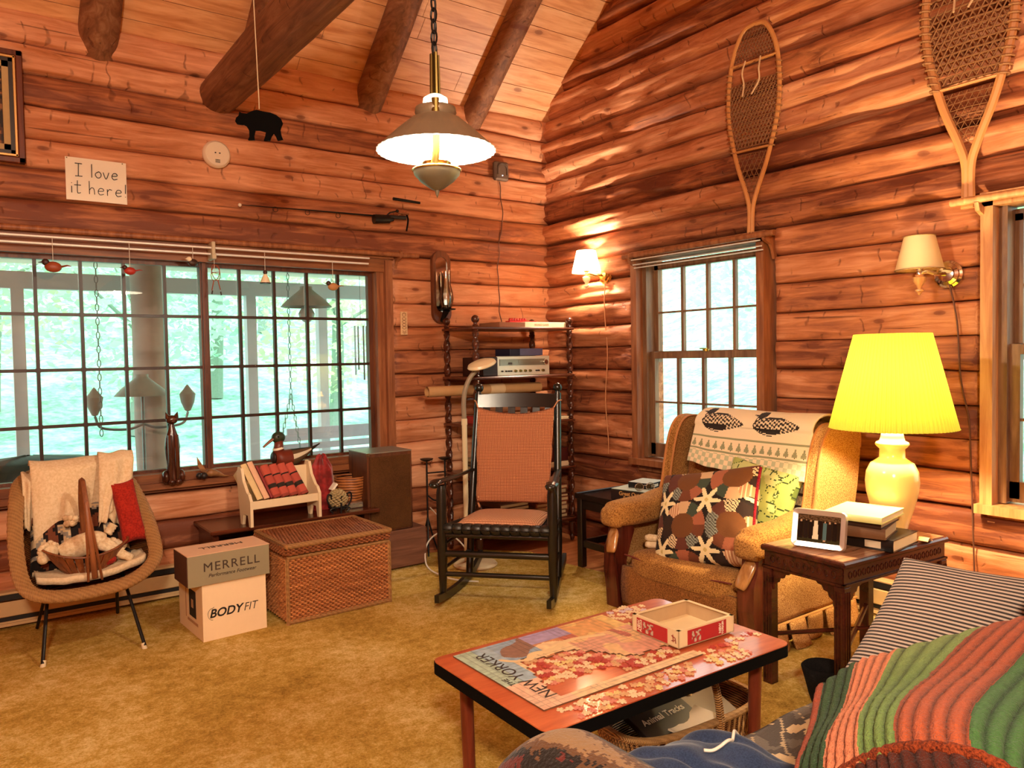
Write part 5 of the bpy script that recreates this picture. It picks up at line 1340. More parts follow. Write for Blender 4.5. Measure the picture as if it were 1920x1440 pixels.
# front panel and base
MB().mat(TWD).box((-.08, 0, .15), (.56, .72, .22), bev=.03).build('base', AC)
MB().mat(TWD).slab(lambda u, v: (-.375-.012*sin(v*pi), lerp(-.36, .36, u), lerp(.03, .235, v)), (-1, 0, 0), .02, 10, 8).build('front_panel', AC, smooth=True)
rbox((-.14, 0, .25), (.52, .69, .13), .35, m=TW, defo=lambda p, x, y, z: Vector((p.x, p.y, p.z+.02*(p.x+.14)*-1+(.018*(1-x*x)*(1-y*y) if z > 0 else 0)+.008*fz(p.x*6, p.y*6, 3)))).build('seat_cushion', AC, smooth=True)
pp = []
for i in range(41):
    y = lerp(-.335, .335, i/40); pp.append((-.396+.01*abs(sin(y*2)), y, .297-.028*(1-(y/.335)**2)*.5+.006*fz(y*9, 1)))
MB().mat(PIPE).tube(pp, .004, 6).build('piping', AC)
for s in (-1, 1):
    yo = s*.425
    # outer side panel with a soft skirt line
    def SP(u, v, s=s):
        x = lerp(-.33, .36, u); z = lerp(.12, .46, v); return (x, s*(.462+.018*sin(v*pi)+.008*fz(u*4, v*3, s)), z)
    MB().mat(SPKM).slab(SP, (0, s, 0), .03, 16, 10).build('side_panel', AC, smooth=True)
    # carved wooden front post and scrolled arm support
    prof = [(-.395, 0), (-.335, 0), (-.33, .25), (-.30, .33), (-.27, .40), (-.285, .43), (-.33, .445), (-.375, .43), (-.385, .37), (-.41, .31), (-.415, .20), (-.40, .10)]
    MB().mat(RW).prism(prof, .085, TR(0, yo-.0425*1, 0) @ Matrix(((1, 0, 0, 0), (0, 0, 1, 0), (0, 1, 0, 0), (0, 0, 0, 1)))).build('front_post', AC, smooth=False)
    MB().mat(RWL).tube(cat_spline([(-.345, yo, .435), (-.375, yo, .40), (-.405, yo-.012*s, .345), (-.425, yo-.022*s, .30)], 6), [.030, .031, .032, .032, .033, .034, .034, .035, .035, .036, .036, .036, .036, .036, .035, .034, .033, .030, .026][:19], 14, flat=.45).build('arm_front', AC, smooth=True)
    # padded arm
    rbox((-.14, yo, .49), (.60, .165, .135), .55, m=TW, defo=lambda p, x, y, z: Vector((p.x, p.y*1.0, p.z+.055*max(0, (p.x+.14)/.3)*1.0-(.012 if x < -.8 else 0)))).build('arm_pad', AC, smooth=True)
    # wing
    wp = cat_spline([(-.02, .50), (.03, .60), (.06, .74), (.10, .88), (.155, .955), (.23, .975), (.33, .96), (.42, .93), (.40, .70), (.34, .46)], 5)
    poly = [(p.x, p.y) for p in wp]
    Mw = TR(0, s*.445-.028, 0) @ Matrix(((1, 0, 0, 0), (0, 0, 1, 0), (0, 1, 0, 0), (0, 0, 0, 1)))
    MB().mat(SPKM if s < 0 else TW).prism(poly, .056, Mw).build('wing', AC, smooth=False)
    MB().mat(plain('gimp', '#b0703a', .6)).tube([(p[0], s*.470, p[1]) for p in poly[:-8]], .007, 6).tube([(p[0], s*.414, p[1]) for p in poly[:-8]], .006, 6).build('gimp_trim', AC)
    # pleated skirt: flaps that hang free
    zc = .125
    MB().mat(plain('skirt_cord', '#c08a4c', .8)).tube([(-.33, s*.488, zc), (.36, s*.488, zc+.004)], .006, 6).build('skirt_cord', AC)
    for i in range(5):
        x0 = -.33+i*.14; w = .115
        def SK(u, v, x0=x0, w=w, i=i, s=s): return (x0+u*w+.02*fz(i*3.1, v)*(1-v), s*(.488+.04*(1-v)*(.5+.5*sin(i*2.3))+.008*sin(u*pi)), lerp(.012, zc, v))
        MB().mat(SPKM).slab(SK, (0, s, 0), .008, 6, 6).build('skirt_flap', AC, smooth=True)
# back with tilted inner panel
rbox((.22, 0, .66), (.16, .80, .68), .30, m=TWD, defo=lambda p, x, y, z: Vector((p.x+.20*(p.z-.66), p.y, p.z))).build('backrest', AC, smooth=True)
MB().mat(SPKM).slab(lambda u, v: (lerp(.33, .45, v), lerp(-.42, .42, u), lerp(.10, .95, v)), (1, 0, 0), .02, 8, 8).build('back_panel', AC, smooth=True)
# loon blanket over the chair back
CR = rgb('#e4cba6'); GRn = rgb('#8d8a68'); DKB = rgb('#2c211c'); BLG = rgb('#b5b28e')
def loon(u, v, cx, cy, sc):
    """u across, v up, in metres; loon facing left"""
    x, y = (u-cx)/sc, (v-cy)/sc
    body = (x/1.0)**2+(y/.34)**2; tail = 0
    if x > 0: body = (x/1.25)**2+((y+.03*x)/(.34*(1-.55*max(0, x-.1)/1.1)))**2
    if body < 1 and not (y < -.12 and x < .35):
        chk = (int((x*9+y*4+50))+int((y*11-x*2+50))) % 2
        return DKB if (chk or y > .24) else rgb('#d8c09c')
    if body < 1.1: return DKB
    hx, hy = x+.82, y-.42
    if hx*hx+hy*hy*1.6 < .055: return DKB
    if -1.35 < x < -.95 and abs(y-.40-.05*(x+1)) < .05*(x+1.4)/.4: return DKB
    nx = x+.80+.25*(y-.05)
    if -.25 < y < .40 and abs(abs(nx)-.14) < .022: return DKB
    if (x < 0) and abs((x/1.0)**2+((y)/.42)**2-1) < .08 and y < 0: return DKB
    return None
def blanketc(u, v):
    # u: 0..1 across (.70 m), v: 0 at hem .. 1 behind the back
    X, Y = u*.72, v*.52
    if Y < .075: return CR if (int(X/.024)+int(Y/.024)) % 2 else BLG
    if .080 < Y < .090 or .150 < Y < .160: return GRn
    if .095 < Y < .148:
        q = (X % .048)/.048-.5; t_ = (Y-.100)/.042
        if 0 < t_ < 1 and abs(q) < .36*(1-t_): return GRn
        if t_ < 0 and abs(q) < .05: return DKB
        return CR
    for cx in (.17, .50):
        c = loon(X, Y, cx, .235, .115)
        if c: return c
    return CR
def BS(u, v):
    L = .52*v; yy = lerp(.30, -.41, u)
    sag = .014*sin(u*6+1)+.006*fz(u*8, v*4); r = .065
    zt_ = .935; dx = .20*(0)
    front = .215; 
    if L < front:
        a = L/front; return (.075+.05*a-.012*sin(u*9)*(1-a)-.02*(1-a), yy, zt_-(front-L)-.010*(1-a)*sin(u*7)+sag*(1-a)-.04*(u-.5)*(1-a)*.6)
    arc = pi*r; a = min(1, (L-front)/arc)*pi
    if L < front+arc: return (.120+.125*(1-cos(a)), yy, zt_+.04+r*.6*sin(a)+sag*.3-.04*(1-sin(a)))
    return (.372, yy, zt_-(L-front-arc))
VW = vcol('woven_throw', .95, .5, 260, fuzz=.3)
bl = MB().mat(VW).slab(lambda u, v: tuple(Vector(BS(u, v))+Vector((-.62, -2.17, 0))), lambda u, v: Vector((-1, 0, .3)).normalized() if v < .55 else Vector((0, 0, 1)), .012, 150, 110, blanketc).build('throw_blanket', smooth=True)
tag(bl, 'cream throw woven with loons and fir trees over the armchair back', 'blanket')
# patchwork pillow
PC = ['#2b1a14', '#6b3a22', '#b9835e', '#8c8f80', '#c9a37a', '#5c2f22', '#3c4636', '#d8bd92', '#9c5a3e']
def patch(u, v):
    a = u*2.1-.30; b = v*2.0-.25; fa, fb = a-math.floor(a)-.5, b-math.floor(b)-.5
    r = sqrt(fa*fa+fb*fb); th = atan2(fb, fa)
    ia, ib = int(math.floor(a)), int(math.floor(b))
    # star flower in the gaps between rings
    ga, gb_ = (a % 1), (b % 1); ga = ga if ga < .5 else ga-1; gb_ = gb_ if gb_ < .5 else gb_-1
    rr = sqrt(ga*ga+gb_*gb_); t2 = atan2(gb_, ga)
    if rr < .30*(.35+.65*abs(cos(3*t2+.4))**3) or rr < .09:
        return rgb('#e8d5a4') if rr > .035 else rgb('#c9b070')
    if rr < .30 and r > .52: return rgb('#1c120e')
    if r < .26: return rgb('#6a3f1e')
    if r < .50:
        k = int((th+pi)/(2*pi)*10); h = (k*7+ia*3+ib*5) % 9
        c = rgb(PC[h])
        if h in (3, 7) and (int(u*90)+int(v*90)) % 3 == 0: c = rgb('#2a201a')
        if h == 2 and int(u*110) % 3 == 0: c = rgb('#e2c49a')
        return c
    return rgb('#1f1511')
PV = vcol('patchwork', .9, .4, 300, fuzz=.2)
Mp = TR(-.81, -2.20, .515) @ RY(radians(-66)) @ RZ(radians(-90+12))
t = pillow(MB().mat(PV), .57, .49, .20, patch, Mp, 110, 96, .06).build('patchwork_pillow', smooth=True)
tag(t, 'large dark patchwork quilt pillow with star flowers on the armchair seat', 'pillow')
ro = []
for i in range(22):
    b = lerp(-1, 1, i/21); ro.append(Mp @ Vector((.285*(1-.06*(1-b*b)), b*.235, .0)))
o = MB().mat(cloth('red_rope', '#a01f2c', '#5c1018', 200)).tube(ro, .008, 8).build('edge_cord', t, smooth=True)
def greenc(u, v):
    n = fz(u*5, v*5, 7)
    if abs(fz(u*6+3, v*6, 1)) < .035: return rgb('#33421f')
    if abs(n) < .02: return rgb('#5a6b33')
    return rgb('#b9b878') if n > 0 else rgb('#a3a85c')
t = pillow(MB().mat(VCL), .42, .36, .12, greenc, TR(-.60, -2.34, .60) @ RY(radians(-70)) @ RZ(radians(-90-8)), 60, 50, .07).build('green_pillow', smooth=True)
tag(t, 'pale green leaf-print pillow behind the patchwork pillow', 'pillow')
def pl2(u, v):
    if .3 < v < .38 or .62 < v < .72: return rgb('#3a2418')
    return rgb('#cdb48a') if (int(u*14)+int(v*14)) % 2 else rgb('#a89a74')
t = MB().mat(VCL).slab(lambda u, v: (-.53+.03*v+.01*fz(u*5, v*5), lerp(-2.42, -2.575, u), lerp(.53, .70, v)), (-1, 0, 0), .05, 20, 24, pl2).build('checked_cloth', smooth=True)
tag(t, 'folded checked cloth at the right of the green pillow', 'cloth')
t = thing('stuffed_toy', 'cream cloth doll feet poking out left of the patchwork pillow', 'soft toy', (-.86, -1.94, .36))
for y, z in ((.01, .015), (.0, -.02)): MB().mat(PLUSH).tube([(.02, -.06, z), (0, 0, z), (-.03, .05, z), (-.04, .065, z)], [.016, .017, .02, .012], 10).build('foot', t, smooth=True)
MB().mat(cloth('maroon_cloth', '#5c1c1c', '#34100f')).ball((.01, -.09, -.015), .04, sc=(1, 1.3, .7)).build('body', t, smooth=True)
# ---------------------------------------------------------------- end table
en = thing('end_table', 'dark carved wooden end table holding the yellow lamp', 'table', (-.855, -2.995, 0), radians(-3.5))
MH = wood('mahogany', '#220b07', '#4e2013', 0, .25, .6, .05, spec=.5); MHT = wood('mahogany_top', '#7a4a30', '#b98a66', 0, .18, spec=.8)
TL, TWd, TH = .70, .375, .56
MB().mat(MH).box((0, 0, TH-.012), (TL, TWd, .022), bev=.006).build('table_top_edge', en, smooth=False)
MB().mat(MHT).box((0, 0, TH), (TL-.03, TWd-.03, .004)).build('table_top', en, smooth=False)
def fret(mb, x0, x1, y, z, ax):
    n = max(3, int(abs(x1-x0)/.028))
    for i in range(n):
        s = lerp(x0, x1, (i+.5)/n); pts = [((s+.010*cos(a), y, z+.012*sin(a)) if ax == 0 else (y, s+.010*cos(a), z+.012*sin(a))) for a in [2*pi*j/10 for j in range(11)]]
        mb.tube(pts, .0022, 5, cap=False)
for s in (-1, 1):
    m_ = MB().mat(MH); m_.box((0, s*(TWd/2-.02), TH-.052), (TL-.03, .016, .058)); m_.box((0, s*(TWd/2-.012), TH-.086), (TL-.01, .014, .008)); fret(m_, -.31, .31, s*(TWd/2-.011), TH-.052, 0); m_.build('apron', en, smooth=False)
    m_ = MB().mat(MH); m_.box((s*(TL/2-.02), 0, TH-.052), (.016, TWd-.03, .058)); m_.box((s*(TL/2-.012), 0, TH-.086), (.014, TWd-.01, .008)); fret(m_, -.15, .15, s*(TL/2-.011), TH-.052, 1); m_.build('apron', en, smooth=False)
for sx in (-1, 1):
    for sy in (-1, 1):
        m_ = MB().mat(MH); cx_, cy_ = sx*(TL/2-.028), sy*(TWd/2-.028)
        m_.box((cx_, cy_, (TH-.09)/2), (.044, .044, TH-.09), bev=.004)
        for o_ in (-.012, 0, .012): m_.cyl((cx_+o_, cy_+sy*.0225, .02), (cx_+o_, cy_+sy*.0225, TH-.11), .004, .004, 6); m_.cyl((cx_+sx*.0225, cy_+o_, .02), (cx_+sx*.0225, cy_+o_, TH-.11), .004, .004, 6)
        m_.build('leg', en)
        bp_ = [(0, 0), (.085, 0), (.075, -.012), (.058, -.014), (.05, -.03), (.032, -.034), (.028, -.05), (.012, -.06), (.010, -.08), (0, -.085)]
        MB().mat(MH).prism([(-sx*p[0], p[1]) for p in bp_], .010, TR(cx_-sx*.02, cy_+sy*.006+.005, TH-.09) @ RX(pi/2)).build('corner_bracket', en, smooth=False)
        MB().mat(MH).prism([(-sy*p[0], p[1]) for p in bp_], .010, TR(cx_+sx*.006-.005, cy_-sy*.02, TH-.09) @ Matrix(((0, 0, 1, 0), (1, 0, 0, 0), (0, 1, 0, 0), (0, 0, 0, 1)))).build('corner_bracket', en, smooth=False)
MB().mat(MH).tube([(-TL/2+.03, -TWd/2+.03, .20), (TL/2-.03, TWd/2-.03, .20)], .011, 8, flat=.8).build('cross_stretcher', en); MB().mat(MH).tube([(-TL/2+.03, TWd/2-.03, .20), (TL/2-.03, -TWd/2+.03, .20)], .011, 8, flat=.8).build('cross_stretcher', en)
# table lamp
tl = thing('table_lamp', 'lit yellow pleated-shade lamp with a cream ginger-jar base', 'table lamp', (-.655, -3.04, TH+.002))
g = NG('jar_glaze'); g.base(rgb('#f0cf84')); g.rough(.18); g.b.inputs['Coat Weight'].default_value = .4
JP = [(.0, 0), (.050, 0), (.052, .012), (.060, .05), (.080, .12), (.094, .18), (.098, .225), (.094, .265), (.078, .30), (.054, .318), (.047, .325), (.046, .36), (.058, .372), (.062, .38), (.058, .388), (.046, .394), (.042, .41), (.038, .435), (.02, .44), (.0, .44)]
MB().mat(g.m).lathe([(r_*1.05, z_*.985) for r_, z_ in JP], seg=48).build('jar_base', tl, smooth=True)
MB().mat(BRASSB).cyl((0, 0, .44), (0, 0, .50), .012).build('lamp_stem', tl)
g = NG('yellow_shade'); g.base(rgb('#cdb53c')); g.rough(.8)
tl_ = g.add('ShaderNodeBsdfTranslucent'); tl_.inputs[0].default_value = (.085, .090, .006, 1); mx = g.n.new('ShaderNodeMixShader'); mx.inputs[0].default_value = .5
g.t.links.new(g.b.outputs[0], mx.inputs[1]); g.t.links.new(tl_.outputs[0], mx.inputs[2]); g.t.links.new(mx.outputs[0], g.out.inputs[0])
g.b.inputs['Emission Color'].default_value = (1, .9, .12, 1); g.b.inputs['Emission Strength'].default_value = .16
YSH = g.m
def pleat(a, t): return 1+.045*(abs(sin(a*39))-.5)
zb_, zt2 = .440, .826
MB().mat(YSH).shell([(.240, zb_), (.237, zb_+.004), (lerp(.240, .142, .5), lerp(zb_, zt2, .5)), (.143, zt2)], (0, 0, 0), 468, fr=pleat).build('pleated_shade', tl, smooth=True)
MB().mat(BRASSB).tube([(0, 0, .50), (0, 0, .55)], .01, 8).tube([(-.135, 0, zt2-.01), (.135, 0, zt2-.01)], .0015, 6).tube([(0, -.135, zt2-.01), (0, .135, zt2-.01)], .0015, 6).build('shade_fitter', tl)
MB().mat(MATS['bulb_glow']).ball((0, 0, .62), .03, sc=(1, 1, 1.3)).build('bulb', tl)
lamp('table_lamp_light', (0, 0, .63), P_TABLE, (1.0, .76, .42), .04, parent=tl)
# photo frame
pfm = thing('photo_frame', 'silver photo frame with a wedding group standing on the end table', 'photo frame', (-1.105, -2.985, TH+.003), radians(-74))
Mf = RX(radians(-14))
def rr_poly(w, h, r, n=5):
    out = []
    for cx_, cy_, a0 in ((w/2-r, h/2-r, 0), (-w/2+r, h/2-r, pi/2), (-w/2+r, -h/2+r, pi), (w/2-r, -h/2+r, 1.5*pi)):
        for i in range(n+1): a = a0+pi/2*i/n; out.append((cx_+r*cos(a), cy_+r*sin(a)))
    return out
FW, FH = .205, .150
o_, i_ = rr_poly(FW, FH, .02), rr_poly(FW-.045, FH-.045, .004)
mb = MB().mat(plain('polished_silver', '#e4dcd0', .28, .75)); n = len(o_); Mq = Mf @ TR(0, 0, FH/2) @ RX(pi/2)
vs = [Mq @ Vector((p[0], p[1], .0)) for p in o_]+[Mq @ Vector((p[0]*.96, p[1]*.95, .010)) for p in o_]+[Mq @ Vector((p[0], p[1], .004)) for p in i_]+[Mq @ Vector((p[0], p[1], -.006)) for p in o_]
fs = []
for i in range(n): j = (i+1) % n; fs += [(i, j, n+j, n+i), (n+i, n+j, 2*n+j, 2*n+i), (3*n+i, 3*n+j, j, i)]
fs.append(tuple(3*n+i for i in range(n)))
mb.add(vs, fs); mb.build('frame', pfm)
def wed(u, v):
    if v > .80: return rgb('#3c2c1c') if fz(u*20, v*20) > 0 else rgb('#5c4630')
    ppl = [(.08, '#15110f', .72), (.20, '#1a1513', .78), (.31, '#181311', .74), (.43, '#d8c8a8', .80), (.53, '#15110f', .80), (.64, '#4a6668', .74), (.75, '#1b1614', .72), (.88, '#12100e', .76)]
    for x, c, h in ppl:
        if abs(u-x) < .018 and h < v < h+.09: return rgb('#b08a68')
        wd = .045+(.03*(1-v/.75) if c == '#d8c8a8' else 0)
        if abs(u-x) < wd and .12 < v < h: return rgb(c)
        if c == '#4a6668' and abs(u-x) < .025 and .06 < v < .14: return rgb('#a88868')
    return rgb('#20180f') if v > .15 else rgb('#2c2a18')
PHV = vcol('photo_print', .15)
MB().mat(PHV).grid(lambda u, v: Mq @ Vector(((u-.5)*(FW-.046), (v-.5)*(FH-.046), .003)), 70, 50, wed).build('photo', pfm)
MB().mat(BLACK).prism([(0, 0), (.04, 0), (.0, .10)], .03, TR(.0, .045, 0) @ Matrix(((0, 0, 1, -.015), (1, 0, 0, 0), (0, 1, 0, 0), (0, 0, 0, 1)))).build('easel_back', pfm)
# books under the lamp
def flat_book(label, c, w, d, h, rz, cover, pages='#e6d2a6', extra=None, rnd=.0):
    """lying book: spine towards -y local, w along x"""
    t = thing('book', label, 'book', c, rz, 'books on the end table')
    mb = MB().mat(cover); mb.box((0, 0, .0015), (w, d, .003)); mb.box((0, 0, h-.0015), (w, d, .003))
    mb.slab(lambda u, v: (lerp(-w/2, w/2, u), -d/2-.004*sin(v*pi), lerp(0, h, v)), (0, -1, 0), .003, 1, 6)
    mb.build('cover', t, smooth=False)
    MB().mat(plain('pg_'+pages.strip('#'), pages, .9, var=.05)).box((0, .002, h/2), (w-.008, d-.008, h-.006)).build('pages', t, smooth=False)
    return t
zb = TH+.0025; BZ = radians(-86)
BCX, BCY = -.87, -3.05
c1 = flat_book('large black hardcover, lowest of the end table books', (BCX+.03, BCY-.0, zb), .27, .235, .045, BZ+pi/2+radians(84) if False else radians(-84), plain('bk_black', '#15110f', .3)); zb += .0455
MB().mat(plain('bk_print', '#c8b496', .6)).box((.06, -.1235, .022), (.06, .002, .026)).build('spine_print', c1)
flat_book('tan-spined thick book, second lowest on the end table', (BCX-.02, BCY+.0, zb), .20, .20, .042, radians(-74), plain('bk_tan', '#6a4526', .6), '#c9ab7c'); zb += .0425
flat_book('brown worn book, second highest on the end table', (BCX-.02, BCY+.005, zb), .205, .21, .024, radians(-79), plain('bk_brown', '#3c2416', .6), '#d4b98c'); zb += .0245
flat_book('pale glossy yellow-green book on top of the end table stack', (BCX-.03, BCY-.005, zb), .22, .25, .025, radians(-80), plain('bk_pale', '#dcd98c', .35), '#e8d6a8')
tag(MB().mat(plain('parchment', '#d0a878', .8)).slab(lambda u, v: (-.72+.08*u, -3.215+.04*v+.02*u, TH+.012+.01*sin(u*5)), (0, 0, 1), .002, 8, 4).build('paper_slip'), 'small curled paper slip behind the end table books', 'paper')
# ---------------------------------------------------------------- coffee table
cft = thing('coffee_table', 'low coffee table with red-orange laminate top and black edge', 'coffee table', (-2.168, -2.975, 0), radians(-1.2))
g = NG('laminate_top'); v = g.coord('Object', (1, 6, 1)); n1 = g.noise(v, 6, 4, .6, .4)
g.base(g.ramp(n1, [(.3, rgb('#b8502c')), (.7, rgb('#dc7648'))])); g.rough(.3); g.b.inputs['Coat Weight'].default_value = 1.0; g.b.inputs['Coat Roughness'].default_value = .12; LAM = g.m
TTX, TTY, TTZ = .96, .575, .42
MB().mat(BLACK).prism(rr_poly(TTX, TTY, .035, 6), .034, z0=TTZ-.037).build('table_edge', cft)
MB().mat(LAM).prism(rr_poly(TTX-.004, TTY-.004, .033, 6), .003, z0=TTZ-.003).build('table_top', cft, smooth=False)
LEGW = wood('leg_cherry', '#5a2012', '#8c4026', 2, .35)
for sx in (-1, 1):
    for sy in (-1, 1):
        MB().mat(LEGW).tube([(sx*.40, sy*.20, .012), (sx*.405, sy*.205, TTZ-.04)], [.018, .021], 16).build('leg', cft)
for sy in (-1, 1): MB().mat(LEGW).box((0, sy*.205, TTZ-.058), (.80, .018, .04)).build('apron', cft)
# ---------------------------------------------------------------- unfinished jigsaw
PXA, PYA, PW_, PH_ = -2.586, -3.158, .600, .446
NUX, NVY = 50, 37
def hole(u, v):
    x = u*PW_; y = v*PH_; j = .012*fz(u*14, v*14, 3)+.010*sin(u*60)*sin(v*45)
    if y < .036+j*.4: return False
    if x < .085+max(0, .0)+j*.5+.02*(y > .25)*(y-.25)*6: return False
    top = .10+.20*min(1, max(0, (x-.09)/.05)) if x < .14 else .325-.62*max(0, x-.16)+.03*sin(x*25)
    top = max(top, .115)
    return y < top+j
def puzzc(u, v):
    x, y = u*PW_, v*PH_
    n = fz(x*9, y*9, 4); n2 = fz(x*55, y*55, 8)
    if x < .115:
        c = '#a9c2b0' if y > .17 else '#e6bfa4'
        if y > .17 and x > .06: c = '#9db8c8'
    elif y < .05: c = '#e9cfa4'
    elif x < .24 and y > .30: c = '#8fa9c0' if n > -.1 else '#8a6a5c'
    elif x < .40 and y > .37: c = '#a79ac4'
    elif x > .40 and y > .32: c = '#e2c47e' if n > -.05 else '#d9a66c'
    elif x < .34: c = '#ead0a2' if n > -.1 else '#c98a5c'
    else: c = '#d9a48c' if n > .05 else ('#e4c08c' if n > -.2 else '#b9695a')
    k = rgb(c); f = 1.05+.3*n2
    if (x % .0205) < .0016 or (y % .0205) < .0016: f *= .72
    return tuple(min(1, a*f) for a in k[:3])
PZ_ = vcol('puzzle_print', .45, .25, 120)
jz = thing('jigsaw_puzzle', 'half finished jigsaw titled THE NEW YORKER lying on the coffee table', 'jigsaw puzzle', (PXA, PYA, TTZ+.0012), radians(-.6))
mb = MB().mat(PZ_)
NU2, NV2 = 150, 111; H_ = .0035
inc = {(i, j): not hole((i//3*3+1.5)/NU2, (j//3*3+1.5)/NV2) for i in range(NU2) for j in range(NV2)}
# interlocking knobs along the open edge
for (i, j) in list(inc):
    ci, cj = i % 9, j % 9
def S_(i, j, z): return (i/NU2*PW_, j/NV2*PH_, z)
vid = {}
def V_(i, j, k):
    if (i, j, k) not in vid: vid[(i, j, k)] = len(mb.v); mb.v.append(Vector(S_(i, j, H_ if k else 0)))
    return vid[(i, j, k)]
for (i, j), on in inc.items():
    if not on: continue
    mb.ccol = puzzc((i+.5)/NU2, (j+.5)/NV2)
    mb.face((V_(i, j, 1), V_(i+1, j, 1), V_(i+1, j+1, 1), V_(i, j+1, 1)))
    mb.ccol = rgb('#6b5038')[:3]
    for di, dj, a, b in ((-1, 0, (i, j), (i, j+1)), (1, 0, (i+1, j+1), (i+1, j)), (0, -1, (i+1, j), (i, j)), (0, 1, (i, j+1), (i+1, j+1))):
        if not inc.get((i+di, j+dj), False): mb.face((V_(*a, 0), V_(*b, 0), V_(*b, 1), V_(*a, 1)))
mb.build('assembled_part', jz, smooth=False)
TITLE = plain('title_ink', '#2a2420', .5)
def tline(name, body, x, y0, y1, size, shear=0, bold=0):
    o = text(name, body, size, TITLE, jz, (x, (y0+y1)/2, H_+.0004), (0, 0, pi/2), ext=.0002, shear=shear, bold=bold)
    w = o.dimensions.x if o.dimensions.x > 0 else 1
    bpy.context.view_layer.update(); xs = [v.co.x for v in o.data.vertices]; w = max(xs)-min(xs); o.scale = ((y1-y0)/w, 1, 1)
tline('title_new', 'NEW', .068, .05, .175, .060); tline('title_yorker', 'YORKER', .068, .19, .405, .060); tline('title_the', 'THE', .026, .165, .215, .026)
mb = MB().mat(plain('pale_figure', '#ead2a0', .5)); mb.tube(cat_spline([(.09, .335, H_+.0005), (.12, .30, H_+.0005), (.165, .285, H_+.0005), (.20, .31, H_+.0005), (.27, .30, H_+.0005), (.36, .33, H_+.0005), (.48, .30, H_+.0005)], 6), [.003]+[.007]*10+[.012]*12+[.010]*14, 8, flat=.06, up=(0, 0, 1)); mb.build('printed_ribbon', jz)
# ---------------------------------------------------------------- loose pieces
def piece_mesh(seed, m):
    r = random.Random(seed); s = .0095; poly = []
    for k in range(4):
        a = k*pi/2; kind = r.choice((1, -1, 1))
        def P(x, y): return (x*cos(a)-y*sin(a), x*sin(a)+y*cos(a))
        poly.append(P(s, -s)); poly.append(P(s*.98, -s*.25))
        for t in (-1.0, -.5, 0, .5, 1.0):
            an = t*2.1; rr = s*.36
            poly.append(P(s*1.0+kind*(s*.30+rr*cos(an)), rr*sin(an)*1.05) if True else None)
        poly.append(P(s*.98, s*.25))
    return MB().mat(m).prism(poly, .0024)
PCOL = [plain('piece_'+n, c, .6, var=.1) for n, c in (('cream', '#ecd6ac'), ('pink', '#d98c78'), ('tan', '#d8ab7c'), ('red', '#b5443a'), ('lilac', '#d8c6d0'), ('yellow', '#e6cf8a'))]
protos = []
for i in range(12):
    o = piece_mesh(i, PCOL[i % 6]).build('jigsaw_piece', smooth=False); protos.append(o)
rp = random.Random(42); spots = []
def ok(x, y, dmin=.019): return all((x-a)**2+(y-b)**2 > dmin*dmin for a, b, _ in spots)
def scatter(n, f, zone, dmin=.019):
    c = 0; tries = 0
    while c < n and tries < 6000:
        tries += 1; p = f()
        if p and ok(p[0], p[1], dmin): spots.append((p[0], p[1], zone)); c += 1
boxr = lambda x, y: -2.03 < x < -1.745 and -3.13 < y < -2.88
def inhole():
    x, y = rp.uniform(.09, .66), rp.uniform(.04, .32)
    X, Y = PXA+x, PYA+y
    if boxr(X, Y): return None
    if x < .595:
        for dx, dy in ((0, 0), (.016, 0), (-.016, 0), (0, .016), (0, -.016)):
            if not hole((x+dx)/PW_, (y+dy)/PH_): return None
        if y > .13 and x < .2 and rp.random() < .6: return None
        if y < .11 and x < .34: return None
    return (X, Y)
scatter(100, inhole, 0, .0185)
def nearedge():
    X = rp.uniform(-2.56, -1.86); Y = rp.uniform(-3.245, -3.178)
    if -2.07 < X < -2.02 or X < -2.55: return None
    return (X, Y)
scatter(62, nearedge, 1)
def farc():
    X, Y = rp.uniform(-1.97, -1.80), rp.uniform(-2.84, -2.70)
    if rp.random() < .3 and Y < -2.8: return None
    return (X, Y)
scatter(24, farc, 2, .021)
def rightb():
    X, Y = rp.uniform(-1.99, -1.72), rp.uniform(-3.165, -3.135)
    return (X, Y)
scatter(12, rightb, 3, .019)
def left_box():
    return (rp.uniform(-2.06, -2.035), rp.uniform(-3.0, -2.86))
LBL = {0: ('loose jigsaw piece lying inside the gap of the unfinished puzzle', 'loose pieces inside the puzzle gap'), 1: ('loose jigsaw piece between the puzzle and the near table edge', 'loose pieces along the near table edge'),
       2: ('loose jigsaw piece at the far corner of the table behind the puzzle box', 'loose pieces at the far corner'), 3: ('loose jigsaw piece on bare laminate right in front of the puzzle box', 'loose pieces in front of the puzzle box')}
first = True
cols_by = {0: (0, 1, 2, 3, 0, 5, 1), 1: (0, 0, 5, 1, 2, 0), 2: (0, 0, 4, 0), 3: (3, 0, 4, 1)}
used = set()
for k, (x, y, zn) in enumerate(spots):
    ci = rp.choice(cols_by[zn]); pi_ = ci+6*rp.randint(0, 1)
    if pi_ not in used: o = protos[pi_]; used.add(pi_)
    else: o = protos[pi_].copy(); COL.objects.link(o)
    o.location = (x, y, TTZ+.0012+.0004*(k % 3)); o.rotation_euler = (0, 0, rp.uniform(0, 6.28))
    tag(o, LBL[zn][0], 'jigsaw piece', LBL[zn][1])
for i, p in enumerate(protos):
    if i not in used: bpy.data.objects.remove(p)
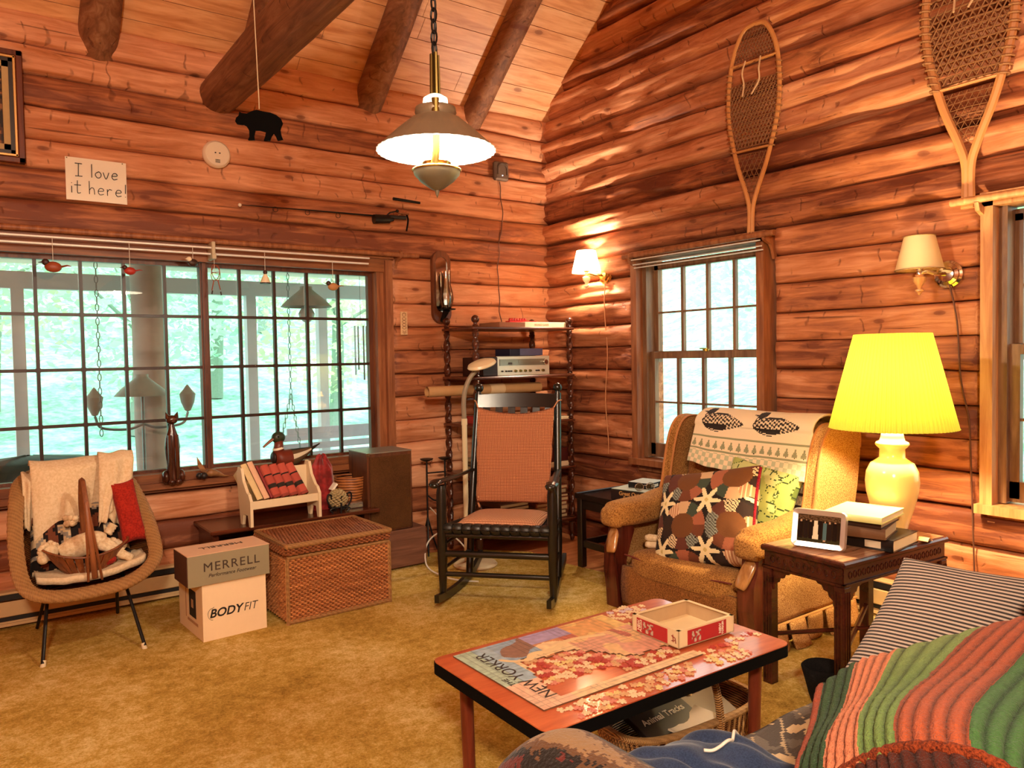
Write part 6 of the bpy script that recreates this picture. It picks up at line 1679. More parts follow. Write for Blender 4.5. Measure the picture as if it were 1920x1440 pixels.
# ---------------------------------------------------------------- open puzzle box
px = thing('puzzle_box', 'open red and cream puzzle box lid standing on the coffee table', 'box', (-1.888, -3.0, TTZ+.0062), radians(-2))
BW, BD, BH = .25, .205, .052; T_ = .003
CRB = plain('box_cream', '#ecd7a8', .7, var=.03); RDB = plain('box_red', '#b52a2c', .5, var=.06)
mb = MB().mat(CRB)
mb.box((0, 0, .0015), (BW, BD, .003))
for s in (-1, 1): mb.box((s*(BW/2-T_/2), 0, BH/2), (T_, BD, BH)); mb.box((0, s*(BD/2-T_/2), BH/2), (BW, T_, BH))
mb.build('tray', px, smooth=False)
mb = MB().mat(plain('box_inner', '#bfa078', .8))  # thin darker sheets on the inner walls stand for the lamp's shadow
for s in (-1, 1): mb.box((s*(BW/2-T_-.0008), 0, BH/2), (.001, BD-.008, BH-.006)); mb.box((0, s*(BD/2-T_-.0008), BH/2), (BW-.008, .001, BH-.006))
mb.build('inner_lining', px, smooth=False)
mb = MB().mat(CRB)
for s in (-1, 1): mb.box((s*(BW/2-.006), 0, BH+.0005), (.012, BD, .002)); mb.box((0, s*(BD/2-.006), BH+.0005), (BW, .012, .002))
mb.build('rim', px, smooth=False)
MB().mat(RDB).box((.0, -BD/2-.0008, BH/2), (BW*.70, .001, BH*.86)).build('red_label', px); MB().mat(RDB).box((-BW/2-.0008, .012, BH/2), (.001, BD*.66, BH*.86)).build('red_label', px)
def logoc(u, v): n = fz(u*4, v*4, 9); return rgb('#c9b8a0') if n > .1 else (rgb('#8c7a6c') if n > -.1 else rgb('#b52a2c'))
LGV = vcol('logo_print', .5)
MB().mat(LGV).slab(lambda u, v: (-.070+.04*u, -BD/2-.0020, .008+.034*v), (0, -1, 0), .0006, 14, 12, logoc).slab(lambda u, v: (-BW/2-.0020, .050-.045*u, .008+.034*v), (-1, 0, 0), .0006, 14, 12, logoc).build('printed_picture', px, smooth=False)
BXW = plain('box_ink_white', '#efe0c4', .6)
text('lettering', 'NEW', .014, BXW, px, (.058, -BD/2-.0020, BH/2), (pi/2, -pi/2, 0), bold=.0004); text('lettering', 'YORKER', .011, BXW, px, (.070, -BD/2-.0020, BH/2), (pi/2, -pi/2, 0), bold=.0003)
text('lettering', 'NEW', .014, BXW, px, (-BW/2-.0020, .070, BH/2), (pi/2, -pi/2, -pi/2), bold=.0004); text('lettering', 'PUZZLE', .011, BXW, px, (-BW/2-.0020, .060, BH/2), (pi/2, -pi/2, -pi/2), bold=.0003)
mb = MB().mat(plain('box_ink_red', '#8a2a20', .6)); M_ = TR(-BW/2-.0020, -.080, .022)
for a, b in (((0, .006, .012), (0, -.008, .008)), ((0, .0, .016), (0, -.002, -.006)), ((0, -.008, .0), (0, .006, -.004)), ((0, -.010, .008), (0, -.012, -.008))): mb.tube([a, b], .0012, 5, M=M_)
mb.build('ornament_mark', px)
# ---------------------------------------------------------------- magazine basket below the table
mg = thing('magazine_basket', 'long wicker basket with a tall loop handle under the coffee table', 'basket', (-1.875, -2.965, .006), radians(-3))
def tray(u, v, r0=0):
    a = 2*pi*u; e = 3.2; c_, s_ = cos(a), sin(a)
    k = (abs(c_)**e+abs(s_)**e)**(-1/e); f = .84+.16*v
    return ((.29*f+r0)*k*c_, (.145*f+r0)*k*s_, .15*v)
mb = MB().mat(WICKD).grid(lambda u, v: tray(u, v), 90, 8, wrapu=True).grid(lambda u, v: tray(u, v, -.008), 90, 8, wrapu=True)
mb.face(range(0, 90)); mb.build('basket_side', mg, smooth=False)
mb = MB().mat(CANE)
for i in range(72):
    u = i/72; mb.tube([tray(u, .05, .004), tray(u+.004, .5, .006), tray(u, 1.0, .004)], .0045, 5)
mb.build('stake', mg)
MB().mat(CANE).tube([Vector(tray(i/60, 1.0))+Vector((0, 0, .004)) for i in range(61)], .012, 8).build('rim', mg)
MB().mat(WICK).tube(cat_spline([(.03, -.13, .04), (.03, -.15, .16), (.02, -.12, .30), (.02, 0, .345), (.02, .12, .30), (.03, .15, .16), (.03, .13, .04)], 7), .009, 8).tube(cat_spline([(.05, -.13, .04), (.045, -.15, .16), (.032, -.12, .30), (.03, 0, .345), (.032, .12, .30), (.045, .15, .16), (.05, .13, .04)], 7), .006, 8).build('handle', mg)
Mm = TR(-1.875, -2.965, .006) @ RZ(radians(-3))
bk2 = thing('book', 'dark book titled Animal Tracks tucked in the magazine basket', 'book', (0, 0, 0)); bk2.matrix_world = TR(-1.95, -3.00, .135) @ RZ(.05) @ RX(radians(20))
MB().mat(plain('bk_charcoal', '#241814', .4)).box((0, 0, 0), (.25, .20, .02), bev=.002).build('cover', bk2); text('lettering', 'Animal Tracks', .034, PAPER, bk2, (0, .035, .0105), (0, 0, 0), bold=.0006)
def papersheet(label, M, w, h, c, name='magazine', bend=.02):
    t = MB().mat(plain('sheet_'+c.strip('#'), c, .7, var=.12, scale=14)).slab(lambda u, v: ((u-.5)*w, (v-.5)*h, bend*(2*u-1)**2), (0, 0, 1), .006, 10, 4).build(name); t.matrix_world = M; tag(t, label, 'magazine'); return t
papersheet('pale newspaper section lying in the magazine basket', TR(-1.90, -3.06, .13) @ RZ(.3) @ RX(.1), .20, .10, '#cdb59a')
papersheet('grey-brown magazine in the right end of the magazine basket', TR(-1.76, -2.98, .12) @ RZ(-.2) @ RX(.2), .17, .17, '#8c7a66')
t = MB().mat(plain('paper_bag', '#d6ab78', .8, var=.08)).slab(lambda u, v: (lerp(-.05, .05, u)*(1-.3*v), .02*sin(u*6)+.01*sin(v*7), lerp(0, .14, v)), (0, -1, 0), .012, 10, 8).build('paper_bag', smooth=False); t.matrix_world = Mm @ TR(.10, .08, .14) @ RZ(.4) @ RY(.3); tag(t, 'crumpled tan paper bag standing by the basket handle', 'paper bag')
t = papersheet('open colour magazine lying on the carpet left of the basket', TR(-2.23, -2.98, .03) @ RZ(.5) @ RX(.05), .30, .22, '#d9b48c', bend=.015)
# ---------------------------------------------------------------- dark boot by the end table
sl = thing('felt_boot', 'black felt slipper boot standing on the carpet beside the sofa', 'boot', (-1.17, -3.05, .006), radians(20))
FELT = cloth('black_felt', '#15110f', '#080606', 200, bumps=.3, sheen=.0)
MB().mat(FELT).shell([(.045, .0), (.055, .03), (.068, .08), (.082, .13), (.074, .138), (.058, .08), (.045, .02)], (0, 0, 0), 32, fr=lambda a, t: 1+.12*cos(a)).build('shaft', sl, smooth=True)
MB().mat(FELT).tube(cat_spline([(.0, 0, .03), (.05, -.02, .03), (.11, -.03, .022), (.14, -.035, .018)], 5), [.045]*8+[.04]*4+[.034]*3+[.026], 14, flat=.7).build('foot', sl, smooth=True)
# ---------------------------------------------------------------- sofa
sf = thing('sofa', 'low sofa in the foreground covered by blankets and pillows', 'sofa', (-2.2, -4.02, 0))
SFM = cloth('sofa_fabric', '#4c4238', '#2c2620', 120)
MB().mat(SFM).box((0, 0, .19), (1.45, .84, .34), bev=.03).build('base', sf)
rbox((0, .03, .35), (1.18, .92, .12), .25, m=SFM).build('seat_cushion', sf, smooth=True)
for s in (-1, 1): rbox((s*.70, 0, .33), (.17, .92, .60), .3, m=SFM).build('arm', sf, smooth=True)
rbox((0, -.36, .52), (1.30, .20, .48), .25, m=SFM).build('backrest', sf, smooth=True)
# grey patterned blanket over the seat
def greyc(u, v):
    n = fz(u*6, v*6, 3)+.35*fz(u*22, v*22, 5); s = sin((u*1.3+v*.9)*26+3*fz(u*4, v*4, 8))
    if n > .28: return rgb('#cdb38a')
    if abs(s) < .13: return rgb('#b39c7a')
    return rgb('#4d443e') if n > -.1 else rgb('#6a6056')
def GS(u, v):
    x = lerp(-2.56, -1.66, u)
    if v < .3: return (x, -3.545-.012*sin(u*20), lerp(.20, .405, v/.3))
    w = (v-.3)/.7; return (x, lerp(-3.545, -4.0, w), .415+.012*fz(x*6, w*5, 2)+.010*sin(u*14)*w)
gb_ = MB().mat(vcol('camp_blanket', .95, .7, 240, fuzz=.4)).slab(GS, lambda u, v: Vector((0, 0, 1)) if v > .3 else Vector((0, 1, .3)).normalized(), .014, 110, 90, greyc).build('grey_blanket', smooth=True)
tag(gb_, 'grey blanket with cream woven figures over the sofa seat', 'blanket')
# navy cloth heap
NAV = cloth('navy_cotton', '#2c3b58', '#1c2740', 300, .85, .15, 6, .2)
def NS(u, v):
    x = lerp(-2.80, -2.42, u)+.04*v; y = lerp(-3.50, -3.86, v)-.02*u
    e = (1-(2*u-1)**4)*(1-(2*v-1)**4)
    q = fz(u*2.4+.6*v, v*3.1, 4); q2 = fz(u*5-2*v, v*2+u*2, 11)
    z = .425+e*(.100+.018*sin(7*(u+.35*v)+3*q)+.009*sin(17*(u-.2*v)+4*q2))
    return (x, y, z)
nv_ = MB().mat(NAV).slab(NS, (0, 0, 1), .006, 70, 60).build('navy_garment', smooth=True); tag(nv_, 'crumpled navy blue cotton garment on the sofa seat', 'clothing')
pts = [Vector(NS(lerp(.55, .99, t/12), .42+.05*sin(t*.5)))+Vector((0, 0, .007)) for t in range(13)]
MB().mat(CORDW).tube(cat_spline(pts, 3), .0035, 6).build('drawstring', nv_, smooth=True)
# brown mottled fleece over the sofa arm
def fleec(u, v):
    n = fz(u*5, v*4, 6)+.3*fz(u*14, v*14, 1)+.28*fz(u*50, v*60, 2)
    return rgb('#8a6a48') if n > .25 else (rgb('#5c3c22') if n > -.05 else (rgb('#1a100b') if n > -.4 else rgb('#5c1c14')))
def FS(u, v):
    a = pi*u; y = lerp(-3.50, -4.1, v); front = max(0, 1-v/.25)**2
    r = .155*(1+.10*fz(u*3, v*4, 2))*(1-.42*front); h = .255*(1+.06*fz(u*2, v*3))*(1-.55*front)
    return (-2.925-.0-r*cos(a)*(-1 if False else 1), y, .40+h*sin(a)**.8)
fb = MB().mat(vcol('mottled_fleece', 1, .9, 160, fuzz=.8)).slab(FS, lambda u, v: Vector((-cos(pi*u), 0, sin(pi*u)+.01)).normalized(), .02, 150, 150, fleec)
fb.mat(MATS['mottled_fleece'])
o = fb.build('fleece_blanket', smooth=True); tag(o, 'brown and black mottled fleece blanket over the near sofa arm', 'blanket')
# striped ticking pillow
P4 = [Vector(p) for p in ((-1.777, -3.666, .766), (-2.035, -3.615, .475), (-1.66, -3.98, .75), (-1.90, -3.95, .40))]
PNN = (P4[2]-P4[0]).cross(P4[0]-P4[1]).normalized()
if PNN.z < 0: PNN = -PNN
def SPL_(s):
    def f(u, v):
        p = P4[1].lerp(P4[0], v).lerp(P4[3].lerp(P4[2], v), u); a, b = 2*u-1, 2*v-1
        e = (max(0, 1-abs(a)**2.4)*max(0, 1-abs(b)**2.4))**.5
        c = (P4[0]+P4[1]+P4[2]+P4[3])/4
        k = 1+.07*(a*a*b*b)-.05*(abs(a)-abs(b))**2*0
        return c+(p-c)*k+PNN*(s*.085*e**.75+.007*fz(u*4, v*3, 2)*e)
    return f
def strip(u, v): return rgb('#b3a090') if ((v*42) % 1) > .42 else rgb('#37312f')
SV = vcol('striped_ticking', .9, .2, 200, fuzz=.1)
o = MB().mat(SV).grid(SPL_(1), 60, 252, strip).grid(SPL_(-1), 36, 92, strip, flip=True).build('striped_pillow', smooth=True)
tag(o, 'large grey and cream pinstriped pillow at the right end of the sofa', 'pillow')
# crocheted afghan
ROWS = [[(-2.760, -3.985, .56), (-2.80, -4.07, .62), (-2.80, -4.14, .69), (-2.80, -4.20, .74), (-2.79, -4.27, .76), (-2.78, -4.33, .75)],
 [(-2.679, -3.944, 0.626), (-2.678, -4.004, 0.699), (-2.683, -4.06, 0.75), (-2.681, -4.122, 0.789), (-2.659, -4.198, 0.805), (-2.635, -4.279, 0.783)],
 [(-2.482, -3.841, 0.601), (-2.451, -3.898, 0.659), (-2.422, -3.943, 0.696), (-2.378, -4.034, 0.744), (-2.334, -4.127, 0.771), (-2.27, -4.235, 0.790)],
 [(-2.315, -3.752, 0.6), (-2.205, -3.781, 0.638), (-2.132, -3.833, 0.662), (-2.018, -3.987, 0.738), (-1.959, -4.09, 0.784), (-1.889, -4.2, 0.85)],
 [(-2.22, -3.72, .48), (-2.08, -3.74, .50), (-2.0, -3.79, .52), (-1.88, -3.96, .58), (-1.80, -4.08, .64), (-1.72, -4.20, .72)]]
NR = 11
rs = [cat_spline(r, NR) for r in ROWS]; NC = len(rs[0])
def AF0(u, v):
    x = u*(NC-1); i = min(int(x), NC-2); f = x-i
    cols = [r[i].lerp(r[i+1], f) for r in rs]
    y = v*4; j = min(int(y), 3); t = y-j
    p0 = cols[j-1] if j > 0 else cols[0]*2-cols[1]; p1, p2 = cols[j], cols[j+1]; p3 = cols[j+2] if j+2 < 5 else cols[4]*2-cols[3]
    return .5*((2*p1)+(p2-p0)*t+(2*p0-5*p1+4*p2-p3)*t*t+(3*p1-p0-3*p2+p3)*t**3)
def AFN(u, v):
    e = .01; u0, u1, v0, v1 = max(0, u-e), min(1, u+e), max(0, v-e), min(1, v+e)
    n = (AF0(u1, v)-AF0(u0, v)).cross(AF0(u, v1)-AF0(u, v0))
    if n.length < 1e-9: return Vector((0, 0, 1))
    n.normalize(); return n if n.z > 0 else -n
RIBS = 19
def AF(u, v):
    r = abs(sin(u*pi*RIBS)); return AF0(u, v)+AFN(u, v)*(.006*r**.7+.0022*fz(u*40, v*60, 3))
AC_ = [(0, '#9c4426'), (.045, '#2c4a22'), (.20, '#d9825a'), (.40, '#6d8a44'), (.57, '#a9502c'), (.80, '#3f6a34'), (.97, '#9c4426')]
def afc(u, v):
    c = AC_[0][1]
    for a, k in AC_:
        if u+.006*fz(v*9, 1) >= a: c = k
    r = abs(sin(u*pi*RIBS)); k = rgb(c); f = .28+.72*r**.7+.2*fz(u*130, v*110, 5)  # shade in the grooves between ribs is put into the yarn colour
    if v < .14 : k = rgb('#4a1c0e')
    if c == '#6d8a44' and v > .5: k = tuple(lerp(a, b, (v-.5)*1.2) for a, b in zip(k, rgb('#b7bf7c')))
    return tuple(a*f for a in k[:3])
am = vcol('afghan_yarn', 1, 1.0, 330, fuzz=.5)
af = MB().mat(am).slab(AF, AFN, .014, 260, 120, afc)
af = af.build('crocheted_afghan', smooth=True); tag(af, 'green, peach and rust striped ribbed crocheted afghan over the sofa', 'blanket')
mb = MB().mat(cloth('rust_yarn', '#8c3c1c', '#3c1408', 240, bumps=1, sheen=.02))
for vv, rr_ in ((.145, .010), (.03, .012)):
    mb.tube([AF0(i/70, vv)+Vector((0, 0, .008+.004*fz(i*.7, 2))) for i in range(71)], [rr_*(1+.10*fz(i*.9, vv*9)) for i in range(71)], 12)
mb.build('rust_border', af, smooth=True)
t = MB().mat(RED).slab(lambda u, v: (lerp(-1.93, -1.50, u), lerp(-4.02, -4.20, v), .80+.03*sin(u*3)+.05*u), (0, 0, 1), .02, 12, 8).build('red_blanket', smooth=True); tag(t, 'dark red blanket edge behind the afghan at the right', 'blanket')
# ---------------------------------------------------------------- porch outside the wide window
PWH = plain('porch_paint', '#bcbabe', .6, var=.04); PCEIL = plain('porch_ceiling_paint', '#dcbcb0', .6, var=.06); DECK = wood('deck_boards', '#8a8078', '#b5aca2', 0, .7)
struct(MB().mat(DECK).box((-3.6, 1.4, -.12), (7.7, 2.5, .08)).build('porch_floor'))
struct(MB().mat(PCEIL).box((-3.6, 1.35, 2.16), (7.7, 2.5, .05)).build('porch_ceiling'))
struct(MB().mat(PWH).box((-3.6, 2.32, 1.975), (7.7, .09, .13)).build('porch_beam'))
for i, x in enumerate((-5.2, -3.355, -1.59, -.92)):
    o = MB().mat(PWH).box((x, 2.32, .92), (.085, .085, 2.0)).build('porch_post'); struct(o)
GLOG = plain('weathered_log', '#a8968c', .8, var=.25, scale=6)
o = MB().mat(GLOG).grid(lambda u, v: (-2.57+.118*(1+.06*fz(cos(2*pi*u), sin(2*pi*u), v*6))*cos(2*pi*u), 1.60+.118*(1+.06*fz(cos(2*pi*u), sin(2*pi*u), v*6))*sin(2*pi*u), lerp(-.08, 2.14, v)), 28, 30, wrapu=True).build('log_column', smooth=True)
struct(o)
# grill under a dark cover
gc = MB().mat(plain('grill_cover', '#26302c', .5, var=.2, bumps=.3, scale=8))
gc.grid(lambda u, v: (-3.42+.60*(1-.28*v**3)*cos(2*pi*u)*min(1, (1.0001-v**9)**.3+.0), .72+.30*sin(2*pi*u)*min(1, (1.0001-v**9)**.3), -.08+.865*v+.012*fz(u*9, v*4)), 48, 30, wrapu=True)
tag(gc.build('covered_grill', smooth=True), 'dark rounded cover over a grill on the porch outside the window', 'grill cover')
# porch swing on chains
PS = plain('swing_paint', '#b8b8c4', .6)
ps = thing('porch_swing', 'pale slatted porch swing hanging on chains outside the window', 'porch swing', (-1.05, 1.45, 0))
for i in range(4): MB().mat(PS).box((.0, .16+.03*i, .44+.075*i), (1.0, .018, .055)).build('back_slat', ps)
for i in range(5): MB().mat(PS).box((0, -.22+.085*i, .36), (1.0, .07, .018)).build('seat_slat', ps)
MB().mat(PS).box((0, .26, .715), (.9, .02, .06)).build('top_rail', ps)
for s in (-1, 1): MB().mat(PS).box((s*.50, 0, .56), (.05, .50, .022)).box((s*.50, -.22, .45), (.04, .03, .22)).build('arm_rest', ps)
CHN = plain('galvanised', '#7c7f80', .4, .6)
def chain(name_parent, p0, p1, mat_=CHN, step=.045):
    p0, p1 = Vector(p0), Vector(p1); n = int((p1-p0).length/step); mb = MB().mat(mat_)
    for i in range(n): link(mb, p0.lerp(p1, (i+.5)/n), .024, .010, .003, (i % 2)*pi/2)
    return mb.build('chain', name_parent)
for s in (-1, 1):
    chain(ps, (s*.50, -.20, .58), (s*.5, 0, 1.05)); chain(ps, (s*.50, .24, .68), (s*.5, 0, 1.05)); chain(ps, (s*.5, 0, 1.05), (s*.5, 0, 2.12))
ch = thing('hanging_chain', 'long chain hanging from the porch ceiling left of the log column', 'chain', (-3.0, .95, 0)); chain(ch, (0, 0, .85), (0, 0, 2.12))
# porch lamps
def porch_lamp(label, x, y, z, r, arms=False):
    t = thing('porch_lamp', label, 'lamp', (x, y, z))
    MB().mat(plain('lamp_grey', '#8a8a80', .5)).shell([(r, 0), (r*.75, .05), (r*.32, .115), (r*.24, .13), (r*.24, .15)], (0, 0, 0), 40).build('shade', t, smooth=True)
    if not arms:
        MB().mat(plain('lamp_ball', '#8f938c', .3)).lathe([(.0, -.12), (.03, -.105), (.055, -.07), (.06, -.05), (.045, -.02), (.03, 0), (.0, .02)]).build('oil_font', t)
        mb = MB().mat(IRON); mb.tube([(0, 0, .15), (0, 0, 2.13-z)], .006, 6); mb.build('hanging_rod', t)
    else:
        mb = MB().mat(CHN); mb.tube([(0, 0, .10), (0, 0, -1.0)], .010, 8)
        mb.build('pole', t)
        for s in (-1, 1):
            MB().mat(CHN).tube(cat_spline([(0, 0, -.20), (s*.10, 0, -.23), (s*.26, 0, -.21), (s*.30, 0, -.13)], 6), .009, 8).build('arm', t)
            MB().mat(plain('lamp_grey', '#8a8a80', .5)).lathe([(.0, -.13), (.02, -.12), (.045, -.06), (.055, 0), (.03, .03), (.01, .06), (.0, .07)], (s*.30, 0, 0)).build('lantern', t)
    return t
porch_lamp('grey cone shaded porch lamp seen through the upper right panes', -1.65, .8, 1.715, .185)
porch_lamp('grey standing porch lamp with two lanterns before the log column', -2.70, 1.22, 1.095, .18, True)
wcm = thing('wind_chimes', 'thin wind chimes hanging outside at the right end of the window', 'wind chimes', (-1.13, 1.0, 1.64))
MB().mat(CHN).lathe([(.07, 0), (.07, .008), (.0, .008)]).tube([(0, 0, .0), (0, 0, .48)], .002, 5).build('top_plate', wcm)
for i, a in enumerate((0, 1.57, 3.14, 4.71)): MB().mat(CHN).cyl((.05*cos(a), .05*sin(a), -.05), (.05*cos(a), .05*sin(a), -.36-.04*i), .007).build('chime_tube', wcm)
# ---------------------------------------------------------------- wooded hillside
g = NG('hill_green'); n1 = g.noise(g.coord(), 1.4, 6, .7); n2 = g.noise(g.coord(), 6, 4, .7)
g.base(g.ramp(g.math('ADD', g.math('MULTIPLY', n1, .5), g.math('MULTIPLY', n2, .5)), [(.38, rgb('#6ea890')), (.5, rgb('#9ed6c4')), (.62, rgb('#d4f4e8'))])); g.rough(1); HILL = g.m
def hz(x, y):
    d = max(0, max(y-3.2, x-1.4)); return -.25+.03*d+.050*max(0, d-2)**1.55+.25*fz(x*.3, y*.3)
struct(MB().mat(HILL).grid(lambda u, v: (lerp(-30, 28, u), lerp(-16, 34, v), hz(lerp(-30, 28, u), lerp(-16, 34, v))-.1), 90, 80, mask=lambda u, v: not (lerp(-30, 28, u) < .6 and lerp(-16, 34, v) < .6)).build('ground', smooth=True))
LEAFM = []
for i, (c1, c2) in enumerate((('#9fd8b0', '#d8f6dc'), ('#8cc8a4', '#c4f0d4'), ('#b4e0a0', '#e4f8c8'))):
    g = NG('leaf_%s' % 'abc'[i]); nz = g.noise(g.coord(), 3, 2); g.base(g.mix(nz, rgb(c1), rgb(c2))); g.rough(.8)
    tl_ = g.add('ShaderNodeBsdfTranslucent'); tl_.inputs[0].default_value = rgb(c2); mx = g.n.new('ShaderNodeMixShader'); mx.inputs[0].default_value = .4
    g.t.links.new(g.b.outputs[0], mx.inputs[1]); g.t.links.new(tl_.outputs[0], mx.inputs[2]); g.t.links.new(mx.outputs[0], g.out.inputs[0]); LEAFM.append(g.m)
BARK = plain('bark_grey', '#8a9a90', .9, var=.2)
def tree(label, x, y, h, r, seed, n=2600, group='trees beyond the windows'):
    t = thing('leafy_tree', label, 'tree', (x, y, hz(x, y)-.1), 0, group); rr = random.Random(seed)
    mb = MB().mat(BARK).tube(cat_spline([(0, 0, 0), (.1, .05, h*.4), (-.05, .1, h*.8)], 4), [.14, .13, .12, .11, .10, .08, .06, .05, .04], 8)
    for k in range(7):
        a = rr.uniform(0, 6.28); z = h*rr.uniform(.3, .75); mb.tube([(0, 0, z), (r*.7*cos(a), r*.7*sin(a), z+r*.4)], [.04, .01], 5)
    mb.build('trunk', t)
    mb = MB().mat(LEAFM[seed % 3])
    for k in range(n):
        a = rr.uniform(0, 2*pi); ph = rr.uniform(-1, 1); q = rr.random()**.4
        c = Vector((r*q*cos(a)*sqrt(1-ph*ph), r*q*sin(a)*sqrt(1-ph*ph), h*.56+h*.46*q*ph))
        c += Vector((fz(k*.1, 1), fz(k*.1, 2), fz(k*.1, 3)))*.3
        s = rr.uniform(.05, .12); A_ = Vector((rr.uniform(-1, 1), rr.uniform(-1, 1), rr.uniform(-.5, .5))).normalized(); B_ = A_.cross(Vector((rr.uniform(-1, 1), rr.uniform(-1, 1), rr.uniform(-1, 1)))).normalized()
        o = len(mb.v); mb.v += [c-A_*s, c+B_*s*.5, c+A_*s, c-B_*s*.5]; mb.face((o, o+1, o+2, o+3))
    me = bpy.data.meshes.new('foliage'); me.from_pydata([tuple(v) for v in mb.v], [], mb.f); me.materials.append(LEAFM[seed % 3]); o = bpy.data.objects.new('foliage', me); COL.objects.link(o); o.parent = t
for i, (lab, x, y, h, r) in enumerate((
    ('leafy tree outside the left panes of the wide window', -4.6, 8.5, 5.0, 2.0), ('leafy tree outside the wide window, left of the log column', -3.3, 10.5, 6.0, 2.2),
    ('leafy tree outside the wide window, right of the log column', -1.4, 8.8, 5.2, 1.9), ('leafy tree outside the middle right panes of the wide window', .4, 11.0, 6.0, 2.3),
    ('leafy tree outside the rightmost panes of the wide window', 1.7, 8.2, 5.0, 1.9), ('leafy tree seen through the left panes of the window by the armchair', 7.8, 3.2, 5.5, 2.0),
    ('leafy tree seen through the right panes of the window by the armchair', 8.2, .6, 5.6, 2.1), ('leafy tree outside the window at the right edge', 8.0, -1.8, 5.0, 1.9),
    ('tall far leafy tree uphill behind the log column', -3.0, 16, 8, 3.2), ('tall far leafy tree uphill behind the wind chimes', 3.0, 16, 8, 3.2))):
    tree(lab, x, y, h, r, i+1)
# shed siding seen outside the right edge window
# ---------------------------------------------------------------- added fill lamp behind the viewer, brightening this half of the room
gl_ = thing('fill_globe', 'added white fill globe behind the viewer, brightening the room', 'lamp', (-4.2, -5.5, 2.6))
MB().mat(plain('fill_globe_glow', '#fff4e0', .4, emit=(1, .86, .62, 1), es=2)).ball((0, 0, 0), .12).build('globe', gl_); MB().mat(IRON).tube([(0, 0, .12), (0, 0, roof(-5.5)-2.65)], .006, 6).build('hanging_rod', gl_)
lamp('fill_globe_light', (0, 0, -.2), P_FILL, WARM, .15, parent=gl_)
# ---------------------------------------------------------------- parts whose pieces stand apart become parts of their own
def split_islands(o, gap=.004):
    me = o.data; n = len(me.vertices); par = list(range(n))
    def find(a):
        while par[a] != a: par[a] = par[par[a]]; a = par[a]
        return a
    for e in me.edges:
        a, b = find(e.vertices[0]), find(e.vertices[1])
        if a != b: par[a] = b
    gr = {}
    for i in range(n): gr.setdefault(find(i), []).append(i)
    if len(gr) < 2 or len(gr) > 400: return
    bb = {r: ([min(me.vertices[i].co[k] for i in v) for k in range(3)], [max(me.vertices[i].co[k] for i in v) for k in range(3)]) for r, v in gr.items()}
    roots = list(gr); cl = {r: r for r in roots}
    def cf(a):
        while cl[a] != a: a = cl[a]
        return a
    for i, a in enumerate(roots):
        for b in roots[i+1:]:
            if all(bb[a][0][k]-gap <= bb[b][1][k] and bb[b][0][k]-gap <= bb[a][1][k] for k in range(3)):
                x, y = cf(a), cf(b)
                if x != y: cl[x] = y
    cls = {}
    for r in roots: cls.setdefault(cf(r), []).append(r)
    if len(cls) < 2: return
    owner = {}
    for ci, (k, rs_) in enumerate(cls.items()):
        for r in rs_:
            for i in gr[r]: owner[i] = ci
    for ci in range(1, len(cls)):
        c = o.copy(); c.data = me.copy(); COL.objects.link(c)
        bm = bmesh.new(); bm.from_mesh(c.data); bm.verts.ensure_lookup_table()
        bmesh.ops.delete(bm, geom=[v for v in bm.verts if owner[v.index] != ci], context='VERTS'); bm.to_mesh(c.data); bm.free()
    bm = bmesh.new(); bm.from_mesh(me); bm.verts.ensure_lookup_table()
    bmesh.ops.delete(bm, geom=[v for v in bm.verts if owner[v.index] != 0], context='VERTS'); bm.to_mesh(me); bm.free()
SPLIT = ('crossbar', 'legs_frame', 'wrapping', 'binding', 'tack', 'leg', 'vent', 'eye', 'raised_rim', 'gimp_trim', 'cup', 'shade_trim', 'tail_tip', 'rod', 'chair_leg', 'corner_post', 'red_label', 'printed_picture', 'rust_border', 'foot', 'top_rail', 'support', 'dial_marking', 'side_print', 'foot_cap', 'lower_sash_glass')
for o in list(bpy.data.objects):
    if o.type == 'MESH' and o.parent and o.name.split('.')[0] in SPLIT: split_islands(o)

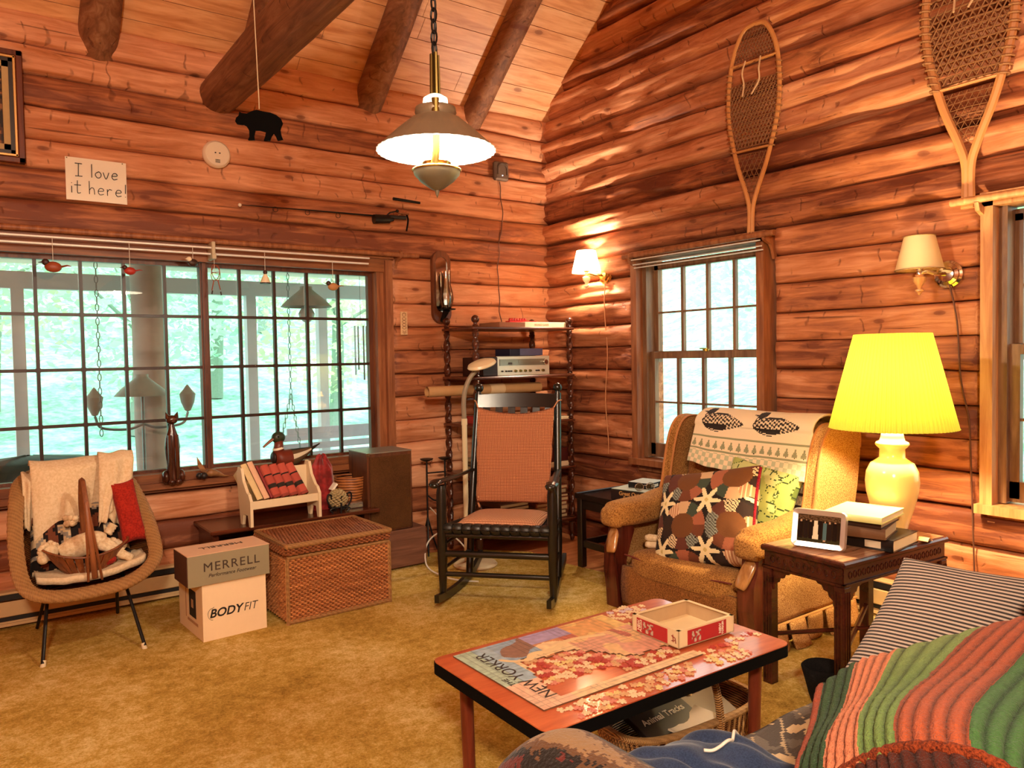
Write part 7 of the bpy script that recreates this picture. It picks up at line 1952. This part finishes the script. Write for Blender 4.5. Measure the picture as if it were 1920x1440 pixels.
# ---------------------------------------------------------------- pieces of a part go under that part
SUBP = {'wall_speaker': {'ring': 'housing', 'indicator_light': 'housing'}, 'smoke_detector': {'vent': 'body'}, 'candle_sconce': {'mirror': 'back_panel'},
 'wall_sconce': {'shade_trim': 'shade'}, 'pendant_lamp': {'shade_lining': 'shade', 'font_rim': 'oil_font'}, 'wall_sign': {'lettering': 'paper', 'small_print': 'paper', 'tack': 'paper'},
 'carton': {'lettering': 'carton_body', 'logo': 'carton_body', 'side_': 'carton_body'}, 'shoe_box': {'lettering': 'box_body'}, 'wicker_hamper': {'lid_border': 'lid'},
 'duck_decoy': {'bill': 'head', 'eye': 'head'}, 'loudspeaker': {'corner_badge': 'cabinet'}, 'stereo_receiver': {'tuning': 'front_panel', 'knob': 'front_panel', 'dial_marking': 'front_panel'},
 'game_box': {'lettering': 'box_body', 'side_panel': 'box_body', 'lid_top': 'box_body'}, 'rocking_chair': {'tie': 'back_cushion', 'lower_tie': 'back_cushion'}, 'side_table': {'handle': 'apron'},
 'eyeglasses': {'lens': 'frame', 'temple': 'frame'}, 'wing_armchair': {'piping': 'seat_cushion', 'gimp_trim': 'wing', 'skirt_cord': 'side_panel'},
 'end_table': {'table_top': 'table_top_edge', 'corner_bracket': 'leg'}, 'table_lamp': {'shade_fitter': 'pleated_shade'}, 'photo_frame': {'photo': 'frame'},
 'puzzle_box': {'printed_picture': 'red_label', 'lettering': 'red_label', 'ornament_mark': 'tray', 'inner_lining': 'tray', 'rim': 'tray'}, 'jigsaw_puzzle': {'title': 'assembled_part', 'printed': 'assembled_part'},
 'book': {'lettering': 'cover', 'spine': 'cover', 'top_label': 'cover'}, 'porch_swing': {}, 'curtain_rod': {}, 'wicker_chair': {'foot_cap': 'legs_frame'}, 'cat_figure': {}, 'coffee_table': {'table_top': 'table_edge'}}
bpy.context.view_layer.update()
def cent(o):
    if not o.data or not len(o.data.vertices): return Vector((0, 0, 0))
    b = [o.matrix_world @ Vector(c) for c in o.bound_box]; return sum(b, Vector())/8
byp = {}
for o in bpy.data.objects:
    if o.parent and o.type == 'MESH': byp.setdefault(o.parent.name, []).append(o)
for r in [o for o in bpy.data.objects if o.type == 'EMPTY' and o.parent is None]:
    mp = SUBP.get(r.name.split('.')[0])
    if not mp: continue
    ks = byp.get(r.name, [])
    for o in ks:
        b = o.name.split('.')[0]
        for pre, tgt in mp.items():
            if b == pre or (b.startswith(pre) and b != tgt and (pre.endswith('_') or pre in ('lettering', 'logo', 'tuning', 'title', 'printed', 'spine'))):
                T = [k for k in ks if k.name.split('.')[0] == tgt and k is not o]
                if T: o.parent = min(T, key=lambda k: (cent(k)-cent(o)).length)
                break
